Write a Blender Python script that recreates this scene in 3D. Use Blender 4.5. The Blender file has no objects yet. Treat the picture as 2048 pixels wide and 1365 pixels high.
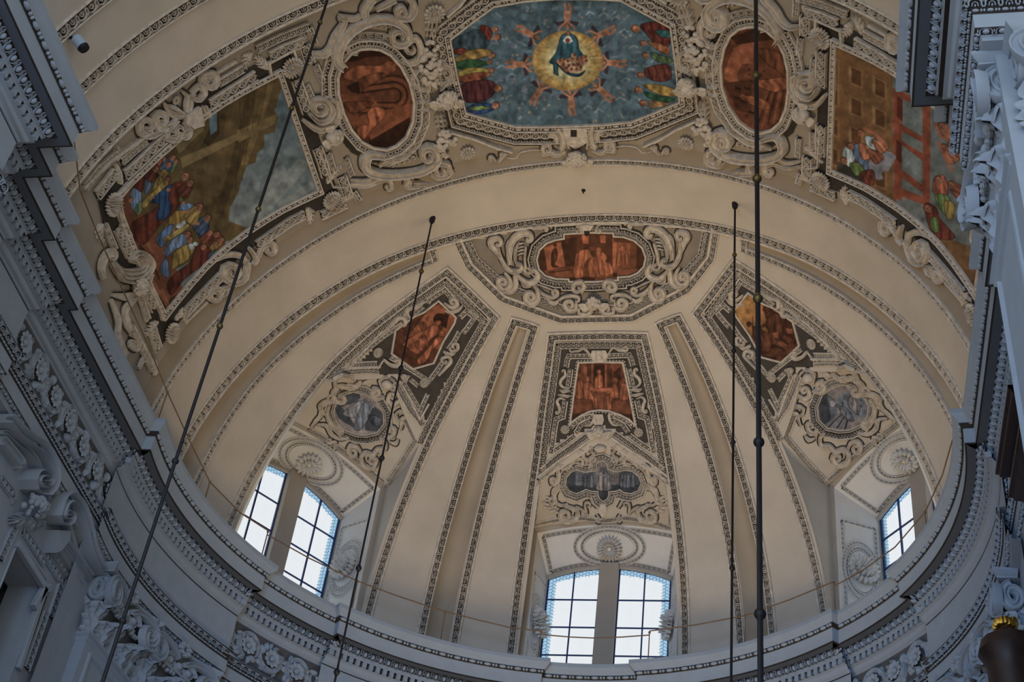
import bpy, math, random
import numpy as np
from mathutils import Vector, Matrix
random.seed(7); RNG = np.random.default_rng(7)
SC = bpy.context.scene
COL = SC.collection
ZC = 18.0                      # height of the cornice top above the church floor
# ------------------------------------------------------------------ camera
CO = np.array([4.1575, -20.6718, -16.5257 + ZC])
YAW, PITCH, ROLL, FPX = -0.2432, 0.7378, 0.1445, 2967.1
_f = np.array([math.sin(YAW)*math.cos(PITCH), math.cos(YAW)*math.cos(PITCH), math.sin(PITCH)])
_r0 = np.array([math.cos(YAW), -math.sin(YAW), 0.0]); _u0 = np.cross(_r0, _f)
CR = _r0*math.cos(ROLL) + _u0*math.sin(ROLL); CU = -_r0*math.sin(ROLL) + _u0*math.cos(ROLL); CF = _f
cam_d = bpy.data.cameras.new('camera'); cam = bpy.data.objects.new('camera', cam_d); COL.objects.link(cam)
cam_d.sensor_width = 36.0; cam_d.lens = 36.0*FPX/2048.0; cam_d.clip_end = 300
cam.matrix_world = Matrix(((CR[0], CU[0], -CF[0], CO[0]), (CR[1], CU[1], -CF[1], CO[1]), (CR[2], CU[2], -CF[2], CO[2]), (0, 0, 0, 1)))
SC.camera = cam
# ------------------------------------------------------------------ world, lamps, exposure
w = bpy.data.worlds.new('overcast_sky'); SC.world = w; w.use_nodes = True
bg = w.node_tree.nodes['Background']; bg.inputs[0].default_value = (0.93, 0.97, 1.0, 1); bg.inputs[1].default_value = 0.95
vs = SC.view_settings; vs.view_transform = 'Standard'; vs.look = 'None'; vs.gamma = 1.0; vs.use_curve_mapping = False
vs.exposure = 0.0
SC.cycles.use_denoising = True
SC.cycles.max_bounces = 6; SC.cycles.diffuse_bounces = 4; SC.cycles.transparent_max_bounces = 6
def area(name, loc, target, sx, sy, power, col, spread=180):
    d = bpy.data.lights.new(name, 'AREA'); d.shape = 'RECTANGLE'; d.size = sx; d.size_y = sy; d.energy = power; d.color = col; d.spread = math.radians(spread)
    o = bpy.data.objects.new(name, d); COL.objects.link(o); o.location = loc
    o.rotation_euler = (Vector(target) - Vector(loc)).to_track_quat('-Z', 'Y').to_euler()
    return o
WARM = (1.0, 0.75, 0.46); COOL = (0.22, 0.50, 1.0)
# unseen warm lights added below the frame, for floor bounce and fill
area('apse_bounce_fill', (0.0, 0.5, ZC-10.5), (0.2, 2.6, ZC+8.0), 3.0, 3.0, 275, WARM, 86)
area('crossing_fill', (0.3, -9.0, ZC-14.5), (0, -1.5, ZC+8.0), 3.0, 3.0, 90, WARM, 80)
# daylight from the tall nave and transept windows behind the camera
area('nave_window_light', (-3.0, -27.0, ZC-7.0), (0.5, 2.0, ZC-6.0), 8, 6, 370, COOL, 62)
# ------------------------------------------------------------------ materials
def lin(c):
    c = np.asarray(c, float)/255.0
    return np.where(c <= 0.04045, c/12.92, ((c+0.055)/1.055)**2.4)
MATS = {}
def mat(name, col, rough=0.8, var=0.0, scale=3.0, metal=0.0, bump=0.0, col2=None, coat=0.0):
    if name in MATS: return MATS[name]
    m = bpy.data.materials.new(name); m.use_nodes = True; nt = m.node_tree; b = nt.nodes['Principled BSDF']
    b.inputs['Roughness'].default_value = rough; b.inputs['Metallic'].default_value = metal
    b.inputs['Specular IOR Level'].default_value = 0.25
    tc = nt.nodes.new('ShaderNodeTexCoord')
    n = nt.nodes.new('ShaderNodeTexNoise'); n.inputs['Scale'].default_value = scale; n.inputs['Detail'].default_value = 8; n.inputs['Roughness'].default_value = 0.6
    nt.links.new(tc.outputs['Object'], n.inputs['Vector'])
    r = nt.nodes.new('ShaderNodeValToRGB'); r.color_ramp.elements[0].position = 0.3; r.color_ramp.elements[1].position = 0.7
    c = np.array(col, float); d = c*(1-var) if col2 is None else np.array(col2, float)
    r.color_ramp.elements[0].color = (*d, 1); r.color_ramp.elements[1].color = (*np.minimum(c*(1+var*0.4), 1), 1)
    nt.links.new(n.outputs['Fac'], r.inputs['Fac']); nt.links.new(r.outputs['Color'], b.inputs['Base Color'])
    if bump:
        bp = nt.nodes.new('ShaderNodeBump'); bp.inputs['Strength'].default_value = bump; bp.inputs['Distance'].default_value = 0.02
        n2 = nt.nodes.new('ShaderNodeTexNoise'); n2.inputs['Scale'].default_value = scale*9; n2.inputs['Detail'].default_value = 4
        nt.links.new(tc.outputs['Object'], n2.inputs['Vector']); nt.links.new(n2.outputs['Fac'], bp.inputs['Height']); nt.links.new(bp.outputs['Normal'], b.inputs['Normal'])
    MATS[name] = m
    return m
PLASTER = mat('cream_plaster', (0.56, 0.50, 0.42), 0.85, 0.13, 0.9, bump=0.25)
STUCCO = mat('pale_stucco', (0.60, 0.54, 0.46), 0.7, 0.34, 9.0)
WHITE = mat('white_stucco', (0.68, 0.66, 0.62), 0.7, 0.06, 4.0)
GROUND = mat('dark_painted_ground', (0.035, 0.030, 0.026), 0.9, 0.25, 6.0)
BROWN = mat('umber_plaster', (0.27, 0.21, 0.15), 0.85, 0.12, 1.2)
GREYG = mat('grey_painted_ground', (0.15, 0.14, 0.13), 0.85, 0.2, 4.0)
STONE = mat('grey_stone', (0.30, 0.355, 0.42), 0.75, 0.08, 3.0)
SOFFIT_SHADE = mat('shaded_soffit_stone', (0.09, 0.11, 0.14), 0.8, 0.08, 2.0)  # stone darkened: the shade of the underside is put into the colour
BLACK = mat('black_iron', (0.012, 0.012, 0.014), 0.5, 0.2, 8)
BRONZE = mat('aged_bronze', (0.16, 0.12, 0.05), 0.4, 0.3, 12, metal=0.8)
GOLD = mat('gilding', (0.75, 0.48, 0.10), 0.3, 0.3, 10, metal=1.0)
WOOD = mat('dark_walnut', (0.030, 0.016, 0.012), 0.45, 0.4, 6)
LEAD = mat('blue_painted_glazing_bar', (0.02, 0.05, 0.16), 0.5, 0.1, 8)
# ------------------------------------------------------------------ mesh builder
class MB:
    def __init__(s): s.v = []; s.f = []; s.n = 0
    def add(s, V, F):
        V = np.asarray(V, float).reshape(-1, 3); o = s.n
        s.v.append(V); s.n += len(V); s.f.extend([tuple(i+o for i in f) for f in F])
    def grid(s, G, flip=False, wrap=False):
        G = np.asarray(G, float); a, b = G.shape[:2]; F = []
        for i in range(a-1):
            for j in range(b if wrap else b-1):
                k = (j+1) % b
                q = (i*b+j, i*b+k, (i+1)*b+k, (i+1)*b+j)
                F.append(q[::-1] if flip else q)
        s.add(G.reshape(-1, 3), F)
    def box(s, c, ax, ay, az):
        c = np.asarray(c, float); ax, ay, az = (np.asarray(q, float) for q in (ax, ay, az))
        V = [c+i*ax+j*ay+k*az for k in (-1, 1) for j in (-1, 1) for i in (-1, 1)]
        s.add(V, [(0, 2, 3, 1), (4, 5, 7, 6), (0, 1, 5, 4), (2, 6, 7, 3), (0, 4, 6, 2), (1, 3, 7, 5)])
    def tube(s, P, r, n=6, cap=True):
        P = np.asarray(P, float); r = np.broadcast_to(np.asarray(r, float), (len(P),))
        T = np.gradient(P, axis=0); T /= np.linalg.norm(T, axis=1, keepdims=True)+1e-12
        ref = np.array([0, 0, 1.0]) if abs(T[0][2]) < 0.9 else np.array([1.0, 0, 0])
        G = []
        for p, t, q in zip(P, T, r):
            a = np.cross(ref, t); a /= np.linalg.norm(a); b = np.cross(t, a); ref = np.cross(t, a) if False else ref
            th = np.arange(n)*2*math.pi/n
            G.append(p + q*(np.cos(th)[:, None]*a + np.sin(th)[:, None]*b))
        s.grid(G, wrap=True)
        if cap:
            s.add(G[0], [tuple(range(n))]); s.add(G[-1], [tuple(range(n))[::-1]])
    def ball(s, c, ax, ay, az, nu=8, nv=5, lo=-90, hi=90):
        c = np.asarray(c, float); G = []
        for e in np.radians(np.linspace(lo, hi, nv+1)):
            th = np.arange(nu)*2*math.pi/nu
            G.append(c + np.cos(e)*(np.cos(th)[:, None]*np.asarray(ax) + np.sin(th)[:, None]*np.asarray(ay)) + np.sin(e)*np.asarray(az))
        s.grid(G, wrap=True)
    def build(s, name, m, parent=None, smooth=True, kind=None, label=None, loc=None):
        V = np.concatenate(s.v) if s.v else np.zeros((0, 3))
        o0 = np.array(parent['_o']) if parent is not None and '_o' in parent else np.zeros(3)
        if parent is None and loc is not None: o0 = np.asarray(loc, float)
        me = bpy.data.meshes.new(name); me.from_pydata((V-o0).tolist(), [], s.f); me.update()
        if smooth:
            me.polygons.foreach_set('use_smooth', np.ones(len(me.polygons), bool))
            try: me.set_sharp_from_angle(angle=math.radians(38))
            except Exception: pass
        me.materials.append(m)
        o = bpy.data.objects.new(name, me); COL.objects.link(o)
        if parent is not None: o.parent = parent; o['_o'] = o0.tolist()
        else: o.location = o0; o['_o'] = o0.tolist()
        if kind: o['kind'] = kind
        if label: o['label'] = label
        return o
def thing(name, label, cat, loc, group=None):
    o = bpy.data.objects.new(name, None); COL.objects.link(o); o.location = loc; o.empty_display_size = 0.2
    o['label'] = label; o['category'] = cat; o['_o'] = [float(q) for q in loc]
    if group: o['group'] = group
    return o
def structure(name, loc=(0, 0, 0), label=None):
    o = bpy.data.objects.new(name, None); COL.objects.link(o); o.location = loc; o['kind'] = 'structure'; o['_o'] = [float(q) for q in loc]
    if label: o['label'] = label
    return o
def inst(name, me, M, parent):
    o = bpy.data.objects.new(name, me); COL.objects.link(o); o.parent = parent
    o0 = np.array(parent['_o']); MM = Matrix(M.tolist()); MM.translation = Vector(np.array(M)[:3, 3]-o0); o.matrix_local = MM
    o['_o'] = o0.tolist()
    return o
def frame_matrix(p, x, y, z):
    M = np.eye(4); M[:3, 0] = x; M[:3, 1] = y; M[:3, 2] = z; M[:3, 3] = p
    return M
def mesh_of(mb, name, m):
    V = np.concatenate(mb.v); me = bpy.data.meshes.new(name); me.from_pydata(V.tolist(), [], mb.f); me.update()
    me.polygons.foreach_set('use_smooth', np.ones(len(me.polygons), bool))
    try: me.set_sharp_from_angle(angle=math.radians(38))
    except Exception: pass
    me.materials.append(m)
    return me
# ------------------------------------------------------------------ surfaces the decoration sits on
YS, RS = 0.4721, 7.8326         # centre of the apse half dome, vault radius
def rays(px):
    p = np.asarray(px, float).reshape(-1, 2)
    d = ((p[:, 0:1]-1024)/FPX)*CR - ((p[:, 1:2]-682.5)/FPX)*CU + CF
    return d/np.linalg.norm(d, axis=1, keepdims=True)
class Vault:
    """barrel vault that turns into a quarter sphere; inward = towards the axis"""
    def __init__(s, R=RS): s.R = R
    def hit(s, px):
        D = rays(px); o = CO-np.array([0, 0, ZC]); R = s.R
        a = D[:, 0]**2+D[:, 2]**2; b = o[0]*D[:, 0]+o[2]*D[:, 2]; c = o[0]**2+o[2]**2-R*R
        t = (-b+np.sqrt(np.maximum(b*b-a*c, 0)))/a; X = o+t[:, None]*D
        o2 = o-np.array([0, YS, 0]); b = D@o2; c = o2@o2-R*R
        t2 = -b+np.sqrt(np.maximum(b*b-c, 0)); X2 = o+t2[:, None]*D
        X = np.where((X[:, 1] > YS)[:, None], X2, X)
        return X+np.array([0, 0, ZC])
    def normal(s, P):
        v = P-np.array([0, YS, ZC]); v[:, 1] = np.maximum(v[:, 1], 0)
        return -v/np.linalg.norm(v, axis=1, keepdims=True)
class Plane:
    def __init__(s, o, n): s.o = np.asarray(o, float); s.n = np.asarray(n, float)/np.linalg.norm(n)
    def hit(s, px):
        D = rays(px); t = ((s.o-CO)@s.n)/(D@s.n); return CO+t[:, None]*D
    def normal(s, P): return np.broadcast_to(s.n, P.shape).copy()
class Implicit:
    """f(P)=0, inward where f<0 after sign"""
    def __init__(s, f, sign=1): s.f = f; s.sg = sign
    def hit(s, px):
        D = rays(px); tv = np.linalg.norm(Vault().hit(px)-CO, axis=1); t0 = tv-0.9; t1 = tv+3.2
        for _ in range(40):
            tm = (t0+t1)/2; fm = s.f(CO+tm[:, None]*D); f0 = s.f(CO+t0[:, None]*D)
            same = (fm*f0) > 0; t0 = np.where(same, tm, t0); t1 = np.where(same, t1, tm)
        return CO+((t0+t1)/2)[:, None]*D
    def normal(s, P):
        e = 1e-4; g = np.stack([(s.f(P+np.eye(3)[k]*e)-s.f(P-np.eye(3)[k]*e)) for k in range(3)], 1)
        g /= np.linalg.norm(g, axis=1, keepdims=True); d = CO-P
        return g*np.sign((g*d).sum(1, keepdims=True))
VAULT = Vault(); BAY = Vault(RS+0.14)
class Path:
    """points with inward normals; mirror=True reflects across the church axis"""
    def __init__(s, P, N): s.P = np.asarray(P, float); s.N = np.asarray(N, float)
    def off(s, h): return s.P+s.N*h
    def mirror(s):
        k = np.array([-1, 1, 1.0]); return Path((s.P*k)[::-1].copy(), (s.N*k)[::-1].copy())
def cr(pts, n=8, closed=False):
    """Catmull-Rom through the points"""
    p = np.asarray(pts, float); m = len(p)
    if m < 3 and not closed: return np.array([p[0]+(p[-1]-p[0])*t for t in np.linspace(0, 1, n+1)])
    out = []
    rng = range(m if closed else m-1)
    for i in rng:
        if closed: a, b, c, d = p[(i-1) % m], p[i], p[(i+1) % m], p[(i+2) % m]
        else: a, b, c, d = p[max(i-1, 0)], p[i], p[i+1], p[min(i+2, m-1)]
        for t in np.arange(n)/n:
            out.append(0.5*((2*b)+(-a+c)*t+(2*a-5*b+4*c-d)*t*t+(-a+3*b-3*c+d)*t**3))
    if not closed: out.append(p[-1])
    return np.array(out)
def dense(pts, step):
    """subdivide a polyline keeping its corners"""
    p = np.asarray(pts, float); out = [p[0]]
    for a, b in zip(p[:-1], p[1:]):
        k = max(1, int(np.linalg.norm(b-a)/step))
        for i in range(1, k+1): out.append(a+(b-a)*i/k)
    return np.array(out)
def on(surf, px, mx=False):
    P = surf.hit(px); N = surf.normal(P); q = Path(P, N)
    return q.mirror() if mx else q
def sides(path, closed=False):
    P, N = path.P, path.N; n = len(P)
    if closed: a = P-np.roll(P, 1, 0); b = np.roll(P, -1, 0)-P
    else:
        d = np.diff(P, axis=0); a = np.vstack([d[:1], d]); b = np.vstack([d, d[-1:]])
    a = a/(np.linalg.norm(a, axis=1, keepdims=True)+1e-12); b = b/(np.linalg.norm(b, axis=1, keepdims=True)+1e-12)
    t = a+b; t /= np.linalg.norm(t, axis=1, keepdims=True)+1e-12
    S = np.cross(N, t); S /= np.linalg.norm(S, axis=1, keepdims=True)+1e-12
    c = np.clip((t*a).sum(1), 0.35, 1)
    return S/c[:, None], t
def sweep(mb, path, sec, closed=False, cap=True):
    """sec: list of (side, height)"""
    S, _ = sides(path, closed); sec = np.asarray(sec, float)
    G = path.P[:, None, :] + S[:, None, :]*sec[None, :, 0:1] + path.N[:, None, :]*sec[None, :, 1:2]
    if closed: G = np.concatenate([G, G[:1]])
    mb.grid(G)
    if cap and not closed and len(sec) > 2:
        k = len(sec); mb.add(G[0], [tuple(range(k))[::-1]]); mb.add(G[-1], [tuple(range(k))])
def flat_sec(w, h, s=0.0, b=0.012):
    """flat fillet section with softened edges, centred at side s"""
    return [(s-w/2, -0.02), (s-w/2, h-b), (s-w/2+b, h), (s+w/2-b, h), (s+w/2, h-b), (s+w/2, -0.02)]
def round_sec(w, h, s=0.0, n=5):
    a = np.linspace(0, math.pi, n+2)
    return [(s-w/2*math.cos(q), h*math.sin(q)-(0.02 if k in (0, n+1) else 0)) for k, q in enumerate(a)]
# ------------------------------------------------------------------ running ornament
def stroke(pts, w, h, taper=None):
    """flat raised ribbon in (u,v) -> list of (V(u,v,h), F)"""
    p = np.asarray(pts, float); d = np.gradient(p, axis=0); d /= np.linalg.norm(d, axis=1, keepdims=True)+1e-9
    nrm = np.stack([-d[:, 1], d[:, 0]], 1); ww = np.full(len(p), w) if taper is None else np.asarray(taper)*w
    L = p+nrm*ww[:, None]/2; R = p-nrm*ww[:, None]/2
    V = []; F = []
    for i in range(len(p)):
        V += [(*L[i], 0), (*((L[i]*3+R[i])/4), h), (*((L[i]+3*R[i])/4), h), (*R[i], 0)]
    for i in range(len(p)-1):
        for k in range(3):
            a = i*4+k; F.append((a, a+1, a+5, a+4)[::-1])
    return np.array(V), F
def blob(cu, cv, ru, rv, h, n=6):
    V = [(cu, cv, h)]; F = []
    for k, z in ((0.5, 0.9), (0.86, 0.58), (1.0, 0.0)):
        for i in range(n): V.append((cu+ru*k*math.cos(2*math.pi*i/n), cv+rv*k*math.sin(2*math.pi*i/n), h*z))
    for i in range(n):
        j = (i+1) % n; F.append((0, 1+i, 1+j))
        for r in (0, 1): F.append((1+r*n+i, 1+(r+1)*n+i, 1+(r+1)*n+j, 1+r*n+j))
    return np.array(V), F
def arc(cu, cv, ru, rv, a0, a1, n=6):
    a = np.radians(np.linspace(a0, a1, n+1)); return np.stack([cu+ru*np.cos(a), cv+rv*np.sin(a)], 1)
# every cell spans u 0..1 along the band (one pitch) and v -0.5..0.5 across it
CELLS = {
 'leaf': [stroke(np.vstack([[0.0, -0.46], arc(0.5, -0.05, 0.40, 0.45, 200, -20, 7), [1.0, -0.46]]), 0.115, 1),
          stroke(arc(0.5, -0.30, 0.2, 0.40, 190, -10, 4), 0.075, 0.9), blob(0.5, -0.26, 0.07, 0.17, 1, 5), blob(0.0, 0.28, 0.085, 0.2, 1, 5),
          stroke([(-0.2, 0.45), (-0.07, 0.1), (-0.16, -0.2)], 0.06, 0.8), stroke([(0.2, 0.45), (0.07, 0.1), (0.16, -0.2)], 0.06, 0.8)],
 'egg': [blob(0.5, -0.02, 0.24, 0.40, 1.6, 8), stroke(np.vstack([[0.1, 0.5], arc(0.5, -0.02, 0.40, 0.46, 160, 380, 7), [0.9, 0.5]]), 0.09, 1),
         blob(0.0, -0.1, 0.055, 0.38, 0.9, 4)],
 'bud': [stroke(np.vstack([[0.08, 0.5], arc(0.5, 0.0, 0.36, 0.44, 150, 390, 6), [0.92, 0.5]]), 0.13, 1), blob(0.5, 0.05, 0.13, 0.34, 1.3, 6), blob(0.0, -0.18, 0.1, 0.26, 1.1, 5)],
 'bead': [blob(0.3, 0, 0.25, 0.42, 1.5, 8), blob(0.69, 0, 0.095, 0.40, 1.3, 6), blob(0.89, 0, 0.095, 0.40, 1.3, 6)],
 'pearl': [blob(0.5, 0, 0.40, 0.42, 1.3, 6)],
 'coin': [stroke(arc(0.5, 0.02, 0.36, 0.36, 0, 360, 10), 0.13, 1), blob(0.5, 0.02, 0.11, 0.11, 1.1, 5)]
         + [blob(0.5+0.22*math.cos(a), 0.02+0.22*math.sin(a), 0.07, 0.07, 0.9, 4) for a in np.arange(5)*2*math.pi/5]
         + [stroke(arc(0.5, -0.05, 0.5, 0.52, 180, 0, 8), 0.09, 0.8), blob(0.0, 0.36, 0.1, 0.1, 0.9, 4), stroke([(0.0, -0.45), (0.0, 0.0)], 0.07, 0.7)],
 'tongue': [stroke(np.vstack([[0.2, -0.5], [0.2, 0.2], arc(0.5, 0.2, 0.3, 0.26, 180, 0, 5), [0.8, 0.2], [0.8, -0.5]]), 0.15, 1)],
 'wave': [stroke(np.vstack([[0.0, -0.3], arc(0.42, 0.02, 0.32, 0.36, 200, -60, 6), arc(0.5, -0.02, 0.14, 0.18, -60, 150, 4)]), 0.12, 1), blob(0.93, 0.25, 0.1, 0.18, 0.9, 5)],
}
def ornament(mb, path, kind, width, pitch, h=0.022, s=0.0, base=0.004, flip=False, trim=0.0):
    """repeat a cell along a path, following its curve and surface"""
    P, N = path.P, path.N; S, t = sides(path)
    L = np.concatenate([[0], np.cumsum(np.linalg.norm(np.diff(P, axis=0), axis=1))])
    tot = L[-1]-2*trim
    if tot < pitch*0.5: return 0
    k = max(1, int(round(tot/pitch))); pt = tot/k
    cell = CELLS[kind]
    CV = np.concatenate([c[0] for c in cell]); F = []; o = 0
    for V, f in cell: F += [tuple(i+o for i in q) for q in f]; o += len(V)
    u = CV[:, 0]; v = CV[:, 1]*(-1 if flip else 1)
    if flip: F = [q[::-1] for q in F]
    def at(A, x): return np.stack([np.interp(x, L, A[:, j]) for j in range(3)], 1)
    for i in range(k):
        x = trim+(i+u)*pt
        Q = at(P, x)+at(S, x)*(s+v*width)[:, None]+at(N, x)*(base+CV[:, 2]*h)[:, None]
        over = np.where(x < 0, x, np.where(x > L[-1], x-L[-1], 0)); Q = Q+at(t, x)*over[:, None]
        mb.add(Q, F)
    return k
# ================================================================== the vault and the half dome
def sph(az, el, R=RS):
    az, el = np.broadcast_arrays(np.radians(np.asarray(az, float)), np.radians(np.asarray(el, float)))
    v = np.stack([np.cos(el)*np.sin(az), np.cos(el)*np.cos(az), np.sin(el)], -1)
    return v*R+np.array([0, YS, ZC]), -v
def cyl(th, y, R=RS):
    th, y = np.broadcast_arrays(np.radians(np.asarray(th, float)), np.asarray(y, float))
    v = np.stack([np.cos(th), 0*y, np.sin(th)], -1)
    return v*R+np.stack([0*y, y, 0*y+ZC], -1), -v
def vault_y(th, y):
    """point of the vault on the transverse plane y at angle th round the axis"""
    th, y = np.broadcast_arrays(np.radians(np.asarray(th, float)), np.asarray(y, float))
    r = np.where(y > YS, np.sqrt(np.maximum(RS**2-(y-YS)**2, 0)), RS)
    P = np.stack([r*np.cos(th), y, r*np.sin(th)+ZC], -1)
    c = np.stack([0*y, np.minimum(y, YS), 0*y+ZC], -1)
    N = c-P; return P, N/np.linalg.norm(N, axis=-1, keepdims=True)
S_AZ, P_AZ, W_HALF = 26.9, 53.7, 13.3        # strip azimuth, side panel azimuth, half width of the window openings
def strip_out(el): return np.interp(el, [0, 28, 45, 53, 62.6], [3.4, 3.45, 3.75, 4.05, 4.4])
def strip_groove(el): return np.interp(el, [0, 30, 50, 62.6], [2.0, 2.05, 2.05, 1.6])
def B_y(th): return 1.10+0.15*np.clip((np.sin(np.radians(th))-0.75)/0.25, 0, 1)**2
def c_y(th): return np.interp(np.sin(np.radians(th)), [0, 0.17, 0.45, 0.68, 0.9], [2.0, 1.97, 1.78, 1.70, 1.62])
def win_top(u): return 43.3-7.6*np.abs(u)    # lower edge of the dome over a window, u -1..1
EL0 = -3.0
ceiling = structure('ceiling', (0, 0, ZC), 'cream plastered barrel vault and half dome over the apse')
mb = MB()
def patch(a0, a1, e0, e1, ne=40, na=10, mb=mb):
    """a0,a1 azimuth limits (functions of elevation); e0,e1 elevation limits (functions of u)"""
    G = []
    for t in np.linspace(0, 1, ne+1):
        row = []
        for u in np.linspace(0, 1, na+1):
            lo, hi = (e0(u) if callable(e0) else e0), (e1(u) if callable(e1) else e1)
            el = lo+(hi-lo)*t
            A0, A1 = (a0(el) if callable(a0) else a0), (a1(el) if callable(a1) else a1)
            row.append(sph(A0+(A1-A0)*u, el)[0])
        G.append(row)
    mb.grid(np.array(G))
ETOP = 62.3
def plane_az(el, y): return math.degrees(math.acos(min(1, max(-1, (y-YS)/(RS*math.cos(math.radians(el)))))))
def cplane(el):      # azimuth of the groove's far edge
    y = 1.72
    for _ in range(6):
        az = math.radians(plane_az(el, y)); th = math.degrees(math.atan2(math.sin(math.radians(el)), math.cos(math.radians(el))*math.sin(az))); y = float(c_y(th))
    return math.degrees(az)
def bplane(el):
    y = 1.36
    for _ in range(4):
        az = math.radians(plane_az(el, y)); th = math.degrees(math.atan2(math.sin(math.radians(el)), math.cos(math.radians(el))*math.sin(az))); y = float(B_y(th))+0.24
    return math.degrees(az)
for s in (-1, 1):
    patch(lambda e: s*90.0, lambda e: s*bplane(e), EL0, ETOP)
    patch(lambda e: s*cplane(e), lambda e: s*(P_AZ+W_HALF), EL0, ETOP)
    patch(lambda e: s*(P_AZ+W_HALF), lambda e: s*(P_AZ-W_HALF), lambda u: float(win_top(u*2-1)), ETOP, 20, 14)
    patch(lambda e: s*(P_AZ-W_HALF), lambda e: s*(S_AZ+float(strip_groove(e))), EL0, ETOP)
    patch(lambda e: s*(S_AZ-float(strip_groove(e))), lambda e: s*W_HALF, EL0, ETOP)
patch(-W_HALF, W_HALF, lambda u: float(win_top(u*2-1)), ETOP, 20, 14)
patch(-90, 90, ETOP, 90, 24, 72)
mb.build('dome_shell', PLASTER, ceiling)
mb = MB(); patch(-100, 100, 27.0, 90, 12, 40, mb)  # unseen shell added outside the dome to stop light leaking in
G = mb.v[-1]; mb.v[-1] = (G-np.array([0, YS, ZC]))*(10.0/RS)+np.array([0, YS, ZC])
mb.build('light_leak_shell', mat('leak_shell_brown', (0.2, 0.18, 0.16)), ceiling)
# fluted grooves between the ornament bands
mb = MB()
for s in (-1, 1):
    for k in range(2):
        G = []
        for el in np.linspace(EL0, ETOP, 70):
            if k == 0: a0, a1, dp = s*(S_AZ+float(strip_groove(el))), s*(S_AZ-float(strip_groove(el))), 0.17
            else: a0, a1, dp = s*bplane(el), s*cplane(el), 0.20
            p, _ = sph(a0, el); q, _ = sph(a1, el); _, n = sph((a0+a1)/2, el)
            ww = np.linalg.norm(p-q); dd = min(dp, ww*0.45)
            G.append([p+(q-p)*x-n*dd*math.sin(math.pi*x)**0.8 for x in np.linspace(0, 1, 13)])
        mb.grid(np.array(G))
mb.build('groove', mat('shaded_groove_plaster', (0.40, 0.335, 0.255), 0.85, 0.15, 1.0), ceiling)  # same plaster, with the shade of the channels put into its colour
# barrel vault in front of the apse: plain arch, recessed painted bay, plain arch nearer the nave
mb = MB(); TH = np.linspace(-2, 182, 150)
Y_A0, Y_BAY0, Y_D, Y_C = -0.17, -0.62, -5.36, -6.65
def cylstrip(mb, ys, hs):
    G = []
    for y, h in zip(ys, hs): G.append(cyl(TH, y, RS+h)[0])
    mb.grid(np.array(G))
cylstrip(mb, [YS+0.02, Y_A0-0.13], [0, 0])
cylstrip(mb, [Y_D, -16.5], [0, 0]); cylstrip(mb, [Y_D-0.001, Y_D], [0, 0.15])
mb.build('barrel_vault', PLASTER, ceiling)
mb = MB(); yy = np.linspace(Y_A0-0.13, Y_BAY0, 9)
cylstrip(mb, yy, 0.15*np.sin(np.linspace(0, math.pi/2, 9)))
mb.build('cove', mat('shaded_cove_plaster', (0.33, 0.27, 0.20), 0.85, 0.15, 1.0), ceiling)  # brown shadow of the hollow put into the plaster colour
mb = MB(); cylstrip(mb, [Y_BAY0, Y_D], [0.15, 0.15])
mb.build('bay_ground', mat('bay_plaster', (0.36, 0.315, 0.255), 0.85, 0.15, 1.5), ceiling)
# ------------------------------------------------------------------ ornament bands: dark ground, two pale fillets, running leaf
NT = [0]
def band(name_loc, path, w, kind, pitch, h=0.05, fil=0.035, inner=None, label=None, split=None, parent=None, ground=None, flip=False, fh=None):
    """a carved band centred on a path. Parts: ground, fillet, running_ornament (joined, tiny pieces)"""
    if parent is None:
        NT[0] += 1
        parent = structure('trim_%d' % NT[0], path.P[len(path.P)//2], label)
    fh = fh or h*1.15
    g = MB(); sweep(g, path, [(-w/2, -0.02), (-w/2, h*0.45), (w/2, h*0.45), (w/2, -0.02)])
    g.build('ground', ground or GROUND, parent, smooth=False)
    f = MB()
    sweep(f, path, flat_sec(fil, fh, -w/2-fil/2)); sweep(f, path, flat_sec(fil if inner is None else inner, fh, w/2+(fil if inner is None else inner)/2))
    f.build('fillet', STUCCO, parent)
    o = MB()
    for q in (split or [path]): ornament(o, q, kind, w*0.96, pitch, h*0.62, base=h*0.45, flip=flip)
    o.build('running_ornament', STUCCO, parent, smooth=False, kind='stuff')
    return parent
def seg(path, i0, i1): return Path(path.P[i0:i1+1], path.N[i0:i1+1])
TB = np.linspace(0.5, 179.5, 200)
p = Path(*vault_y(TB, B_y(TB)+0.09)); band('', p, 0.17, 'leaf', 0.20, label='carved leaf band along the edge of the half dome', inner=0.06)
p = Path(*vault_y(TB, -0.23)); band('', p, 0.10, 'leaf', 0.16, h=0.04, label='narrow leaf band where the plain arch meets the painted bay', inner=0.03)
p = Path(*cyl(TB, -5.45)); band('', p, 0.15, 'leaf', 0.22, label='leaf band on the nave side of the painted bay', inner=0.06)
p = Path(*cyl(TB, -6.66)); band('', p, 0.17, 'leaf', 0.22, label='leaf band on the second plain arch')
p = Path(*cyl(TB, -7.72)); band('', p, 0.20, 'leaf', 0.24, label='leaf band nearest the nave, mostly behind the cornice')
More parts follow.
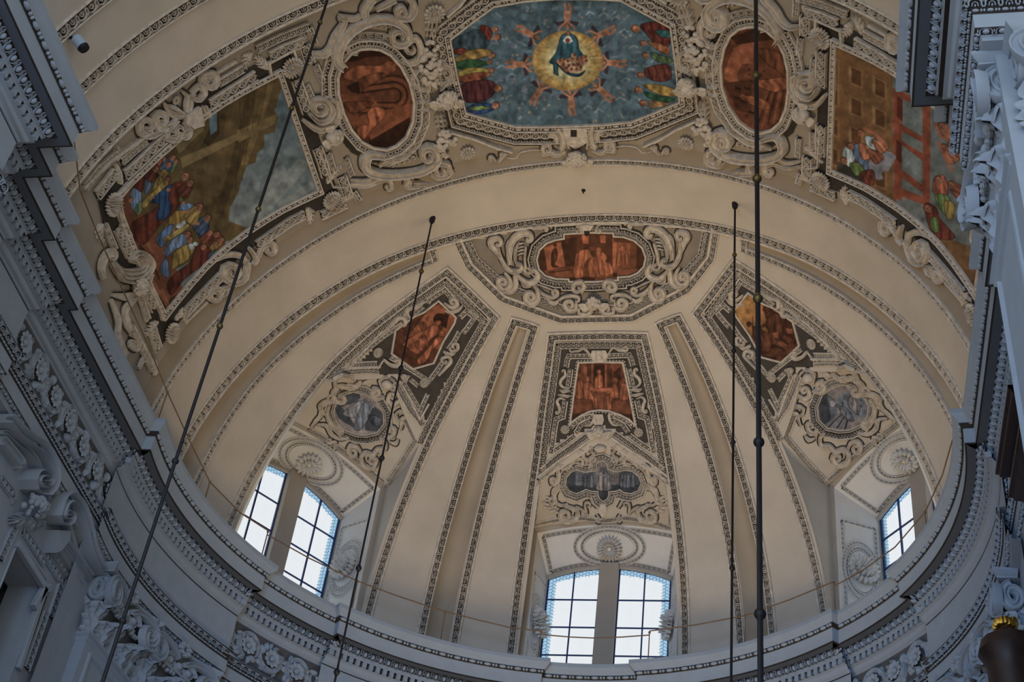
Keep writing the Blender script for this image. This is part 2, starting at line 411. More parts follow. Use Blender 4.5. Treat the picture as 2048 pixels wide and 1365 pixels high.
for s in (-1, 1):
    th = np.linspace(1, 63.5, 80); th = th if s > 0 else 180-th
    y = c_y(th)+0.06
    Pp = Path(*vault_y(th, y))
    # closing end beside the keystone panel
    band('', Pp, 0.10, 'leaf', 0.16, h=0.04, label='narrow leaf band beside the outer groove of the dome', inner=0.03, flip=s < 0)
    e = Path(*vault_y(np.full(6, th[-1]+s*0.3), np.linspace(1.42, 1.72, 6)))
    band('', e, 0.09, 'leaf', 0.16, h=0.04, label='short leaf band closing the outer groove at its top')
    # tapering groove strip between two window panels: one continuous frame of three sides
    L = [(s*(S_AZ+float(strip_out(el))-0.55), el) for el in np.linspace(0, 61.6, 60)]
    Rr = [(s*(S_AZ-float(strip_out(el))+0.55), el) for el in np.linspace(61.6, 0, 60)]
    P1, N1 = sph(*np.array(L).T); P2, N2 = sph(*np.array(Rr).T)
    mid = [sph(a, 61.7) for a in np.linspace(L[-1][0], Rr[0][0], 6)[1:-1]]
    P = np.vstack([P1, [m[0] for m in mid], P2]); N = np.vstack([N1, [m[1] for m in mid], N2])
    q = Path(P, N); q1, q2, q3 = Path(P1, N1), Path(P[59:65], N[59:65]), Path(P2, N2)
    if s > 0: q, q1, q2, q3 = (Path(z.P[::-1].copy(), z.N[::-1].copy()) for z in (q, q1, q2, q3))
    band('', q, 0.125, 'leaf', 0.19, h=0.05, label='leaf band framing a tapering groove of the dome', split=[q1, q2, q3], inner=0.05)
# ================================================================== the entablature that runs round the choir and the apse
# plan of the top edge, from the nave on the left round the apse to the nave on the right
def arcpts(a0, a1, r, step=1.5):
    n = max(2, int(abs(a1-a0)/step)+1); a = np.radians(np.linspace(a0, a1, n)); return [(r*math.sin(q), r*math.cos(q)) for q in a]
half = [(-14.0, -11.1), (-5.75, -11.1), (-5.75, -7.88), (-6.28, -7.88), (-6.28, -7.33), (-6.74, -7.33), (-6.74, -6.05), (-6.95, -6.05), (-6.95, -4.50), (-7.10, -4.50), (-7.10, -1.18)]
cur = arcpts(-99.6, -59.4, 7.0) ; rec = arcpts(-59.4, -46.0, 7.16); cur2 = arcpts(-46.0, -6.9, 7.0); rec0 = arcpts(-6.9, 6.9, 7.16)
left = [half, cur, rec, cur2]
plan = []; idx = []
def put(pts, t):
    k0 = len(plan)-1 if plan and plan[-1] == pts[0] else len(plan)
    plan.extend(pts[1:] if k0 < len(plan) else pts); idx.append((k0, len(plan)-1, t))
seglist = [([half[0], half[1]], 'N'), ([half[1], half[2]], 'A'), ([half[3], half[4]], 'B'), ([half[5], half[6]], 'C'), ([half[7], half[8]], 'D'), ([half[9], half[10]], 'E'), (cur, 'F'), (rec, 'W'), (cur2, 'F'), (rec0, 'W')]
mir = [([(-x, y) for x, y in reversed(s_)], t) for s_, t in reversed(seglist[:-1])]
seglist = seglist+mir
for s_, t in seglist: put(s_, t)
plan = np.array(plan)
# outward normals (away from the room) and mitred offset
d = np.diff(plan, axis=0); d /= np.linalg.norm(d, axis=1, keepdims=True)
nn = np.stack([-d[:, 1], d[:, 0]], 1)          # left of travel = outwards when going clockwise seen from above
na = np.vstack([nn[:1], nn]); nb = np.vstack([nn, nn[-1:]])
mit = na+nb; mit /= np.linalg.norm(mit, axis=1, keepdims=True); mit /= np.clip((mit*na).sum(1, keepdims=True), 0.3, 1)
def plan_at(u): return plan+mit*u
PROF = [(0.30, 0.06), (0.012, 0.0), (0, -0.012), (0, -0.10), (0.012, -0.112), (0.018, -0.125), (0.045, -0.16), (0.09, -0.195), (0.108, -0.225), (0.112, -0.24),
        (0.135, -0.245), (0.150, -0.30), (0.160, -0.318), (0.160, -0.637)]
def sweep_plan(prof, name, m, parent, smooth=True, label=None):
    b = MB(); G = []
    for u, z in prof:
        q = plan_at(u); G.append(np.column_stack([q, np.full(len(q), z+ZC)]))
    b.grid(np.array(G)); return b.build(name, m, parent, smooth=smooth, label=label)
NT[0] += 1
entab = structure('trim_%d' % NT[0], (0, 0, ZC-1.2), 'grey stone entablature with dentils and carved frieze round the apse')
sweep_plan([(0.95, 0.05), (0.30, 0.05)]+PROF[1:], 'cornice_moulding', STONE, entab)
sweep_plan([(0.160, -0.637), (0.345, -0.637)], 'cornice_soffit', SOFFIT_SHADE, entab)
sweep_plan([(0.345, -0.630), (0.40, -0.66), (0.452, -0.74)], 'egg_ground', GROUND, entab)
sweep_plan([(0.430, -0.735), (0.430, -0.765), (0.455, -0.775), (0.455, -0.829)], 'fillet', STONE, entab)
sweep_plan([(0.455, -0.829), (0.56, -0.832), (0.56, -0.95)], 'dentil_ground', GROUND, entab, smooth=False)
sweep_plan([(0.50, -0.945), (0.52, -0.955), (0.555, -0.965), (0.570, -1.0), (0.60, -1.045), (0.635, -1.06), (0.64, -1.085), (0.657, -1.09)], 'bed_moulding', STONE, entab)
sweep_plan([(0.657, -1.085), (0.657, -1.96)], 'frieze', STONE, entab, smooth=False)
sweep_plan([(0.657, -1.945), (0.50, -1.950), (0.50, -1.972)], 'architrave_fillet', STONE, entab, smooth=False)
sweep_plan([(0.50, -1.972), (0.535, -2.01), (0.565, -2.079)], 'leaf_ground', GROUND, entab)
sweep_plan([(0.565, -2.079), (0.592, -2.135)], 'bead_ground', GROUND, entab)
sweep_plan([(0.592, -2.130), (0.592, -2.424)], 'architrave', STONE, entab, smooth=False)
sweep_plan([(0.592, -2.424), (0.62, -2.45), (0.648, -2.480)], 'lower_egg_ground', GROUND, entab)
sweep_plan([(0.64, -2.478), (0.66, -2.50), (0.66, -2.56), (0.80, -2.58)], 'lower_fillet', STONE, entab)
# segments of the plan, each with its own straight or curved run for the carved rows
def seg_path(i0, i1, u, z, nrm):
    """path along plan vertices i0..i1 at offset u, height z; nrm=(outward part, up part) of the face the carving looks along"""
    q = plan_at(u)[i0:i1+1]; P = np.column_stack([q, np.full(len(q), z+ZC)])
    t = np.gradient(q, axis=0); t /= np.linalg.norm(t, axis=1, keepdims=True)
    o = np.stack([-t[:, 1], t[:, 0]], 1)
    N = np.column_stack([-o*nrm[0], np.full(len(q), nrm[1])]); N /= np.linalg.norm(N, axis=1, keepdims=True)
    return Path(P, N)
def every(path, pitch, trim=0.06):
    L = np.concatenate([[0], np.cumsum(np.linalg.norm(np.diff(path.P, axis=0), axis=1))]); tot = L[-1]-2*trim
    k = max(1, int(round(tot/pitch))); S, t = sides(path)
    for i in range(k):
        x = trim+(i+0.5)*tot/k
        g = lambda A: np.array([np.interp(x, L, A[:, j]) for j in range(3)])
        n = g(path.N); n /= np.linalg.norm(n); tt = g(t); tt -= n*(tt@n); tt /= np.linalg.norm(tt)
        yield g(path.P), tt, np.cross(n, tt), n, tot/k
def visible(P): 
    d = P-CO; z = d@CF; x = 1024+FPX*(d@CR)/z; y = 682.5-FPX*(d@CU)/z
    return -60 < x < 2110 and -60 < y < 1430
# egg: a half egg inside its raised shell
e = MB(); e.ball((0, 0.0, 0.0), (0.042, 0, 0), (0, 0.058, 0), (0, 0, 0.05), 8, 3, 0, 90)
Vv, Ff = stroke(np.vstack([[-0.075, 0.075], arc(0, 0.0, 0.066, 0.082, 150, 390, 8), [0.075, 0.075]]), 0.013, 0.030); e.add(Vv, Ff)
Vv, Ff = blob(0.089, 0.0, 0.009, 0.06, 0.025, 4); e.add(Vv, Ff)
egg_me = mesh_of(e, 'egg', STONE)
dn = MB(); dn.box((0, 0, 0), (0.047, 0, 0), (0, 0.058, 0), (0, 0, 0.050)); dent_me = mesh_of(dn, 'dentil', STONE)
beads = MB(); leafm = MB(); pearls = MB(); eggs2 = MB()
cnt = {'egg': 0, 'dentil': 0}
for i0, i1, t in idx:
    pa = seg_path(i0, i1, 0.395, -0.690, (1, -0.75))
    for P, x, y, n, pt in every(pa, 0.178, 0.02):
        if visible(P) and cnt['egg'] < 300:
            k = pt/0.178; inst('egg', egg_me, frame_matrix(P+n*0.012, x*k, y, n), entab); cnt['egg'] += 1
    pa = seg_path(i0, i1, 0.505, -0.888, (1, 0.0))
    for P, x, y, n, pt in every(pa, 0.156, 0.0):
        if visible(P) and cnt['dentil'] < 300: inst('dentil', dent_me, frame_matrix(P, x, y, n), entab); cnt['dentil'] += 1
    ornament(beads, seg_path(i0, i1, 0.122, -0.272, (1, -0.35)), 'bead', 0.085, 0.33, 0.030)
    ornament(leafm, seg_path(i0, i1, 0.532, -2.025, (1, -0.6)), 'leaf', 0.125, 0.185, 0.022)
    ornament(pearls, seg_path(i0, i1, 0.578, -2.107, (1, -0.5)), 'bead', 0.05, 0.16, 0.016)
    ornament(eggs2, seg_path(i0, i1, 0.620, -2.452, (1, -0.9)), 'egg', 0.078, 0.175, 0.022, flip=True)
beads.build('bead_and_reel', STONE, entab, kind='stuff'); leafm.build('leaf_moulding', STONE, entab, smooth=False, kind='stuff')
pearls.build('pearl_row', STONE, entab, smooth=False, kind='stuff'); eggs2.build('lower_egg_row', STONE, entab, smooth=False, kind='stuff')
# dark lines painted along the edges
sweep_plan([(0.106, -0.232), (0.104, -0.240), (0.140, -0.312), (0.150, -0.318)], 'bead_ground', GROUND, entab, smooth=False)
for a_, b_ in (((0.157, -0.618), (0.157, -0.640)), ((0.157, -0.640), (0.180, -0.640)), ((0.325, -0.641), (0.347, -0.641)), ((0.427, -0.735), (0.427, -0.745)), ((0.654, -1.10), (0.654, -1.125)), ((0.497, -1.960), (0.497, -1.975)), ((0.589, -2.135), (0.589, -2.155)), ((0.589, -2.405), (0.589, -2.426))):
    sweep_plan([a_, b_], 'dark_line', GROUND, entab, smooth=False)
# ------------------------------------------------------------------ walls below, floor and the rest of the nave (outside the frame, for the light)
mb = MB(); q = plan_at(0.80); iE = [i for i in idx if i[2] == 'E'][0]
def wallstrip(a, b_, za, zb): mb.grid(np.array([np.column_stack([q[a:b_+1], np.full(b_-a+1, z)]) for z in (za, zb)]))
wallstrip(0, iE[0], ZC-2.5, 0); wallstrip(iE[1], len(q)-1, ZC-2.5, 0)
# the left choir bay is pierced by a window (y WY0..WY1, below z WZ)
WY0, WY1, WZ = -2.62, -1.44, ZC-3.86
def quad(y0, y1, z0, z1): mb.add([(-7.90, y0, z0), (-7.90, y1, z0), (-7.90, y1, z1), (-7.90, y0, z1)], [(0, 1, 2, 3)])
yA, yB = q[iE[0]][1], q[iE[1]][1]
quad(min(yA, WY0), yB, WZ, ZC-2.5); quad(WY1, yB, 0, WZ); quad(yA, WY0, 0, WZ) if WY0 > yA else None; quad(WY0, WY1, 0, WZ-5.0)
wall = mb.build('wall_apse', STONE, None, smooth=False, loc=(0, 7, 0)); wall['kind'] = 'structure'
mb = MB(); mb.add([(-16, -32, 0), (16, -32, 0), (16, 12, 0), (-16, 12, 0)], [(0, 1, 2, 3)])
fl = mb.build('floor', mat('marble_floor', (0.42, 0.33, 0.26), 0.4, 0.15, 1.0), None, smooth=False); fl['kind'] = 'structure'
# ================================================================== the three apse windows with their niches
def wrot(P, az):
    a = math.radians(az); c, s = math.cos(a), math.sin(a); v = np.asarray(P, float)-np.array([0, YS, 0])
    return np.stack([v[..., 0]*c+v[..., 1]*s, -v[..., 0]*s+v[..., 1]*c, v[..., 2]], -1)+np.array([0, YS, 0])
def wunrot(P, az): return wrot(P, -az)
glass = bpy.data.materials.new('clear_window_glass'); glass.use_nodes = True
def glassify(m, tint):
    nt = m.node_tree; nt.nodes.clear(); out = nt.nodes.new('ShaderNodeOutputMaterial'); mx = nt.nodes.new('ShaderNodeMixShader')
    tr = nt.nodes.new('ShaderNodeBsdfTransparent'); gl = nt.nodes.new('ShaderNodeBsdfGlossy'); gl.inputs['Roughness'].default_value = 0.1
    nz = nt.nodes.new('ShaderNodeTexNoise'); nz.inputs['Scale'].default_value = 3.0
    rp = nt.nodes.new('ShaderNodeValToRGB'); rp.color_ramp.elements[0].color = (*[q*0.94 for q in tint], 1); rp.color_ramp.elements[1].color = (*tint, 1)
    nt.links.new(nz.outputs['Fac'], rp.inputs['Fac']); nt.links.new(rp.outputs['Color'], tr.inputs['Color'])
    mx.inputs[0].default_value = 0.04; nt.links.new(tr.outputs[0], mx.inputs[1]); nt.links.new(gl.outputs[0], mx.inputs[2]); nt.links.new(mx.outputs[0], out.inputs[0])
glassify(glass, (0.96, 0.97, 0.98))
bglass = bpy.data.materials.new('pale_blue_window_glass'); bglass.use_nodes = True; glassify(bglass, (0.42, 0.66, 0.86))
PIER = mat('warm_grey_pier', (0.42, 0.37, 0.31), 0.85, 0.08, 2.0)
HF, YF, ZSF, RISEF = 1.73, 8.35, 4.27, 0.25
# petals and rosettes ------------------------------------------------
def petal_mesh(name, L, W, H, m, ragged=False):
    b = MB(); G = []
    for i, t in enumerate(np.linspace(0, 1, 6)):
        wd = W*(0.35+0.65*math.sin(math.pi*min(1, t*0.9+0.08)))*(0.55 if t == 1 else 1)
        z = H*math.sin(math.pi*0.62*t)+0.01; lift = 0.0
        G.append([(x*wd/2, L*t, z*(1-0.55*abs(x)**2)-(0.02 if abs(x) == 1 else 0)) for x in (-1, -0.5, 0, 0.5, 1)])
    b.grid(np.array(G)); return mesh_of(b, name, m)
PETAL_CACHE = {}
def rosette(parent, P, n, up, R, petals=14, layers=2, m=None, sq=(1, 1), boss=0.2, H=0.22):
    """adds petals and a boss to a parent; P centre, n towards the room, up a direction in its plane"""
    m = m or STUCCO
    n = np.asarray(n, float); n /= np.linalg.norm(n); up = np.asarray(up, float); up = up-n*(up@n); up /= np.linalg.norm(up); rt = np.cross(up, n)
    for l in range(layers):
        R1 = R*(1-0.38*l); r0 = R1*0.30; k = petals if l == 0 else max(7, int(petals*0.75))
        W = 2*math.pi*R1*0.72/k
        key = (round(R1, 3), k, m.name, l)
        if key not in PETAL_CACHE: PETAL_CACHE[key] = petal_mesh('petal', R1-r0, W*1.08, R*H*(1+0.4*l), m)
        for i in range(k):
            a = 2*math.pi*(i+0.5*l)/k
            dv = (rt*math.cos(a)*sq[0]+up*math.sin(a)*sq[1]); x = np.cross(dv, n)
            inst('petal', PETAL_CACHE[key], frame_matrix(P+dv*r0+n*(0.02+R*0.10*l), x, dv, n), parent)
    b = MB(); b.ball(P+n*R*0.16*(layers-0.4), rt*R*boss, up*R*boss, n*R*boss*0.9, 8, 5, -20, 90); b.build('boss', m, parent)
def ring(mb_, fP, c, rx, ry, sec, n=40):
    """sweep a section round an ellipse on a surface given by fP(x,y)->(P,N)"""
    pts = [fP(c[0]+rx*math.cos(a), c[1]+ry*math.sin(a)) for a in np.arange(n)*2*math.pi/n]
    sweep(mb_, Path([p for p, _ in pts], [q for _, q in pts]), sec, closed=True)
def ring_path(fP, c, rx, ry, n=48):
    pts = [fP(c[0]+rx*math.cos(a), c[1]+ry*math.sin(a)) for a in np.linspace(0, 2*math.pi, n+1)]
    return Path([p for p, _ in pts], [q for _, q in pts])
WIN = {}
def window(k, az, yw, hw, zs, rise, where):
    loc = wrot(np.array([0, yw, ZC+2.2]), az)
    st = structure('window_%d' % k, loc, 'deep round-headed window niche %s of the apse, two lights with blue glazing bars' % where)
    W = lambda P: wrot(np.asarray(P, float)+np.array([0, 0, ZC]), az)
    dirv = lambda d: wrot(np.asarray(d, float)+np.array([0, YS, 0]), az)-np.array([0, YS, 0])
    headF = lambda u: ZSF+RISEF*(1-u*u); headB = lambda u: zs+rise*(1-u*u)
    U = np.linspace(-1, 1, 25)
    # flat soffit, sloping down to the window head
    def soff(u, v):
        def f(u, v): return W([HF*u*(1-v)+hw*u*v, YF*(1-v)+yw*v, headF(u)*(1-v)+headB(u)*v])
        p = f(u, v); a = f(u+0.01, v)-p; b = f(u, v+0.01)-p; n = np.cross(a, b); n /= np.linalg.norm(n); n = n if n[2] < 0 else -n
        return p, n
    def rev(s):
        def g(z, v):
            x = HF*(1-v)+hw*v; p = W([s*x, YF*(1-v)+yw*v, z])
            n = dirv([-s*(yw-YF), -(HF-hw), 0]); return p, n/np.linalg.norm(n)
        return g
    b = MB(); b.grid(np.array([[soff(u, v)[0] for u in U] for v in np.linspace(0, 1, 6)])); b.build('soffit', WHITE, st)
    for s in (-1, 1):
        g = rev(s); b = MB()
        b.grid(np.array([[g(z*(1-v)+(0)*v if False else z, v)[0] for v in np.linspace(0, 1, 5)] for z in np.linspace(-0.2, ZSF, 12)])); b.build('reveal', WHITE, st)
    b = MB(); b.add([W([-HF, YF, 0.02]), W([HF, YF, 0.02]), W([hw, yw+0.3, 0.02]), W([-hw, yw+0.3, 0.02])], [(0, 1, 2, 3)]); b.build('sill', WHITE, st)
    # pier face and the arched lip above the soffit
    b = MB()
    for s in (-1, 1):
        b.grid(np.array([[W([s*x, y, z]) for x, y in ((HF, YF), (HF, YF-0.03), (1.86, YF-0.03))] for z in np.linspace(-0.2, ZSF+0.16, 8)]))
    b.grid(np.array([[W([HF*u, YF, headF(u)]) for u in U], [W([1.80*u, 8.30, 4.36+0.22*(1-u*u)]) for u in U], [W([1.84*u, 8.24, 4.38+0.22*(1-u*u)]) for u in U]]))
    b.build('pier', PIER, st)
    # side cheeks between the dome edge and the upright pier
    b = MB()
    for s in (-1, 1):
        G = []
        for el in np.linspace(EL0, 35.7, 24):
            p = sph(az+s*W_HALF, el)[0]; q = W([s*1.86, 8.32, min(p[2]-ZC, 4.5)])
            G.append([p+(q-p)*t for t in np.linspace(0, 1, 5)])
        b.grid(np.array(G))
    b.build('cheek', PLASTER, st)
    # lunette: curved field between the dome and the pier head
    def lun_f(P):
        L = wunrot(P, az)-np.array([0, 0, ZC]); x, y, z = L[..., 0], L[..., 1], L[..., 2]
        c = np.interp(y, [6.0, 6.66, 8.25], [-0.33, -0.294, -0.062])
        return z-(5.38-0.392*(y-6.16)+c*x*x)
    surf = Implicit(lun_f)
    b = MB(); G = []
    for v in np.linspace(0, 1, 16):
        row = []
        for u in np.linspace(-1, 1, 25):
            t = sph(u*W_HALF, float(win_top(u)))[0]-np.array([0, 0, ZC]); q = np.array([1.84*u, 8.25, 0])
            x, y = t[0]*(1-v)+q[0]*v, t[1]*(1-v)+q[1]*v
            c = np.interp(y, [6.0, 6.66, 8.25], [-0.33, -0.294, -0.062]); z = 5.38-0.392*(y-6.16)+c*x*x
            row.append(W([x, y, z]))
        G.append(row)
    b.grid(np.array(G)); b.build('lunette_field', PLASTER, st)
    # mullion, frame and glazing
    b = MB(); mw = 0.225
    b.box(W([0, yw-0.05, 2.0]), dirv([mw, 0, 0]), dirv([0, 0.14, 0]), np.array([0, 0, zs+rise-2.0]))
    b.build('mullion', PIER, st)
    b = MB()
    for s in (-1, 1): b.box(W([s*(hw+0.02), yw+0.02, 1.9]), dirv([0.035, 0, 0]), dirv([0, 0.07, 0]), np.array([0, 0, zs-1.9+0.02]))
    pa = Path([W([hw*u, yw-0.03, headB(u)-0.03]) for u in U], [dirv([0, -1, 0])]*len(U)); sweep(b, pa, flat_sec(0.09, 0.06)); b.build('window_frame', PIER, st)
    bars = MB(); rows = [zs+rise-0.05, zs-0.62, zs-1.38, zs-2.13, zs-2.9, 0.05]; lead = MB()
    for s in (-1, 1):
        x0, x1 = mw, hw-0.02; xm = (x0+x1)/2
        for x in (x0+0.015, xm, x1-0.015):
            top = headB(x/hw)-0.06
            bars.box(W([s*x, yw, (top+0.0)/2]), dirv([0.017, 0, 0]), dirv([0, 0.02, 0]), np.array([0, 0, top/2]))
        for z in rows[1:5]: bars.box(W([s*(x0+x1)/2, yw, z]), dirv([(x1-x0)/2, 0, 0]), dirv([0, 0.018, 0]), np.array([0, 0, 0.013]))
        xs = np.linspace(x0, x1, 10); pa = Path([W([s*x, yw, headB(x/hw)-0.055]) for x in xs], [dirv([0, -1, 0])]*10); sweep(bars, pa, flat_sec(0.035, 0.03))
        # panes: a pale blue leaded border inside the frame, clear panes within
        bw = 0.17
        for c, (xa, xb) in enumerate(((x0+0.02, xm-0.012), (xm+0.012, x1-0.02))):
            for r in range(5):
                zt = (lambda x: headB(x/hw)-0.07) if r == 0 else (lambda x, r=r: rows[r]-0.012)
                zb = rows[r+1]+0.012
                xx = np.linspace(xa, xb, 7)
                outer = c == 1
                xin = [(xa, xb-bw) if outer else (xa, xb)][0]
                xq = np.linspace(xin[0], xin[1], 7)
                dz = bw*0.9 if r == 0 else 0
                g = MB(); g.grid(np.array([[W([s*x, yw, zb]) for x in xq], [W([s*x, yw, zt(x)-dz]) for x in xq]])); g.build('pane', glass, st, smooth=False)
                if r == 0:
                    g = MB(); g.grid(np.array([[W([s*x, yw, zt(x)-dz]) for x in xx], [W([s*x, yw, zt(x)]) for x in xx]])); g.build('border_pane', bglass, st, smooth=False)
                if outer:
                    x2 = np.linspace(xin[1], xb, 4); g = MB(); g.grid(np.array([[W([s*x, yw, zb]) for x in x2], [W([s*x, yw, zt(x)-dz]) for x in x2]])); g.build('border_pane', bglass, st, smooth=False)
        # hexagonal leading in the border
        a = 0.052
        nx = int((x1-x0)/(a*1.5))+2; nz = int((zs+rise)/(a*math.sqrt(3)))+2
        for i in range(nx):
            for j in range(nz):
                cx = x0+i*a*1.5; cz = j*a*math.sqrt(3)+(a*math.sqrt(3)/2 if i % 2 else 0)
                if cx > x1-0.03 or cz < 0.3: continue
                hz = headB(min(cx, hw)/hw)-0.07
                if cz > hz-0.02: continue
                if not (cz > hz-bw-0.03 or cx > x1-bw-0.03): continue
                for q in range(3):
                    a0, a1 = math.radians(60*q), math.radians(60*q+60)
                    p0 = np.array([cx+a*math.cos(a0), cz+a*math.sin(a0)]); p1 = np.array([cx+a*math.cos(a1), cz+a*math.sin(a1)])
                    if max(p0[0], p1[0]) > x1 or max(p0[1], p1[1]) > hz+0.02 or min(p0[0], p1[0]) < x0: continue
                    dd = p1-p0; dd /= np.linalg.norm(dd); nn_ = np.array([-dd[1], dd[0]])*0.0045
                    lead.add([W([s*r_[0], yw-0.008, r_[1]]) for r_ in (p0-nn_, p1-nn_, p1+nn_, p0+nn_)], [(0, 1, 2, 3)])
    bars.build('glazing_bars', LEAD, st, smooth=False); lead.build('hexagonal_leading', LEAD, st, smooth=False, kind='stuff')
    # carved borders and medallions on soffit and reveals
    def field(fS, a0, a1, b0, b1, wdt, kind='leaf', pitch=0.13):
        g = MB(); o = MB(); f = MB()
        for (p, q) in (((a0, b0), (a1, b0)), ((a1, b0), (a1, b1)), ((a1, b1), (a0, b1)), ((a0, b1), (a0, b0))):
            pts = [fS(p[0]+(q[0]-p[0])*t, p[1]+(q[1]-p[1])*t) for t in np.linspace(0, 1, 14)]
            pa = Path([z for z, _ in pts], [z for _, z in pts])
            sweep(g, pa, [(-wdt/2, 0.0), (-wdt/2, 0.006), (wdt/2, 0.006), (wdt/2, 0)])
            sweep(f, pa, flat_sec(0.018, 0.022, -wdt/2)); sweep(f, pa, flat_sec(0.018, 0.022, wdt/2))
            ornament(o, pa, kind, wdt*0.85, pitch, 0.016, base=0.006, trim=0.05)
        g.build('border_ground', GREYG, st, smooth=False); f.build('border_fillet', WHITE, st); o.build('border_ornament', WHITE, st, smooth=False, kind='stuff')
    field(soff, -0.93, 0.93, 0.10, 0.90, 0.10)
    def medallion(fS, c, rx, ry, scale):
        g = MB(); f = MB(); o = MB()
        for r_, w_ in ((1.0, 0.10), (0.80, 0.09)):
            pa = ring_path(fS, c, rx*r_, ry*r_)
            sweep(g, pa, [(-w_/2*scale, 0.01), (-w_/2*scale, 0.018), (w_/2*scale, 0.018), (w_/2*scale, 0.01)])
            sweep(f, pa, flat_sec(0.02, 0.045, -w_/2*scale)); sweep(f, pa, flat_sec(0.02, 0.045, w_/2*scale))
            ornament(o, pa, 'leaf' if r_ == 1 else 'tongue', w_*scale*0.85, 0.10, 0.022, base=0.018)
        dsk = [fS(c[0]+rx*0.70*r_*math.cos(a), c[1]+ry*0.70*r_*math.sin(a)) for r_ in (1.0, 0.6, 0.3) for a in np.arange(28)*2*math.pi/28]
        G = np.array([[p+n*hh for (p, n) in dsk[i*28:(i+1)*28]] for i, hh in ((0, 0.03), (1, -0.01), (2, -0.02))]); d_ = MB(); d_.grid(G, wrap=True)
        d_.add(G[2], [tuple(range(28))]); d_.build('medallion_disc', WHITE, st)
        g.build('medallion_ground', GREYG, st, smooth=False); f.build('medallion_ring', WHITE, st); o.build('medallion_ornament', WHITE, st, smooth=False, kind='stuff')
    medallion(soff, (0.0, 0.5), 0.52, 0.46, 0.8)
    P, n = soff(0.0, 0.56)
    lab = {1: 'left', 2: 'central', 3: 'right'}[k]
    t = thing('ceiling_rosette', 'white stucco flower in the oval under the head of the %s window' % lab, 'rosette', P, 'rosettes in the window niches')
    rosette(t, P+n*0.03, n, dirv([0, 1, 0]), 0.31, 20 if k == 2 else 15, 2, WHITE, H=0.5)
    for s in (-1, 1):
        if (k == 1 and s == -1) or (k == 3 and s == 1): continue
        g = rev(s)
        field(g, 0.1, 3.4 if k != 2 else 3.2, 0.13, 0.87, 0.085)
        zm = 1.95 if k == 2 else 2.15
        medallion(g, (zm, 0.5), 0.75, 0.40, 0.7)
        P, n = g(zm, 0.5)
        t = thing('ceiling_rosette', 'white stucco flower on the %s reveal of the %s window' % ('left' if s < 0 else 'right', lab), 'rosette', P, 'rosettes in the window niches')
        rosette(t, P+n*0.02, n, (0, 0, 1), 0.36, 17, 2, WHITE, H=0.5)
    WIN[k] = (az, surf, W, dirv, st)
window(1, -53.2, 9.4, 1.5, 3.73, 0.35, 'on the left')
window(2, 0.0, 9.1, 1.5, 3.49, 0.33, 'in the middle')
window(3, 53.2, 9.4, 1.5, 3.73, 0.35, 'on the right')
# ================================================================== helpers for stucco frames, scrolls, heads and fruit
def Zf(x0, y0, k): return lambda pts: np.asarray(pts, float)*k+np.array([x0, y0])
ZCON = Zf(910, 420, 0.16847); ZCEN = Zf(1040, 650, 0.16854); ZLUN = Zf(1040, 830, 0.17581)
ZR1 = Zf(1380, 500, 0.19048); ZR2 = Zf(1540, 700, 0.20513)
ZA = Zf(0, 0, 0.34213); ZB = Zf(600, 0, 0.34213); ZD = Zf(0, 400, 0.36630)
def px_of(P):
    d = np.atleast_2d(P)-CO; z = d@CF; return np.stack([1024+FPX*(d@CR)/z, 682.5-FPX*(d@CU)/z], -1)
def spiral(c, r, a0, turns, n=None, k=0.18):
    n = n or int(abs(turns)*10)+2; t = np.linspace(0, 1, n); a = math.radians(a0)+t*turns*2*math.pi; rr = r*((1-t)+k*t)
    return np.stack([c[0]+rr*np.cos(a), c[1]+rr*np.sin(a)], 1)
FLUTE = np.array([(-.5, -.3), (-.5, .8), (-.42, 1.0), (-.33, .95), (-.22, .62), (0, .5), (.22, .62), (.33, .95), (.42, 1.0), (.5, .8), (.5, -.3)])
ROUND = np.array([(-.5, -.3), (-.47, .45), (-.3, .85), (0, 1.0), (.3, .85), (.47, .45), (.5, -.3)])
RIDGE = np.array([(-.5, -.3), (-.45, .3), (-.2, .55), (0, 1.0), (.2, .55), (.45, .3), (.5, -.3)])
def ribbon(mb, path, w, h, sec=FLUTE, cap=True):
    """swept scroll with width and height varying along the path"""
    S, t = sides(path); n = len(path.P); x = np.linspace(0, 1, n)
    w = np.interp(x, np.linspace(0, 1, len(np.atleast_1d(w))), np.atleast_1d(w)); h = np.interp(x, np.linspace(0, 1, len(np.atleast_1d(h))), np.atleast_1d(h))
    G = path.P[:, None]+S[:, None]*(sec[None, :, 0:1]*w[:, None, None])+path.N[:, None]*(sec[None, :, 1:2]*h[:, None, None])
    mb.grid(G)
    if cap:
        k = len(sec); mb.add(G[0], [tuple(range(k))[::-1]]); mb.add(G[-1], [tuple(range(k))])
DARKS = {}
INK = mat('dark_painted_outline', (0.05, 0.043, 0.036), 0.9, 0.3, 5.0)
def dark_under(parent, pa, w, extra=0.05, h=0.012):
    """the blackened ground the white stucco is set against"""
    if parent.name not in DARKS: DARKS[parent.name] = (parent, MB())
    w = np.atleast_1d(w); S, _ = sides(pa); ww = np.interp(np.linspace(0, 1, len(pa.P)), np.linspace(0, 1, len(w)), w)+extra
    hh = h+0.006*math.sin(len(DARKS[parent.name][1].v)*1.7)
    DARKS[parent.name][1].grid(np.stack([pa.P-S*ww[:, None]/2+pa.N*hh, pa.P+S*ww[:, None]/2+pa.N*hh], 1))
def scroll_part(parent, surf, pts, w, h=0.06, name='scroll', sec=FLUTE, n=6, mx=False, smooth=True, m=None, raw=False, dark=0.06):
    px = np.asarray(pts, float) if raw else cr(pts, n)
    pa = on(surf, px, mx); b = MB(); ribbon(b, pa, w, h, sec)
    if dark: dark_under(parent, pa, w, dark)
    return b.build(name, m or STUCCO, parent)
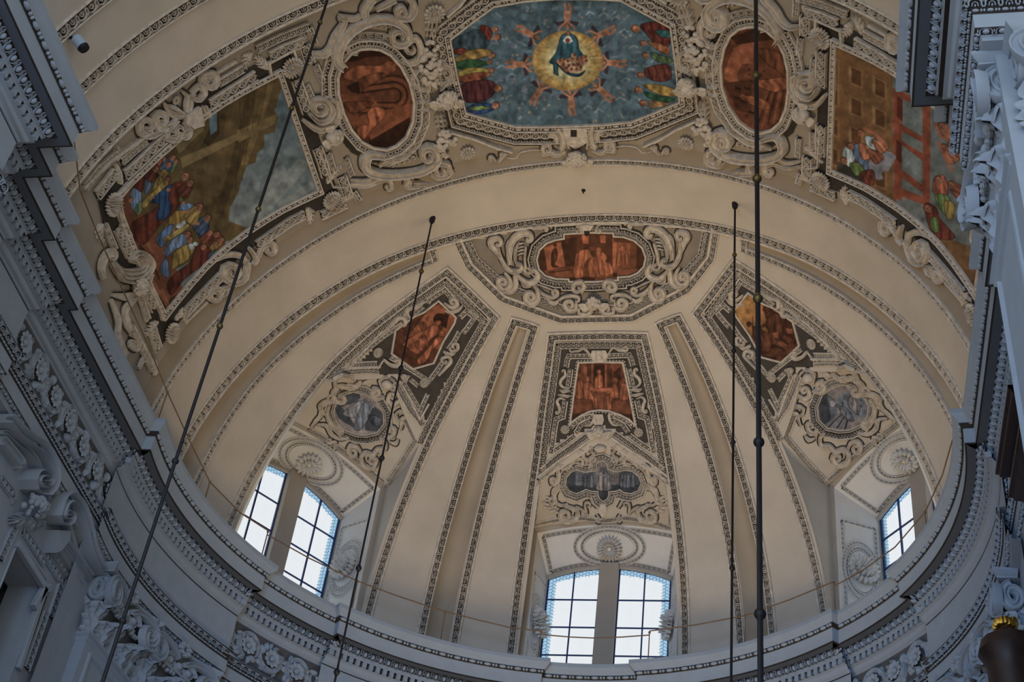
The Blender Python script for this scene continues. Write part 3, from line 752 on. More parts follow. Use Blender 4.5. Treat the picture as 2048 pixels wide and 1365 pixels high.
def volute_px(pts, c, r, turns=1.6, ccw=None):
    """a curve through pts that winds into a spiral about c (pixel frame, y down)"""
    p = np.asarray(pts, float); e = p[-1]; c = np.asarray(c, float)
    a0 = math.degrees(math.atan2(e[1]-c[1], e[0]-c[0])); r = np.linalg.norm(e-c)
    dirn = e-p[-2]; cw = (e[0]-c[0])*dirn[1]-(e[1]-c[1])*dirn[0]
    s = 1 if (cw > 0 if ccw is None else ccw) else -1
    sp = spiral(c, r, a0, s*turns*0.78, k=0.24)
    return np.vstack([cr(p, 6)[:-1], sp])
def offset_px(poly, d, closed=True):
    """offset a pixel polygon outwards by d pixels"""
    p = np.asarray(poly, float); n = len(p); a = p-np.roll(p, 1, 0); b = np.roll(p, -1, 0)-p
    if not closed: a[0] = b[0]; b[-1] = a[-1]
    a /= np.linalg.norm(a, axis=1, keepdims=True)+1e-9; b /= np.linalg.norm(b, axis=1, keepdims=True)+1e-9
    t = a+b; t /= np.linalg.norm(t, axis=1, keepdims=True)+1e-9; nr = np.stack([t[:, 1], -t[:, 0]], 1)
    ar = 0.5*np.sum(p[:, 0]*np.roll(p[:, 1], -1)-np.roll(p[:, 0], -1)*p[:, 1])
    if closed and ar < 0: nr = -nr
    return p+nr*d/np.clip((t*a).sum(1), 0.5, 1)[:, None]
def closed_px(poly, step=3.0): return dense(np.vstack([poly, poly[:1]]), step)
def strip_band(parent, surf, px, w, kind, pitch, h=0.035, fil=(0.03, 0.03), mx=False, ground=None, m=None, base=0.0, closed=False, segs=None, flip=False):
    """a carved run on pixels px: dark ground, fillets both sides, ornament joined"""
    pa = on(surf, px, mx); g = MB()
    sweep(g, pa, [(-w/2, base-0.03), (-w/2, base+h*0.3), (w/2, base+h*0.3), (w/2, base-0.03)], closed=closed)
    g.build('ground', ground or GROUND, parent, smooth=False)
    f = MB()
    for s, fw in ((-1, fil[0]), (1, fil[1])):
        if fw: sweep(f, pa, [(q[0], q[1]+base) for q in flat_sec(fw, h*1.2, s*(w/2+fw/2), 0.008)], closed=closed)
    if fil[0] or fil[1]: f.build('fillet', m or STUCCO, parent)
    o = MB()
    for q in (segs if segs is not None else [px]):
        ornament(o, on(surf, dense(q, 3.0), mx), kind, w*0.95, pitch, h*0.75, base=base+h*0.3, flip=flip)
    if o.n: o.build('running_ornament', m or STUCCO, parent, smooth=False, kind='stuff')
def fillet_line(parent, surf, px, w, h, mx=False, m=None, name='fillet', sec='flat', closed=False):
    f = MB(); pa = on(surf, dense(px, 4.0) if sec != 'raw' else px, mx)
    sweep(f, pa, flat_sec(w, h) if sec in ('flat', 'raw') else round_sec(w, h), closed=closed); return f.build(name, m or STUCCO, parent)
def plate(parent, surf, poly, h, th=0.03, name='plate', m=None, mx=False, smooth=False):
    """a slab with the outline of a pixel polygon, standing h above the surface"""
    pa = on(surf, np.asarray(poly, float), mx); n = len(poly); top = pa.off(h); bot = pa.off(h-th); b = MB()
    c = (pa.P.mean(0)+pa.N.mean(0)*h)
    b.add(np.vstack([top, bot]), [tuple(range(n))]+[(i, n+i, n+(i+1) % n, (i+1) % n) for i in range(n)])
    return b.build(name, m or STUCCO, parent, smooth=smooth)
def field_px(parent, surf, poly, h, m, name='panel_ground', step=7.0, mx=False):
    """a curved ground following the vault, bounded by a pixel polygon"""
    c = Canvas(poly, step); s = c; ins = s.inside(offset_px(s.poly, step*0.3)); q = ins[:-1, :-1] & ins[1:, :-1] & ins[:-1, 1:] & ins[1:, 1:]
    pa = on(surf, np.stack([s.X.ravel(), s.Y.ravel()], 1), mx); V = pa.off(h); V = V[::-1] if mx else V
    I, J = np.nonzero(q); b = MB(); b.add(V, np.stack([I*s.nx+J, I*s.nx+J+1, (I+1)*s.nx+J+1, (I+1)*s.nx+J], 1).tolist())
    return b.build(name, m, parent)
def flower(name, label, surf, c, rpx, group=None, petals=14, layers=2, mx=False, m=None, parent=None, H=0.22, ring_=False):
    pa = on(surf, [c, (c[0]+rpx, c[1])], mx)
    i = 1 if mx else 0
    P, N = pa.P[i], pa.N[i]; R = rpx/90.0
    if parent is None: parent = thing(name, label, 'rosette', P, group)
    rosette(parent, P+N*0.02, N, (0.1, 0, 1), R, petals, layers, m or STUCCO, H=H)
    return parent
def head(parent, P, N, up, R, wings=True, face_tilt=0.0, hair=True, wing_l=1.7, mw=None):
    """a cherub's head modelled as one face mesh with hair and two wings as parts. N looks out of the surface"""
    N = np.asarray(N, float)/np.linalg.norm(N); up = np.asarray(up, float); up = up-N*(up@N); up /= np.linalg.norm(up); rt = np.cross(up, N)
    m = mw or STUCCO
    nu, nv = 60, 44; G = []
    for j, e in enumerate(np.linspace(-math.pi/2, math.pi/2, nv)):
        row = []
        for i in range(nu):
            a = 2*math.pi*i/nu
            x, y, z = math.cos(e)*math.sin(a)*0.86, math.sin(e)*1.05, math.cos(e)*math.cos(a)*0.95
            if y < 0: x *= 1+0.16*y; z *= 1+0.05*y                      # narrower chin
            def bump(cx, cy, s, d): return d*math.exp(-(((x-cx)/s)**2+((y-cy)/s)**2)) if z > 0 else 0
            z += bump(0, -0.14, 0.12, 0.40)+bump(0, 0.04, 0.07, 0.16)   # nose
            z += bump(0.33, -0.25, 0.24, 0.09)+bump(-0.33, -0.25, 0.24, 0.09)  # cheeks
            z -= bump(0.30, 0.06, 0.15, 0.34)+bump(-0.30, 0.06, 0.15, 0.34)    # eye sockets
            z += bump(0.30, 0.05, 0.07, 0.16)+bump(-0.30, 0.05, 0.07, 0.16)+bump(0.3, 0.26, 0.16, 0.12)+bump(-0.3, 0.26, 0.16, 0.12)    # eyeballs, brows
            z += bump(0.10, -0.40, 0.09, 0.07)+bump(-0.10, -0.40, 0.09, 0.07)-bump(0, -0.46, 0.13, 0.22)-bump(0.16, -0.45, 0.08, 0.12)-bump(-0.16, -0.45, 0.08, 0.12)+bump(0, -0.57, 0.12, 0.14)
            z += bump(0, -0.78, 0.18, 0.08)+bump(0.3, 0.22, 0.18, 0.05)+bump(-0.3, 0.22, 0.18, 0.05)
            row.append(P+R*(rt*x+up*y+N*(z*0.9+0.35)))
        G.append(row)
    b = MB(); b.grid(np.array(G), wrap=True); b.build('face', m, parent)
    if hair:
        rr = random.Random(int(abs(P[0]*97+P[2]*31))); b = MB()
        for k in range(60):
            a = rr.uniform(-2.1, 2.1); q = rr.uniform(0.72, 1.12)
            x, y = 0.95*math.sin(a)*q, 0.12+0.98*math.cos(a)*q
            z = 0.25+0.7*math.sqrt(max(0, 1-min(1, (x/1.1)**2+(y/1.3)**2)))
            c = P+R*(rt*x+up*y+N*(z+0.08)); s_ = R*rr.uniform(0.15, 0.22)
            b.ball(c, rt*s_, up*s_, N*s_, 6, 4)
        b.build('curls', m, parent)
    if wings:
        for s in (-1, 1):
            b = MB()
            for k in range(7):
                t = k/6; L = R*wing_l*(1-0.5*t); ang = math.radians(18-50*t)
                d = rt*s*math.cos(ang)+up*math.sin(ang); c0 = P+rt*s*R*0.55-up*R*(0.25+0.25*t); n2 = np.cross(d, N)
                pts = np.array([c0+d*L*q-up*R*0.35*q*q for q in np.linspace(0, 1, 7)])-up*R*0.1
                ribbon(b, Path(pts+N*R*(0.34-0.045*k), np.repeat(N[None], 7, 0)), R*np.array([0.30, 0.50, 0.46, 0.20]), R*np.array([0.14, 0.18, 0.14, 0.06]), RIDGE)
            b.build('wing', m, parent)
def leaf_plume(parent, surf, pts, w, h=0.05, mx=False, n=6, name='acanthus_leaf', lobes=6, m=None):
    """an acanthus leaf: midrib with paired lobes along a pixel curve"""
    px = cr(pts, n); pa = on(surf, px, mx); S, t = sides(pa); N = len(pa.P); b = MB()
    ribbon(b, pa, np.array([0.25, 0.3, 0.2, 0.08])*w, np.array([h, h*1.1, h*0.9, h*0.4]), ROUND)
    for i in range(lobes):
        k = int((i+0.7)/(lobes+0.6)*(N-1)); f = math.sin(math.pi*(0.18+0.78*(i+0.5)/lobes)); P, nn_, tt, ss = pa.P[k], pa.N[k], t[k], S[k]
        for s in (-1, 1):
            q = np.array([P+ss*s*w*0.5*f*x+tt*w*0.42*x*x for x in np.linspace(0, 1.05, 5)])
            ribbon(b, Path(q, np.repeat(nn_[None], 5, 0)), w*0.30*f*np.array([0.6, 1.0, 0.9, 0.25])+0.004, h*np.array([0.8, 1.0, 0.8, 0.3]), ROUND)
    return b.build(name, m or STUCCO, parent)
# ================================================================== painter: pictures are drawn as colours of a fine grid lying on the vault
KALB = np.array([0.78, 1.0, 1.22])
class Canvas:
    def __init__(s, poly, step=1.3):
        s.poly = np.asarray(poly, float); s.x0, s.y0 = s.poly.min(0)-2; x1, y1 = s.poly.max(0)+2; step = step/2 if step < 4 else step
        s.nx, s.ny = int((x1-s.x0)/step)+1, int((y1-s.y0)/step)+1; s.step = step
        s.X, s.Y = np.meshgrid(s.x0+np.arange(s.nx)*step, s.y0+np.arange(s.ny)*step)
        s.C = np.zeros((s.ny, s.nx, 3))
    def inside(s, poly):
        p = np.asarray(poly, float); m = np.zeros(s.X.shape, bool); x0, y0 = p.min(0); x1, y1 = p.max(0)
        i0, i1 = max(0, int((y0-s.y0)/s.step)), min(s.ny, int((y1-s.y0)/s.step)+2); j0, j1 = max(0, int((x0-s.x0)/s.step)), min(s.nx, int((x1-s.x0)/s.step)+2)
        if i1 <= i0 or j1 <= j0: return m
        X, Y = s.X[i0:i1, j0:j1], s.Y[i0:i1, j0:j1]; q = np.zeros(X.shape, bool); n = len(p)
        for i in range(n):
            xa, ya = p[i]; xb, yb = p[(i+1) % n]
            if ya == yb: continue
            c = ((ya > Y) != (yb > Y)) & (X < (xb-xa)*(Y-ya)/(yb-ya)+xa); q ^= c
        m[i0:i1, j0:j1] = q; return m
    def fill(s, col): s.C[:] = col
    def grad(s, mask, c0, c1, p0, p1):
        p0, p1 = np.asarray(p0, float), np.asarray(p1, float); d = p1-p0; t = np.clip(((s.X-p0[0])*d[0]+(s.Y-p0[1])*d[1])/(d@d), 0, 1)[..., None]
        c = np.asarray(c0, float)*(1-t)+np.asarray(c1, float)*t; s.C[mask] = c[mask]
    def poly_(s, pts, col, smooth=False):
        m = s.inside(cr(pts, 5, closed=True) if smooth else pts)
        if callable(col): col(m)
        else: s.C[m] = col
        return m
    def ell(s, cx, cy, rx, ry, col, rot=0.0, mix=1.0):
        a = math.radians(rot); dx, dy = s.X-cx, s.Y-cy; u = dx*math.cos(a)+dy*math.sin(a); v = -dx*math.sin(a)+dy*math.cos(a)
        m = (u/rx)**2+(v/ry)**2 <= 1; s.C[m] = s.C[m]*(1-mix)+np.asarray(col, float)*mix; return m
    def line(s, pts, w, col, mix=1.0, smooth=True):
        p = cr(pts, 6) if smooth and len(pts) > 2 else np.asarray(pts, float); D = np.full(s.X.shape, 1e9)
        x0, y0 = p.min(0)-w-2; x1, y1 = p.max(0)+w+2
        i0, i1 = max(0, int((y0-s.y0)/s.step)), min(s.ny, int((y1-s.y0)/s.step)+2); j0, j1 = max(0, int((x0-s.x0)/s.step)), min(s.nx, int((x1-s.x0)/s.step)+2)
        if i1 <= i0 or j1 <= j0: return
        X, Y = s.X[i0:i1, j0:j1], s.Y[i0:i1, j0:j1]; D = np.full(X.shape, 1e9)
        for a, b in zip(p[:-1], p[1:]):
            d = b-a; t = np.clip(((X-a[0])*d[0]+(Y-a[1])*d[1])/(d@d+1e-9), 0, 1); D = np.minimum(D, np.hypot(X-a[0]-t*d[0], Y-a[1]-t*d[1]))
        al = np.clip((w/2-D)/s.step+0.5, 0, 1)[..., None]*mix; sub = s.C[i0:i1, j0:j1]; s.C[i0:i1, j0:j1] = sub*(1-al)+np.asarray(col, float)*al
    def robe(s, pts, col, dirn=(0, 1), n=7, dark=0.70, light=1.20, seed=0):
        """a draped garment: filled outline with folds running along dirn"""
        p = cr(pts, 4, closed=True); m = s.inside(p)
        if not m.any(): return m
        d = np.asarray(dirn, float); d /= np.linalg.norm(d); t = s.X*(-d[1])+s.Y*d[0]; l = s.X*d[0]+s.Y*d[1]
        t0, t1 = t[m].min(), t[m].max(); l0, l1 = l[m].min(), l[m].max()
        u = (t-t0)/(t1-t0+1e-6); v = (l-l0)/(l1-l0+1e-6)
        ph = seed*1.7
        f = np.sin(u*n*0.62*math.pi*2+2.2*np.sin(v*2.6+ph)+ph)*0.6+np.sin(u*n*math.pi*2.3+4.1*v+1.5*np.sin(v*7+ph)+ph*2)*0.4
        sh = 1.0+np.where(f > 0, f*(light-1), f*(1-dark)); sh *= 1.12-0.42*np.abs(u-0.38)
        s.C[m] = np.clip(np.asarray(col, float)*sh[m][:, None], 0, 255); s.line(np.vstack([p, p[:1]]), 1.3, np.asarray(col, float)*0.38, 0.75, smooth=False); return m
    def headp(s, cx, cy, r, skin=(196, 130, 88), hair=(70, 44, 28), rot=0.0):
        a = math.radians(rot); up = np.array([math.sin(a), -math.cos(a)]); rt = np.array([math.cos(a), math.sin(a)])
        s.ell(cx+up[0]*r*0.35, cy+up[1]*r*0.35, r*1.05, r*1.05, hair)
        s.ell(cx, cy, r*0.78, r, skin, rot); q = np.asarray(skin, float)
        s.ell(cx-rt[0]*r*0.35, cy-rt[1]*r*0.35, r*0.3, r*0.8, q*0.72, rot, 0.7)
        for k in (-0.3, 0.35):
            e = np.array([cx, cy])+rt*r*k+up*r*0.12; s.ell(e[0], e[1], r*0.16, r*0.11, q*0.35, rot)
        e = np.array([cx, cy])-up*r*0.5; s.ell(e[0], e[1], r*0.25, r*0.09, q*0.55, rot)
    def bust(s, x, y, r, col, d=(-0.6, 0.8)):
        d = np.asarray(d, float); n = np.array([-d[1], d[0]]); p = np.array([x, y]); s.robe([p+n*r*0.7, p+d*r*1.2+n*r*1.6, p+d*r*4.5+n*r*2.0, p+d*r*5-n*r*1.8, p+d*r*1.3-n*r*1.5, p-n*r*0.7], col, dirn=tuple(d), n=4, seed=int(x*3+y))
    def noise(s, amt, sc=9.0, seed=1):
        r = np.random.default_rng(seed); out = np.zeros((s.ny, s.nx))
        for k in range(3):
            q = sc/2**k/s.step; gy, gx = int(s.ny/q)+3, int(s.nx/q)+3; g = r.normal(size=(gy, gx))
            yy, xx = np.arange(s.ny)/q, np.arange(s.nx)/q; i, j = yy.astype(int), xx.astype(int); fy, fx = (yy-i)[:, None], (xx-j)[None, :]
            fy = fy*fy*(3-2*fy); fx = fx*fx*(3-2*fx)
            out += ((g[i][:, j]*(1-fy)+g[i+1][:, j]*fy)*(1-fx)+(g[i][:, j+1]*(1-fy)+g[i+1][:, j+1]*fy)*fx)/2**k
        s.C = np.clip(s.C*(1+amt*out[..., None]), 0, 255)
    def build(s, parent, surf, h, gain=1.0, name='painted_surface', grow=1.6):
        ins = s.inside(offset_px(s.poly, grow))[::2, ::2]; q = ins[:-1, :-1] | ins[1:, :-1] | ins[:-1, 1:] | ins[1:, 1:]
        cp = np.pad(s.C, ((1, 1), (1, 1), (0, 0)), mode='edge'); cb = sum(cp[i:i+s.ny, j:j+s.nx]*w_ for i, j, w_ in ((0, 1, 1), (1, 0, 1), (1, 1, 2.5), (1, 2, 1), (2, 1, 1)))/6.5; GX, GY, GC = s.X[::2, ::2], s.Y[::2, ::2], cb[::2, ::2]
        used = np.zeros(ins.shape, bool); used[:-1, :-1] |= q; used[1:, :-1] |= q; used[:-1, 1:] |= q; used[1:, 1:] |= q
        ix = -np.ones(ins.shape, int); ix[used] = np.arange(used.sum())
        pa = on(surf, np.stack([GX[used], GY[used]], 1)); V = pa.off(h)
        I, J = np.nonzero(q); F = np.stack([ix[I, J], ix[I, J+1], ix[I+1, J+1], ix[I+1, J]], 1)
        o0 = np.array(parent['_o']); me = bpy.data.meshes.new(name); nv, nf = len(V), len(F)
        me.vertices.add(nv); me.vertices.foreach_set('co', (V-o0).ravel()); me.loops.add(nf*4); me.loops.foreach_set('vertex_index', F.ravel().astype(np.int32))
        me.polygons.add(nf); me.polygons.foreach_set('loop_start', np.arange(0, nf*4, 4, dtype=np.int32)); me.update(calc_edges=True); me.validate()
        ca = me.color_attributes.new('paint', 'FLOAT_COLOR', 'POINT'); col = np.ones((nv, 4)); cc = lin(GC[used]); lum = cc.mean(1, keepdims=True); cc = cc*0.82+lum*0.18
        col[:, :3] = np.clip(cc*gain*KALB, 0, 0.95); ca.data.foreach_set('color', col.ravel())
        me.polygons.foreach_set('use_smooth', np.ones(nf, bool)); me.materials.append(PAINT)
        o = bpy.data.objects.new(name, me); COL.objects.link(o); o.parent = parent; return o
PAINT = bpy.data.materials.new('fresco_paint'); PAINT.use_nodes = True
_nt = PAINT.node_tree; _b = _nt.nodes['Principled BSDF']; _b.inputs['Roughness'].default_value = 0.75; _b.inputs['Specular IOR Level'].default_value = 0.15
_a = _nt.nodes.new('ShaderNodeAttribute'); _a.attribute_name = 'paint'
_n = _nt.nodes.new('ShaderNodeTexNoise'); _n.inputs['Scale'].default_value = 30.0; _n.inputs['Detail'].default_value = 6
_tc = _nt.nodes.new('ShaderNodeTexCoord'); _nt.links.new(_tc.outputs['Object'], _n.inputs['Vector'])
_m = _nt.nodes.new('ShaderNodeMix'); _m.data_type = 'RGBA'; _m.blend_type = 'MULTIPLY'; _m.inputs[0].default_value = 0.12
_nt.links.new(_a.outputs['Color'], _m.inputs[6]); _nt.links.new(_n.outputs['Fac'], _m.inputs[7]); _nt.links.new(_m.outputs[2], _b.inputs['Base Color'])
# ================================================================== keystone panel at the crown of the half dome
Z = ZCON
kp = thing('ceiling_painting', 'wide orange oval picture in a scrolled frame at the crown of the half dome', 'painting', VAULT.hit([(1180, 512)])[0], 'painted panels of the vault')
outl = [(913, 478), (916, 487), (936.5, 531), (1005, 598), (1121.5, 640), (1264, 637), (1374.5, 580), (1424, 516), (1432, 468), (1433.5, 460)]
strip_band(kp, VAULT, dense(outl, 3), 0.11, 'leaf', 0.17, 0.045, (0.03, 0.06), segs=[outl[0:3], outl[2:4], outl[3:5], outl[4:6], outl[5:7], outl[6:8], outl[7:10]])
budl = [(934, 484), (952, 519), (1012, 572), (1128, 617), (1258, 614.5), (1355, 562), (1404, 509), (1413, 463)]
strip_band(kp, VAULT, dense(budl, 3), 0.13, 'bud', 0.125, 0.05, (0.0, 0.02), segs=[budl[i:i+2] for i in range(7)])
# sunk dark slope between the two bands
sl = [(927, 481), (945, 524), (1010, 583), (1125, 627.5), (1261, 625.5), (1364, 571), (1414, 512), (1423, 462)]
pa = on(VAULT, dense(sl, 3)); b = MB(); sweep(b, pa, [(-0.06, 0.004), (0.06, 0.004)], cap=False); b.build('slope', mat('brown_grey_slope', (0.22, 0.195, 0.165), 0.85, 0.1, 2.0), kp, smooth=False)
field_px(kp, VAULT, [(940, 480), (955, 517), (1014, 568), (1129, 613), (1257, 610), (1352, 558), (1400, 506), (1408, 462), (1300, 452), (1180, 449), (1060, 458)], 0.004, mat('brown_grey_ground', (0.26, 0.225, 0.185), 0.9, 0.2, 3.0), step=4.5)
# picture and its mouldings
pic = [(1130.7, 469), (1131, 478), (1111, 481), (1095, 487), (1081, 500), (1076, 518), (1080, 536), (1092, 548), (1112, 554), (1139, 555), (1140, 560), (1187, 560), (1234, 557), (1234, 551), (1259, 549.5), (1274, 543), (1286, 531), (1289.5, 514), (1283, 496), (1267.6, 482), (1247, 475), (1225.5, 474), (1224.6, 467), (1180, 466)]
def frame_rings(parent, surf, poly, rings, mx=False):
    """rings: (kind, offset px, width m, pitch, height)"""
    for kind, off_, w, pitch, h in rings:
        p = closed_px(offset_px(poly, off_), 2.5)[:-1]
        if kind == 'fillet':
            f = MB(); sweep(f, on(surf, p, mx), flat_sec(w, h), closed=True); f.build('fillet', STUCCO, parent)
        elif kind == 'ground':
            f = MB(); sweep(f, on(surf, p, mx), [(-w/2, -0.02), (-w/2, h), (w/2, h), (w/2, -0.02)], closed=True); f.build('ground', GROUND, parent, smooth=False)
        else:
            o = MB(); ornament(o, on(surf, np.vstack([p, p[:1]]), mx), kind, w, pitch, 0.026, base=h); o.build('running_ornament', STUCCO, parent, smooth=False, kind='stuff')
frame_rings(kp, VAULT, pic, [('ground', 12, 0.30, 0, 0.03), ('fillet', 2.5, 0.045, 0, 0.06), ('pearl', 6.6, 0.035, 0.042, 0.03), ('fillet', 9, 0.016, 0, 0.05), ('wave', 14, 0.085, 0.14, 0.03), ('fillet', 19.5, 0.03, 0, 0.06)])
cv = Canvas(pic)
def O(v): return np.array([172, 86, 40])*(0.16+0.84*v)
cv.fill(O(0.55))
cv.poly_(Z([(960, 480), (1060, 450), (1105, 820), (1000, 760)]), O(0.38)); cv.poly_(Z([(1055, 450), (1260, 380), (1310, 660), (1100, 720)]), O(0.98))
cv.poly_(Z([(1255, 350), (1450, 320), (1460, 680), (1310, 660)]), O(0.33)); cv.poly_(Z([(1450, 280), (1960, 280), (1960, 700), (1440, 680)]), O(0.47))
cv.poly_(Z([(1505, 290), (1585, 290), (1585, 395), (1520, 395)]), O(1.1)); cv.poly_(np.array([(1199.5, 470), (1211, 470), (1212, 485), (1201, 485)]), O(1.1))
cv.poly_(Z([(960, 720), (1420, 690), (1480, 690), (1980, 700), (1980, 830), (1100, 830)]), O(0.72)); cv.poly_(Z([(1100, 730), (1400, 690), (1400, 715), (1110, 750)]), O(0.4))
q = Zf(1180, 420, 0.16847)
cv.poly_(q([(265, 330), (480, 400), (480, 680), (270, 700)]), O(0.85)); cv.poly_(q([(270, 380), (320, 380), (310, 650), (275, 660)]), O(1.12)); cv.poly_(q([(480, 330), (560, 380), (560, 700), (480, 690)]), O(0.6))
cv.poly_(q([(560, 380), (680, 500), (640, 700), (555, 720)]), O(0.34)); cv.poly_(q([(270, 690), (640, 700), (560, 790), (270, 790)]), O(0.78)); cv.poly_(q([(260, 310), (500, 310), (480, 395), (300, 375)]), O(0.5))
cv.poly_(q([(0, 760), (320, 740), (330, 800), (0, 800)]), O(0.3)); cv.poly_(Z([(1350, 795), (1662, 790), (1662, 830), (1360, 830)]), O(0.28))
cv.robe(Z([(1150, 500), (1200, 450), (1215, 560), (1180, 640), (1230, 670), (1150, 665)]), O(0.36), n=3); cv.headp(*Z([(1188, 420)])[0], 3.4, O(0.42), O(0.25))
cv.robe(Z([(1440, 520), (1530, 465), (1600, 480), (1620, 560), (1560, 600), (1530, 690), (1510, 800), (1400, 790), (1420, 640)]), O(1.0), n=5, seed=1); cv.line(Z([(1580, 500), (1620, 560), (1618, 600)]), 4, O(0.9)); cv.headp(*Z([(1632, 455)])[0], 4.6, O(1.0), O(0.62), 30)
cv.robe(np.array([(1172, 545), (1180, 518), (1195, 512), (1202, 522), (1208, 540), (1226, 553), (1175, 554)]), O(0.85), n=6, seed=2); cv.headp(1183, 497, 4.0, O(0.95), O(0.5))
cv.robe(q([(70, 510), (110, 485), (160, 500), (205, 560), (190, 610), (240, 630), (270, 760), (120, 770), (90, 640)]), O(0.98), n=5, seed=3); cv.headp(*q([(105, 478)])[0], 4.6, O(1.05), O(0.8)); cv.ell(*q([(165, 565)])[0], 6, 4, O(1.15), 20)
cv.robe(q([(310, 660), (330, 480), (345, 440), (400, 420), (430, 470), (400, 490), (370, 500), (375, 660)]), O(0.92), n=4, seed=4); cv.headp(*q([(415, 425)])[0], 3.6, O(0.85), O(0.5), 60); cv.line(q([(395, 450), (415, 500), (430, 520)]), 3, O(0.85)); cv.robe(q([(415, 520), (450, 520), (470, 640), (420, 640)]), O(0.9), n=3)
cv.noise(0.10, 10); cv.build(kp, VAULT, 0.02, 1.35)
# scrolls: traced on the left half and mirrored
def both(parent, surf, pts, w, h=0.06, name='scroll', **k):
    scroll_part(parent, surf, pts, w, h, name, **k); scroll_part(parent, surf, pts, w, h, name, mx=True, **k)
S1 = lambda pts, w, h=0.09, **k: both(kp, VAULT, pts, w, h, **k)
S1(volute_px(Z([(650, 640), (640, 520), (665, 380), (740, 285), (830, 255), (885, 275)]), Z([(868, 318)])[0], 7, 0.9), [0.10, 0.15, 0.16, 0.14, 0.07], 0.12, raw=True)
S1(volute_px(Z([(600, 640), (530, 540), (470, 450), (425, 400), (430, 345), (490, 318)]), Z([(500, 375)])[0], 8, 0.9), [0.06, 0.13, 0.15, 0.13, 0.06], 0.11, raw=True)
S1(volute_px(Z([(515, 430), (530, 520), (580, 630), (650, 700), (730, 712), (785, 680)]), Z([(748, 655)])[0], 6, 0.8), [0.05, 0.10, 0.12, 0.11, 0.05], 0.13, raw=True)
S1(Z([(640, 350), (622, 420), (640, 540), (690, 640)]), [0.04, 0.09, 0.10, 0.05], 0.10, sec=RIDGE); S1(Z([(760, 370), (720, 470), (715, 580), (735, 650)]), [0.05, 0.10, 0.09, 0.04], 0.11, sec=RIDGE)
for yy in (400, 440, 480, 520): S1(Z([(745, yy+10), (790, yy-8), (825, yy-10)]), [0.03, 0.05, 0.02], 0.05, sec=ROUND)
S1(volute_px(Z([(590, 730), (640, 800), (650, 880), (600, 935), (545, 925), (510, 870)]), Z([(562, 842)])[0], 9, 1.3), [0.07, 0.12, 0.13, 0.11, 0.06], 0.12, raw=True)
S1(volute_px(Z([(560, 955), (650, 965), (715, 900), (715, 800), (712, 735)]), Z([(690, 745)])[0], 4, 0.6), [0.05, 0.11, 0.13, 0.10, 0.05], 0.10, raw=True)
S1(volute_px(Z([(720, 735), (780, 800), (860, 850), (940, 835), (985, 780), (965, 715)]), Z([(925, 735)])[0], 7, 0.7), [0.06, 0.12, 0.14, 0.12, 0.05], 0.11, raw=True)
S1(volute_px(Z([(838, 430), (826, 560), (835, 660)]), Z([(868, 700)])[0], 8, 1.4, ccw=False), [0.05, 0.06, 0.08, 0.05], 0.10, raw=True)
S1(volute_px(Z([(930, 870), (972, 930), (985, 1010), (960, 1080), (890, 1105), (840, 1060)]), Z([(893, 1022)])[0], 10, 1.6), [0.06, 0.12, 0.14, 0.12, 0.05], 0.13, raw=True)
S1(volute_px(Z([(945, 875), (1000, 950), (1080, 1010), (1160, 1030), (1215, 1000)]), Z([(1180, 975)])[0], 8, 1.3), [0.05, 0.08, 0.09, 0.05], 0.10, raw=True)
S1(Z([(950, 868), (1060, 905), (1175, 950)]), [0.03, 0.05, 0.04], 0.08, sec=ROUND); S1(Z([(780, 790), (815, 900), (890, 900), (905, 860)]), [0.03, 0.08, 0.09, 0.03], 0.09, sec=RIDGE)
S1(volute_px(Z([(1230, 1060), (1310, 1020), (1420, 1010), (1470, 1030)]), Z([(1440, 1060)])[0], 6, 0.6), [0.05, 0.08, 0.09, 0.05], 0.09, raw=True)
S1(volute_px(Z([(1440, 1090), (1430, 1170), (1350, 1180), (1300, 1120)]), Z([(1360, 1120)])[0], 9, 1.3), [0.07, 0.11, 0.11, 0.05], 0.11, raw=True)
S1(volute_px(Z([(1470, 1160), (1480, 1220), (1560, 1235), (1620, 1195)]), Z([(1555, 1180)])[0], 8, 1.0), [0.06, 0.10, 0.11, 0.05], 0.10, raw=True)
S1(Z([(1090, 1045), (1140, 1090), (1190, 1100), (1230, 1065)]), [0.03, 0.10, 0.10, 0.05], 0.06, sec=FLUTE)
S1(volute_px(Z([(920, 200), (985, 190), (1060, 190)]), Z([(1075, 215)])[0], 5, 1.0, ccw=True), [0.05, 0.10, 0.08, 0.04], 0.09, raw=True)
S1(volute_px(Z([(1440, 170), (1480, 190), (1500, 240)]), Z([(1470, 235)])[0], 6, 1.1), [0.05, 0.06, 0.03], 0.09, raw=True)
S1(volute_px(Z([(1490, 960), (1535, 900), (1500, 845), (1440, 850)]), Z([(1455, 915)])[0], 9, 1.2), [0.10, 0.11, 0.10, 0.05], 0.12, raw=True)
plate(kp, VAULT, Z([(1480, 160), (1560, 150), (1650, 165), (1600, 230), (1590, 275), (1570, 285), (1540, 270), (1520, 230)]), 0.10, 0.08, 'keystone_bracket')
plate(kp, VAULT, Z([(1535, 220), (1600, 220), (1600, 265), (1568, 285), (1540, 265)]), 0.115, 0.03, 'bracket_hole', GROUND)
ch = thing('ceiling_cherub_head', 'winged cherub head below the orange oval picture at the crown of the half dome', 'sculpture', VAULT.hit([(1188, 601)])[0], 'cherub heads of the vault')
P = VAULT.hit([(1188, 603)]); N = VAULT.normal(P); head(ch, P[0]+N[0]*0.10, N[0], (0, -0.6, 1.0), 0.15, wing_l=1.9)
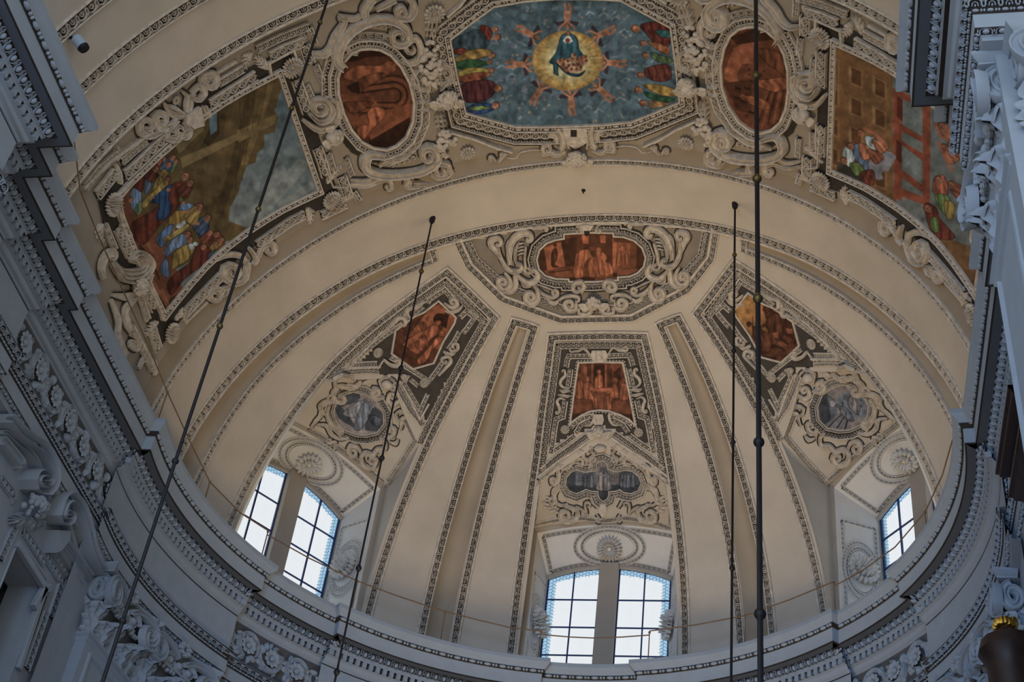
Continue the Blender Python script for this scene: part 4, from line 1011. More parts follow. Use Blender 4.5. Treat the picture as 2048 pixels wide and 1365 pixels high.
# ================================================================== the three window panels of the half dome
def meridian(az, els, off):
    """path on the dome along a meridian, shifted sideways by off metres (positive = towards larger azimuth)"""
    els = np.asarray(els, float); az = np.broadcast_to(np.asarray(az, float), els.shape)
    P, N = sph(az+np.degrees(off/(RS*np.cos(np.radians(els)))), els); return P, N
def side_edge(el, c): return np.interp(el, c[0], c[1])
CEN_R = ([0, 28, 40, 55, 61.2], [15.0, 15.5, 15.7, 16.7, 17.5])
PAN_IN = ([0, 27, 39, 61.4], [38.9, 38.4, 38.1, 36.4]); PAN_OUT = ([0, 15, 25, 38, 47, 63.2], [69.4, 69.2, 68.8, 68.5, 67.5, 64.8])
def panel_frame(parent, eL, eR, elL, elR):
    """leaf band, fillet and bud band down both sides and across the top. eL,eR: azimuth curves (signed)"""
    def run(off, ltop, e0):
        a = np.linspace(e0, elL-ltop, 60); P1, N1 = meridian(eL(a), a, off); b_ = np.linspace(elR-ltop, e0, 60); P2, N2 = meridian(eR(b_), b_, -off)
        mid = [VAULT_slerp(P1[-1], P2[0], t) for t in np.linspace(0, 1, 14)[1:-1]]
        P = np.vstack([P1, [m[0] for m in mid], P2]); N = np.vstack([N1, [m[1] for m in mid], N2])
        return Path(P, N), [Path(P1, N1), Path(P[59:74], N[59:74]), Path(P2, N2)]
    q, sg = run(0.075, 0.55, 0.0); band('', q, 0.125, 'leaf', 0.18, h=0.05, split=sg, parent=parent, inner=0.055)
    q, sg = run(0.255, 1.85, 36.0); band('', q, 0.13, 'bud', 0.125, h=0.04, split=sg, parent=parent, inner=0.02, fil=0.02)
def VAULT_slerp(a, b, t):
    c = np.array([0, YS, ZC]); v = (a-c)*(1-t)+(b-c)*t; v /= np.linalg.norm(v); return c+v*RS, -v
OW = lambda v: np.array([168, 84, 40])*(0.16+0.84*v)
# ---------------------------------------------------------------- centre panel
Z = ZCEN
cpn = thing('ceiling_painting', 'orange trapezoid picture of a child among seated elders, over the middle window', 'painting', VAULT.hit([(1203, 780)])[0], 'painted panels of the vault')
panel_frame(cpn, lambda e: -side_edge(e, CEN_R), lambda e: side_edge(e, CEN_R), 61.2, 61.0)
pic = Z([(705, 458), (960, 452), (1212, 457), (1290, 830), (1360, 1172), (1300, 1110), (1180, 1050), (1060, 1010), (940, 1000), (830, 1015), (720, 1065), (608, 1145), (655, 800)])
field_px(cpn, VAULT, Z([(470, 250), (1400, 250), (1480, 600), (1560, 1100), (1640, 1480), (1280, 1330), (940, 1200), (600, 1330), (280, 1480), (380, 900), (430, 560)]), 0.006, mat('dark_grey_ground', (0.07, 0.062, 0.054), 0.9, 0.2, 4.0))
frame_rings(cpn, VAULT, pic, [('fillet', 2.2, 0.05, 0, 0.05), ('ground', 6.3, 0.05, 0, 0.02), ('pearl', 6.3, 0.04, 0.075, 0.025)])
cv = Canvas(pic); cv.fill(OW(0.42))
cv.poly_(Z([(700, 450), (780, 450), (800, 700), (690, 720)]), OW(0.6)); cv.poly_(Z([(745, 470), (800, 510), (800, 650), (770, 650)]), OW(0.85)); cv.poly_(Z([(850, 450), (870, 450), (870, 760), (845, 760)]), OW(0.8))
cv.poly_(Z([(880, 480), (1005, 480), (1005, 760), (880, 760)]), OW(0.22)); cv.poly_(Z([(1008, 450), (1030, 450), (1030, 760), (1008, 760)]), OW(0.85)); cv.poly_(Z([(1085, 450), (1215, 450), (1240, 560), (1100, 640)]), OW(0.7)); cv.poly_(Z([(1110, 560), (1200, 490), (1215, 640), (1110, 700)]), OW(0.3))
cv.poly_(Z([(690, 740), (1280, 740), (1330, 1010), (620, 1010)]), OW(0.5)); cv.poly_(Z([(860, 752), (1120, 752), (1080, 790), (880, 790)]), OW(0.95)); cv.poly_(Z([(900, 790), (1060, 790), (1050, 840), (905, 840)]), OW(0.62)); cv.poly_(Z([(900, 840), (1040, 840), (1010, 1010), (930, 1010)]), OW(0.72))
cv.poly_(Z([(640, 870), (850, 890), (870, 1010), (600, 1060)]), OW(0.62)); cv.poly_(Z([(1130, 900), (1310, 880), (1350, 1080), (1110, 1020)]), OW(0.6)); cv.poly_(Z([(600, 1060), (1350, 1060), (1370, 1180), (590, 1160)]), OW(0.3))
cv.robe(Z([(890, 640), (915, 590), (965, 590), (985, 650), (980, 740), (885, 745)]), OW(1.05), n=4); cv.headp(*Z([(938, 562)])[0], 4.2, OW(1.1), OW(0.6))
cv.robe(Z([(660, 700), (740, 670), (760, 860), (650, 860)]), OW(0.85), n=3); cv.headp(*Z([(735, 640)])[0], 5.0, OW(0.7), OW(0.5)); cv.headp(*Z([(690, 650)])[0], 3.6, OW(0.55), OW(0.4))
cv.robe(Z([(755, 720), (800, 680), (850, 700), (880, 780), (840, 780), (870, 850), (910, 860), (925, 990), (880, 990), (850, 890), (760, 880)]), OW(0.95), n=4, seed=2); cv.headp(*Z([(795, 645)])[0], 5.2, OW(0.95), OW(0.6)); cv.line(Z([(840, 720), (870, 775), (900, 775)]), 4, OW(0.9))
cv.robe(Z([(1100, 700), (1150, 710), (1175, 860), (1100, 880), (1080, 1010), (1000, 1000), (1010, 860), (1080, 820)]), OW(0.9), n=5, seed=3); cv.headp(*Z([(1130, 670)])[0], 5.4, OW(0.95), OW(0.75)); cv.line(Z([(1110, 760), (1060, 800), (1030, 790)]), 4.5, OW(0.85))
cv.robe(Z([(1180, 640), (1225, 640), (1240, 700), (1180, 720)]), OW(0.6), n=2); cv.headp(*Z([(1200, 590)])[0], 5, OW(0.6), OW(0.42)); cv.robe(Z([(1190, 720), (1240, 690), (1275, 740), (1285, 880), (1190, 885)]), OW(0.8), n=4, seed=5); cv.headp(*Z([(1225, 660)])[0], 4.6, OW(0.7), OW(0.45))
cv.noise(0.12, 9, 3); cv.build(cpn, VAULT, 0.022, 1.35)
# eared egg frame, traced on the left and mirrored
def eggrun(parent, surf, pts, w, mx=False, fo=0.028, fi=0.016, kind='egg', pitch=0.105):
    strip_band(parent, surf, dense(pts, 3), w, kind, pitch, 0.04, (fi, fo), mx=mx, flip=False, segs=[pts[i:i+2] for i in range(len(pts)-1)] if len(pts) < 6 else None)
def eb(pts, w=0.085, **k):
    eggrun(cpn, VAULT, Z(pts), w, **k); eggrun(cpn, VAULT, Z(pts), w, mx=True, **k)
eb([(840, 368), (580, 368), (560, 415), (545, 500)]); eb([(600, 525), (585, 640), (572, 735)]); eb([(535, 905), (520, 1010), (508, 1090), (430, 1120), (410, 1230), (392, 1365)])
eb([(600, 1225), (650, 1165), (740, 1110), (850, 1085)], 0.08)
SC_ = lambda pts, w, h=0.07, **k: both(cpn, VAULT, pts, w, h, **k)
SC_(volute_px(Z([(590, 745), (520, 740), (480, 700), (490, 650), (535, 600), (535, 560)]), Z([(512, 550)])[0], 5, 1.0), [0.04, 0.07, 0.08, 0.06, 0.03], raw=True)
SC_(volute_px(Z([(540, 890), (475, 870), (440, 910), (460, 960), (470, 1010), (455, 1050)]), Z([(440, 1035)])[0], 4, 1.0), [0.04, 0.07, 0.08, 0.06, 0.03], raw=True)
SC_(volute_px(Z([(850, 400), (830, 350), (760, 275), (700, 305), (640, 310)]), Z([(615, 285)])[0], 5, 1.1), [0.05, 0.07, 0.05, 0.03], raw=True)
SC_(Z([(470, 770), (510, 790), (560, 780), (605, 790)]), [0.04, 0.10, 0.10, 0.04], 0.08, sec=RIDGE); SC_(Z([(450, 830), (510, 840), (560, 850), (600, 840)]), [0.04, 0.08, 0.08, 0.04], 0.06, sec=RIDGE)
plate(cpn, VAULT, Z([(855, 300), (1020, 300), (1045, 350), (1020, 440), (870, 440), (840, 350)]), 0.06, 0.05, 'top_bracket'); SC_(Z([(905, 300), (900, 360), (890, 430)]), 0.03, 0.08, sec=ROUND); SC_(Z([(935, 350), (905, 385), (925, 415)]), 0.02, 0.085, sec=ROUND)
SC_(volute_px(Z([(760, 1195), (830, 1190), (870, 1140), (880, 1080)]), Z([(860, 1075)])[0], 3, 0.9), [0.04, 0.07, 0.07, 0.03], raw=True); plate(cpn, VAULT, Z([(880, 1060), (985, 1060), (1000, 1130), (980, 1185), (885, 1185), (865, 1130)]), 0.07, 0.05, 'arch_bracket')
flower('ceiling_rosette', 'small stucco flower left of the cherub head over the middle window', VAULT, Z([(535, 1242)])[0], 10.5, 'rosettes on the window panels', 14)
flower('ceiling_rosette', 'small stucco flower right of the cherub head over the middle window', VAULT, Z([(1412, 1278)])[0], 10.5, 'rosettes on the window panels', 14)
ch = thing('ceiling_cherub_head', 'winged cherub head above the grey picture over the middle window', 'sculpture', VAULT.hit(Z([(938, 1275)]))[0], 'cherub heads of the vault')
P = VAULT.hit(Z([(938, 1278)])); N = VAULT.normal(P); head(ch, P[0]+N[0]*0.06, N[0], (0, -0.6, 1.0), 0.115, wing_l=2.2)
# triangles beside the gable and the carved gable above the lunette
Z3 = ZLUN
def gb(pts, w, kind='egg', pitch=0.10, **k):
    for mx in (False, True): eggrun(cpn, VAULT, Z3(pts), w, mx=mx, kind=kind, pitch=pitch, **k)
gb([(392, 180), (372, 330), (350, 440)], 0.08); gb([(385, 410), (520, 320), (620, 240)], 0.075); gb([(250, 640), (420, 490), (620, 345), (760, 240), (800, 215)], 0.10, kind='bud', pitch=0.115)
gb([(635, 210), (690, 120), (800, 60)], 0.07)
for mx in (False, True): fillet_line(cpn, VAULT, Z3([(195, 715), (420, 540), (640, 400), (830, 265)]), 0.05, 0.06, mx=mx)
# ================================================================== lunettes over the windows with grey pictures
GW = lambda v, w=0.0: np.array([112+22*w, 104+6*w, 104-6*w])*(0.15+0.85*v)
az2, LUN2, W2, dv2, st2 = WIN[2]
lu = thing('ceiling_painting', 'grey lobed picture of two embracing figures, over the middle window', 'painting', LUN2.hit(ZLUN([(950, 740)]))[0], 'painted panels of the vault')
Z = ZLUN
pic = Z([(720, 850), (640, 882), (560, 852), (524, 790), (532, 710), (585, 650), (650, 630), (725, 655), (790, 648), (862, 638), (880, 610), (878, 560), (903, 532), (935, 525), (975, 545), (992, 585), (992, 618), (1080, 648), (1130, 652), (1200, 630), (1280, 645), (1350, 700), (1376, 770), (1342, 850), (1262, 882), (1190, 872), (1140, 835), (1090, 855), (1002, 862), (1002, 905), (990, 945), (950, 970), (915, 948), (897, 905), (895, 860), (815, 855), (745, 833)])
frame_rings(lu, LUN2, pic, [('ground', 9, 0.17, 0, 0.02), ('fillet', 1.6, 0.028, 0, 0.05), ('pearl', 4.2, 0.028, 0.04, 0.03), ('fillet', 6.0, 0.012, 0, 0.045), ('egg', 10.5, 0.075, 0.085, 0.03), ('fillet', 15.5, 0.03, 0, 0.06)])
cv = Canvas(pic, 1.1); cv.fill(GW(0.85, 1)); cv.poly_(Z([(500, 620), (640, 620), (640, 860), (500, 860)]), GW(0.5)); cv.poly_(Z([(630, 650), (860, 650), (880, 800), (630, 790)]), GW(0.85))
cv.poly_(Z([(1020, 660), (1120, 640), (1120, 800), (1020, 800)]), GW(0.8, 1)); cv.poly_(Z([(1120, 640), (1400, 640), (1400, 800), (1120, 790)]), GW(0.62)); cv.poly_(Z([(500, 800), (1400, 790), (1400, 990), (500, 990)]), GW(0.4))
for x in (660, 700, 740, 780, 820): 
    for y in (680, 705, 740): cv.poly_(Z([(x, y), (x+14, y), (x+14, y+16), (x, y+16)]), GW(0.45))
for x in (1045, 1070, 1095):
    for y in (680, 705, 735): cv.poly_(Z([(x, y), (x+12, y), (x+12, y+14), (x, y+14)]), GW(0.4))
for i, x in enumerate((745, 790, 815, 1165, 1200, 1235, 1290)): cv.robe(Z([(x-18, 690), (x+14, 690), (x+26, 810), (x-30, 815)]), GW(0.7+0.08*(i % 3)), n=3, seed=i); cv.headp(*Z([(x, 675)])[0], 2.4, GW(0.85), GW(0.4))
cv.robe(Z([(890, 650), (950, 660), (955, 760), (945, 855), (860, 840), (890, 740)]), GW(1.0, 1), n=4, seed=2); cv.robe(Z([(960, 650), (1005, 660), (1030, 760), (1045, 840), (950, 850)]), GW(0.85, 0.5), n=4, seed=4); cv.headp(*Z([(935, 625)])[0], 4, GW(1.0), GW(0.5)); cv.headp(*Z([(962, 628)])[0], 4, GW(0.85), GW(0.45)); cv.line(Z([(890, 665), (930, 690), (980, 680)]), 4, GW(1.05))
cv.noise(0.1, 8, 5); cv.build(lu, LUN2, 0.022, 1.75)
def lun_border(parent, surf, pts, mx, gd=None):
    strip_band(parent, surf, dense(pts, 3), 0.085, 'bud', 0.10, 0.035, (0.03, 0.015), mx=mx, ground=gd or GREYG, segs=[pts[i:i+2] for i in range(len(pts)-1)])
lun_border(lu, LUN2, Z([(945, 1205), (700, 1170), (420, 1190), (155, 1245), (180, 990), (215, 740)]), False, GROUND)
lun_border(lu, LUN2, Z([(945, 1205), (1200, 1175), (1480, 1210), (1720, 1290), (1720, 1050), (1668, 770)]), False, GROUND)
lun_border(lu, LUN2, Z([(215, 740), (400, 600), (640, 420), (760, 330)]), False); lun_border(lu, LUN2, Z([(1668, 770), (1480, 620), (1240, 430), (1080, 330)]), False)
SL = lambda pts, w, h=0.08, **k: both(lu, LUN2, pts, w, h, **k)
SL(volute_px(Z([(800, 380), (835, 440), (790, 500), (720, 480), (715, 420), (690, 400)]), Z([(672, 415)])[0], 4, 0.9), [0.05, 0.09, 0.10, 0.08, 0.04], raw=True)
SL(volute_px(Z([(640, 560), (700, 560), (700, 500), (630, 490), (580, 540), (530, 590), (470, 610)]), Z([(485, 580)])[0], 5, 0.9), [0.05, 0.08, 0.10, 0.09, 0.05], raw=True)
SL(volute_px(Z([(560, 600), (470, 570), (420, 600), (430, 670), (420, 740), (370, 780), (345, 750)]), Z([(375, 735)])[0], 6, 1.1), [0.05, 0.09, 0.11, 0.09, 0.04], raw=True)
SL(volute_px(Z([(520, 800), (440, 800), (380, 850), (380, 920), (395, 970), (370, 995)]), Z([(352, 960)])[0], 6, 1.1), [0.05, 0.09, 0.11, 0.09, 0.04], raw=True)
SL(Z([(520, 840), (440, 850), (395, 920), (400, 990), (470, 1030), (540, 1010)]), [0.04, 0.08, 0.10, 0.12, 0.06], 0.07, sec=RIDGE)
SL(volute_px(Z([(480, 1010), (560, 1040), (650, 1080), (640, 1160), (560, 1200), (470, 1180), (455, 1120)]), Z([(515, 1135)])[0], 9, 1.4), [0.05, 0.11, 0.13, 0.12, 0.05], 0.10, raw=True)
SL(volute_px(Z([(660, 1110), (640, 1040), (720, 1080), (760, 1110), (740, 1040), (740, 1000)]), Z([(775, 1020)])[0], 6, 1.0), [0.03, 0.06, 0.06, 0.04], raw=True)
SL(Z([(800, 950), (830, 1000), (880, 1060)]), [0.05, 0.08, 0.05], 0.06, sec=RIDGE); SL(Z([(870, 1130), (900, 1180), (890, 1220), (845, 1170)]), [0.05, 0.07, 0.08, 0.04], 0.07, sec=RIDGE)
SL(volute_px(Z([(830, 560), (790, 520), (800, 480), (840, 470)]), Z([(825, 505)])[0], 4, 0.8), [0.04, 0.07, 0.07, 0.03], raw=True); SL(volute_px(Z([(860, 420), (820, 420), (790, 380)]), Z([(812, 372)])[0], 4, 0.9), [0.04, 0.06, 0.04], raw=True)
b = MB(); P = LUN2.hit(Z([(912, 375)])); N = LUN2.normal(P); b.ball(P[0]+N[0]*0.05, dv2([0.155, 0, 0]), np.cross(N[0], dv2([0.10, 0, 0])), N[0]*0.09, 12, 6); b.build('cartouche_boss', STUCCO, lu)
plate(lu, LUN2, Z([(915, 1000), (980, 1000), (990, 1080), (960, 1150), (930, 1150), (900, 1080)]), 0.08, 0.06, 'drop')
for mx in (False, True):
    for i, (x, y) in enumerate([(262, 990), (300, 1010), (330, 1050), (280, 1045), (350, 1090), (395, 1040), (380, 1080), (410, 1100), (310, 970), (300, 930)]):
        pa = on(LUN2, Z([(x, y), (x+30, y)]), mx); P, N = pa.P[1 if mx else 0], pa.N[0]; b = MB(); b.ball(P+N*0.03, dv2([0.055, 0, 0]), np.cross(N, dv2([0.04, 0, 0])), N*0.04, 7, 4); b.build('berry_leaf', STUCCO, lu)
# ---------------------------------------------------------------- side panels, traced on the right and mirrored to the left
QA, QB = ZR1, ZR2
def oval(c, rx, ry, rot, n=28):
    a = np.arange(n)*2*math.pi/n; q = math.radians(rot); u, v = rx*np.cos(a), ry*np.sin(a)
    return np.stack([c[0]+u*math.cos(q)-v*math.sin(q), c[1]+u*math.sin(q)+v*math.cos(q)], 1)
pent = QA([(480, 640), (615, 465), (770, 575), (880, 620), (1075, 760), (1140, 1000), (960, 1168), (760, 1115), (640, 890), (500, 690)])
for mx in (True, False):
    k = 1 if mx else 3; az, LUN, Wk, dvk, stk_ = WIN[k]; side = 'left' if mx else 'right'; sg = -1 if mx else 1
    what = 'a bishop at an altar' if mx else 'two bearded men striding'
    pp = thing('ceiling_painting', 'orange six-sided picture of %s over the %s window' % (what, side), 'painting', on(VAULT, [(1540, 655), (1541, 655)], mx).P[0], 'painted panels of the vault')
    if not mx: panel_frame(pp, lambda e: side_edge(e, PAN_IN), lambda e: side_edge(e, PAN_OUT), 61.4, 63.2)
    else: panel_frame(pp, lambda e: -side_edge(e, PAN_OUT), lambda e: -side_edge(e, PAN_IN), 63.2, 61.4)
    field_px(pp, VAULT, QA([(500, 250), (130, 640), (400, 1020), (640, 1365), (860, 1800), (1000, 1500), (1130, 1260), (1560, 1170), (1300, 880), (900, 510)]), 0.006, mat('dark_grey_ground', (0.07, 0.062, 0.054), 0.9, 0.2, 4.0), mx=mx)
    frame_rings(pp, VAULT, pent, [('fillet', 2.2, 0.045, 0, 0.05)], mx)
    er = lambda pts, w=0.08, **q: eggrun(pp, VAULT, pts, w, mx=mx, **q)
    er(QA([(470, 440), (535, 330), (700, 430), (725, 470)])); er(QA([(770, 500), (890, 585)]), 0.07); er(QA([(1020, 690), (1190, 800), (1400, 960), (1560, 1120)]), 0.07)
    er(QA([(430, 640), (350, 570), (275, 640), (380, 770), (420, 810)])); er(QA([(450, 790), (520, 900), (590, 980)]), 0.07); er(QA([(640, 1090), (720, 1200), (800, 1300)]), 0.07)
    er(QA([(1310, 1110), (1560, 1115)]), 0.09, kind='tongue', pitch=0.07); er(QA([(1170, 1040), (940, 1220), (800, 1330)]), 0.07); er(QA([(1000, 1290), (930, 1365)]), 0.06)
    gl = [QB([(430, 130), (560, 120), (700, 130), (830, 165)]), QB([(290, 250), (230, 400), (170, 540), (100, 640), (70, 700)])]
    for q in gl: er(q, 0.10, kind='bud', pitch=0.115)
    er(QB([(170, 180), (210, 270), (150, 400), (95, 520)]), 0.07); er(QB([(0, 380), (50, 480), (95, 580)]), 0.06); fillet_line(pp, VAULT, QB([(225, 290), (160, 460), (95, 640), (0, 480)]), 0.045, 0.07, mx=mx); fillet_line(pp, VAULT, QB([(410, 90), (700, 95)]), 0.04, 0.07, mx=mx)
    fillet_line(pp, VAULT, QA([(1240, 1070), (1290, 1140), (1580, 1140), (1210, 745)]), 0.035, 0.06, mx=mx)
    ss = lambda pts, w, h=0.07, sf=VAULT, par=None, **q: scroll_part(par or pp, sf, pts, w, h, mx=mx, **q)
    ss(volute_px(QA([(560, 470), (500, 520), (440, 500), (440, 450)]), QA([(475, 465)])[0], 7, 1.0), [0.06, 0.10, 0.10, 0.05], 0.09, raw=True)
    ss(QA([(380, 510), (430, 560), (510, 580), (570, 560)]), [0.04, 0.11, 0.10, 0.05], 0.06, sec=RIDGE)
    ss(QA([(750, 440), (860, 500), (930, 520), (945, 570), (925, 620)]), [0.05, 0.08, 0.10, 0.10, 0.05], 0.08); ss(volute_px(QA([(1170, 740), (1090, 650), (1010, 610), (975, 650), (990, 690)]), QA([(1010, 672)])[0], 4, 0.8), [0.05, 0.09, 0.10, 0.05], 0.08, raw=True)
    ss(QA([(940, 560), (970, 600), (950, 640)]), [0.06, 0.12, 0.06], 0.05, sec=RIDGE); ss(volute_px(QA([(580, 960), (560, 1000), (500, 980), (490, 930)]), QA([(525, 950)])[0], 5, 0.8), [0.05, 0.08, 0.08, 0.04], 0.08, raw=True)
    ss(QA([(520, 1020), (580, 1040), (640, 1000)]), [0.05, 0.12, 0.06], 0.05, sec=RIDGE); ss(volute_px(QA([(720, 1260), (640, 1180), (580, 1110), (600, 1060), (660, 1070)]), QA([(640, 1105)])[0], 5, 1.0), [0.04, 0.07, 0.09, 0.05], 0.08, raw=True)
    ss(volute_px(QA([(1240, 1060), (1190, 1120), (1120, 1140), (1090, 1110)]), QA([(1120, 1095)])[0], 5, 0.8), [0.05, 0.09, 0.10, 0.05], 0.08, raw=True); ss(volute_px(QA([(1010, 1250), (1060, 1300), (1080, 1260)]), QA([(1058, 1262)])[0], 4, 0.9), [0.05, 0.07, 0.04], 0.08, raw=True)
    for c, wh in ((QA([(1288, 985)])[0], 'outer'), (QA([(868, 1335)])[0], 'inner')):
        flower('ceiling_rosette', 'small stucco flower at the %s corner below the orange picture of the %s panel' % (wh, side), VAULT, c, 11, 'rosettes on the window panels', 16, mx=mx)
    # lunette
    lu = thing('ceiling_painting', 'grey oval picture of %s, over the %s window' % ('a kneeling figure with an angel' if mx else 'figures before a house with steps', side), 'painting', on(LUN, [(1685, 812), (1686, 812)], False).P[0] if not mx else wrot(wunrot(on(WIN[3][1], [(1685, 812), (1686, 812)]).P[0], 53.2)*np.array([-1, 1, 1]), -53.2), 'painted panels of the vault')
    SF = WIN[3][1]
    ov = QB([(470, 560), (520, 440), (620, 365), (720, 340), (820, 370), (900, 440), (955, 540), (945, 640), (880, 720), (780, 765), (680, 775), (560, 750), (480, 670)])
    frame_rings(lu, SF, ov, [('ground', 11, 0.20, 0, 0.02), ('fillet', 1.6, 0.028, 0, 0.05), ('pearl', 4.4, 0.03, 0.042, 0.03), ('fillet', 6.4, 0.012, 0, 0.045), ('tongue', 12.5, 0.085, 0.075, 0.03), ('fillet', 18.5, 0.035, 0, 0.07)], mx)
    def lb(pts, gd): strip_band(lu, SF, dense(pts, 3), 0.085, 'bud', 0.10, 0.035, (0.015, 0.03), mx=mx, ground=gd, segs=[pts[i:i+2] for i in range(len(pts)-1)])
    lb(QB([(235, 640), (150, 855), (350, 1090), (545, 1290)]), GREYG); lb(QB([(545, 1290), (780, 1080), (1000, 900), (1250, 710)]), GROUND); fillet_line(lu, SF, QB([(330, 260), (240, 520), (205, 640)]), 0.035, 0.06, mx=mx); fillet_line(lu, SF, QB([(640, 180), (900, 210)]), 0.035, 0.06, mx=mx)
    sl = lambda pts, w, h=0.09, **q: ss(pts, w, h, sf=SF, par=lu, **q)
    sl(volute_px(QB([(620, 210), (650, 250), (720, 280), (800, 260), (860, 270)]), QB([(690, 235)])[0], 8, 0.5), [0.06, 0.11, 0.12, 0.06], raw=True)
    sl(volute_px(QB([(840, 270), (900, 320), (910, 390), (860, 420)]), QB([(850, 375)])[0], 8, 0.9), [0.08, 0.12, 0.12, 0.05], 0.12, raw=True)
    sl(QB([(910, 410), (1000, 420), (1070, 470), (1060, 560)]), [0.10, 0.12, 0.13, 0.08], 0.10); sl(QB([(1060, 440), (1090, 560), (1150, 620), (1220, 690)]), [0.06, 0.12, 0.13, 0.08], 0.09, sec=RIDGE)
    sl(volute_px(QB([(990, 460), (1030, 560), (1000, 670), (940, 740)]), QB([(945, 705)])[0], 8, 1.2), [0.07, 0.12, 0.12, 0.05], 0.11, raw=True)
    sl(QB([(860, 800), (950, 820), (1030, 770), (1060, 680), (1150, 660)]), [0.06, 0.13, 0.12, 0.10, 0.05], 0.09, sec=RIDGE)
    sl(volute_px(QB([(460, 760), (430, 800), (380, 780), (360, 730)]), QB([(395, 735)])[0], 7, 1.0), [0.07, 0.10, 0.10, 0.05], 0.11, raw=True)
    sl(volute_px(QB([(300, 740), (280, 690), (260, 620), (210, 610), (215, 570), (280, 545), (330, 570)]), QB([(255, 620)])[0], 5, 0.3), [0.04, 0.09, 0.11, 0.10, 0.05], raw=True)
    sl(volute_px(QB([(270, 540), (240, 520), (270, 440), (340, 470), (390, 430), (370, 370)]), QB([(340, 390)])[0], 8, 1.2), [0.05, 0.09, 0.11, 0.10, 0.05], raw=True)
    sl(volute_px(QB([(420, 380), (500, 400), (540, 350), (510, 300)]), QB([(495, 340)])[0], 8, 0.9), [0.06, 0.11, 0.12, 0.05], 0.11, raw=True)
    sl(QB([(480, 190), (560, 230), (610, 250)]), [0.05, 0.10, 0.04], 0.08, sec=RIDGE)
    sl(volute_px(QB([(530, 800), (490, 850), (500, 920), (580, 930), (640, 980), (720, 960), (770, 1010), (750, 1090), (660, 1110), (610, 1050)]), QB([(655, 1045)])[0], 9, 1.2), [0.06, 0.10, 0.10, 0.12, 0.13, 0.05], 0.11, raw=True)
    sl(volute_px(QB([(760, 960), (790, 900), (850, 880), (890, 930), (870, 990)]), QB([(850, 945)])[0], 7, 1.1), [0.06, 0.10, 0.11, 0.05], 0.10, raw=True); sl(QB([(990, 880), (1030, 920), (1010, 850), (1090, 860), (1080, 800)]), [0.05, 0.09, 0.08, 0.05], 0.08, sec=RIDGE)
    sl(QB([(340, 830), (380, 880), (440, 860)]), [0.05, 0.12, 0.05], 0.06, sec=RIDGE)
    pa = on(SF, QB([(375, 265), (420, 265)]), mx); P, N = pa.P[1 if mx else 0], pa.N[0]; b = MB(); u_ = np.cross(N, [0, 0, 1.0]); u_ /= np.linalg.norm(u_); b.ball(P+N*0.06, u_*0.15, np.cross(N, u_)*0.12, N*0.10, 12, 6); b.build('cartouche_boss', STUCCO, lu)
    sl(volute_px(QB([(330, 200), (300, 230), (290, 290), (320, 320)]), QB([(330, 290)])[0], 4, 0.6), [0.04, 0.07, 0.04], raw=True); sl(volute_px(QB([(350, 180), (400, 190), (440, 230), (430, 300)]), QB([(415, 285)])[0], 4, 0.6), [0.04, 0.07, 0.04], raw=True)
    # pictures, painted in the pixels where each stands
    if not mx:
        cv = Canvas(pent); cv.fill(OW(0.72)); cv.grad(cv.inside(pent), np.array([196, 128, 44]), OW(0.75), QA([(480, 600)])[0], QA([(900, 900)])[0])
        cv.poly_(QA([(640, 900), (1150, 820), (1160, 1180), (740, 1140)]), OW(0.55)); cv.poly_(QA([(770, 580), (830, 590), (890, 640), (980, 690), (1090, 770), (1100, 960), (1000, 870), (960, 800), (800, 720)]), OW(0.36))
        cv.robe(QA([(800, 760), (880, 660), (960, 690), (1000, 740), (1010, 830), (950, 950), (930, 860), (840, 870), (820, 830)]), OW(0.45), n=4); cv.headp(*QA([(815, 640)])[0], 8.5, OW(0.5), OW(0.25)); cv.line(QA([(820, 780), (760, 800), (740, 840)]), 6, OW(0.45)); cv.line(QA([(950, 930), (1000, 960), (1030, 980)]), 6, OW(0.3)); cv.line(QA([(1000, 870), (1090, 930), (1110, 980)]), 6, OW(0.3))
        cv.robe(QA([(660, 830), (700, 800), (780, 850), (920, 940), (890, 1000), (800, 1090), (720, 1010)]), OW(0.5), n=4, seed=2); cv.headp(*QA([(622, 785)])[0], 5, OW(0.45), OW(0.28)); cv.line(QA([(662, 700), (664, 900)]), 1.6, OW(0.25)); cv.line(QA([(700, 1000), (760, 1080), (820, 1130), (900, 1140)]), 6, OW(0.3)); cv.line(QA([(880, 1000), (980, 1040), (990, 1060)]), 5, OW(0.28)); cv.poly_(QA([(910, 970), (980, 960), (1020, 1000), (960, 1010)]), OW(0.75)); cv.poly_(QA([(880, 870), (940, 850), (930, 920), (880, 920)]), OW(0.85)); cv.poly_(QA([(1010, 820), (1080, 830), (1090, 880), (1030, 880)]), OW(0.85))
        cv.noise(0.12, 9, 7); cv.build(pp, VAULT, 0.022, 1.35)
        cv = Canvas(ov, 1.1); cv.fill(GW(0.95, 1)); cv.poly_(QB([(460, 460), (560, 420), (620, 680), (500, 740)]), GW(0.42)); cv.poly_(QB([(560, 430), (640, 480), (660, 640), (600, 680)]), GW(0.75)); cv.poly_(QB([(660, 460), (800, 370), (960, 480), (960, 640), (800, 680), (660, 560)]), GW(0.95))
        for x, y in ((780, 420), (830, 440), (880, 470), (700, 500), (880, 530), (780, 600), (850, 610)): cv.poly_(QB([(x, y), (x+22, y+8), (x+22, y+30), (x, y+22)]), GW(0.45))
        for i in range(6): cv.poly_(QB([(520+i*40, 740+i*6), (690+i*14, 600+i*8), (705+i*14, 605+i*8), (545+i*40, 745+i*6)]), GW(0.4 if i % 2 else 0.8))
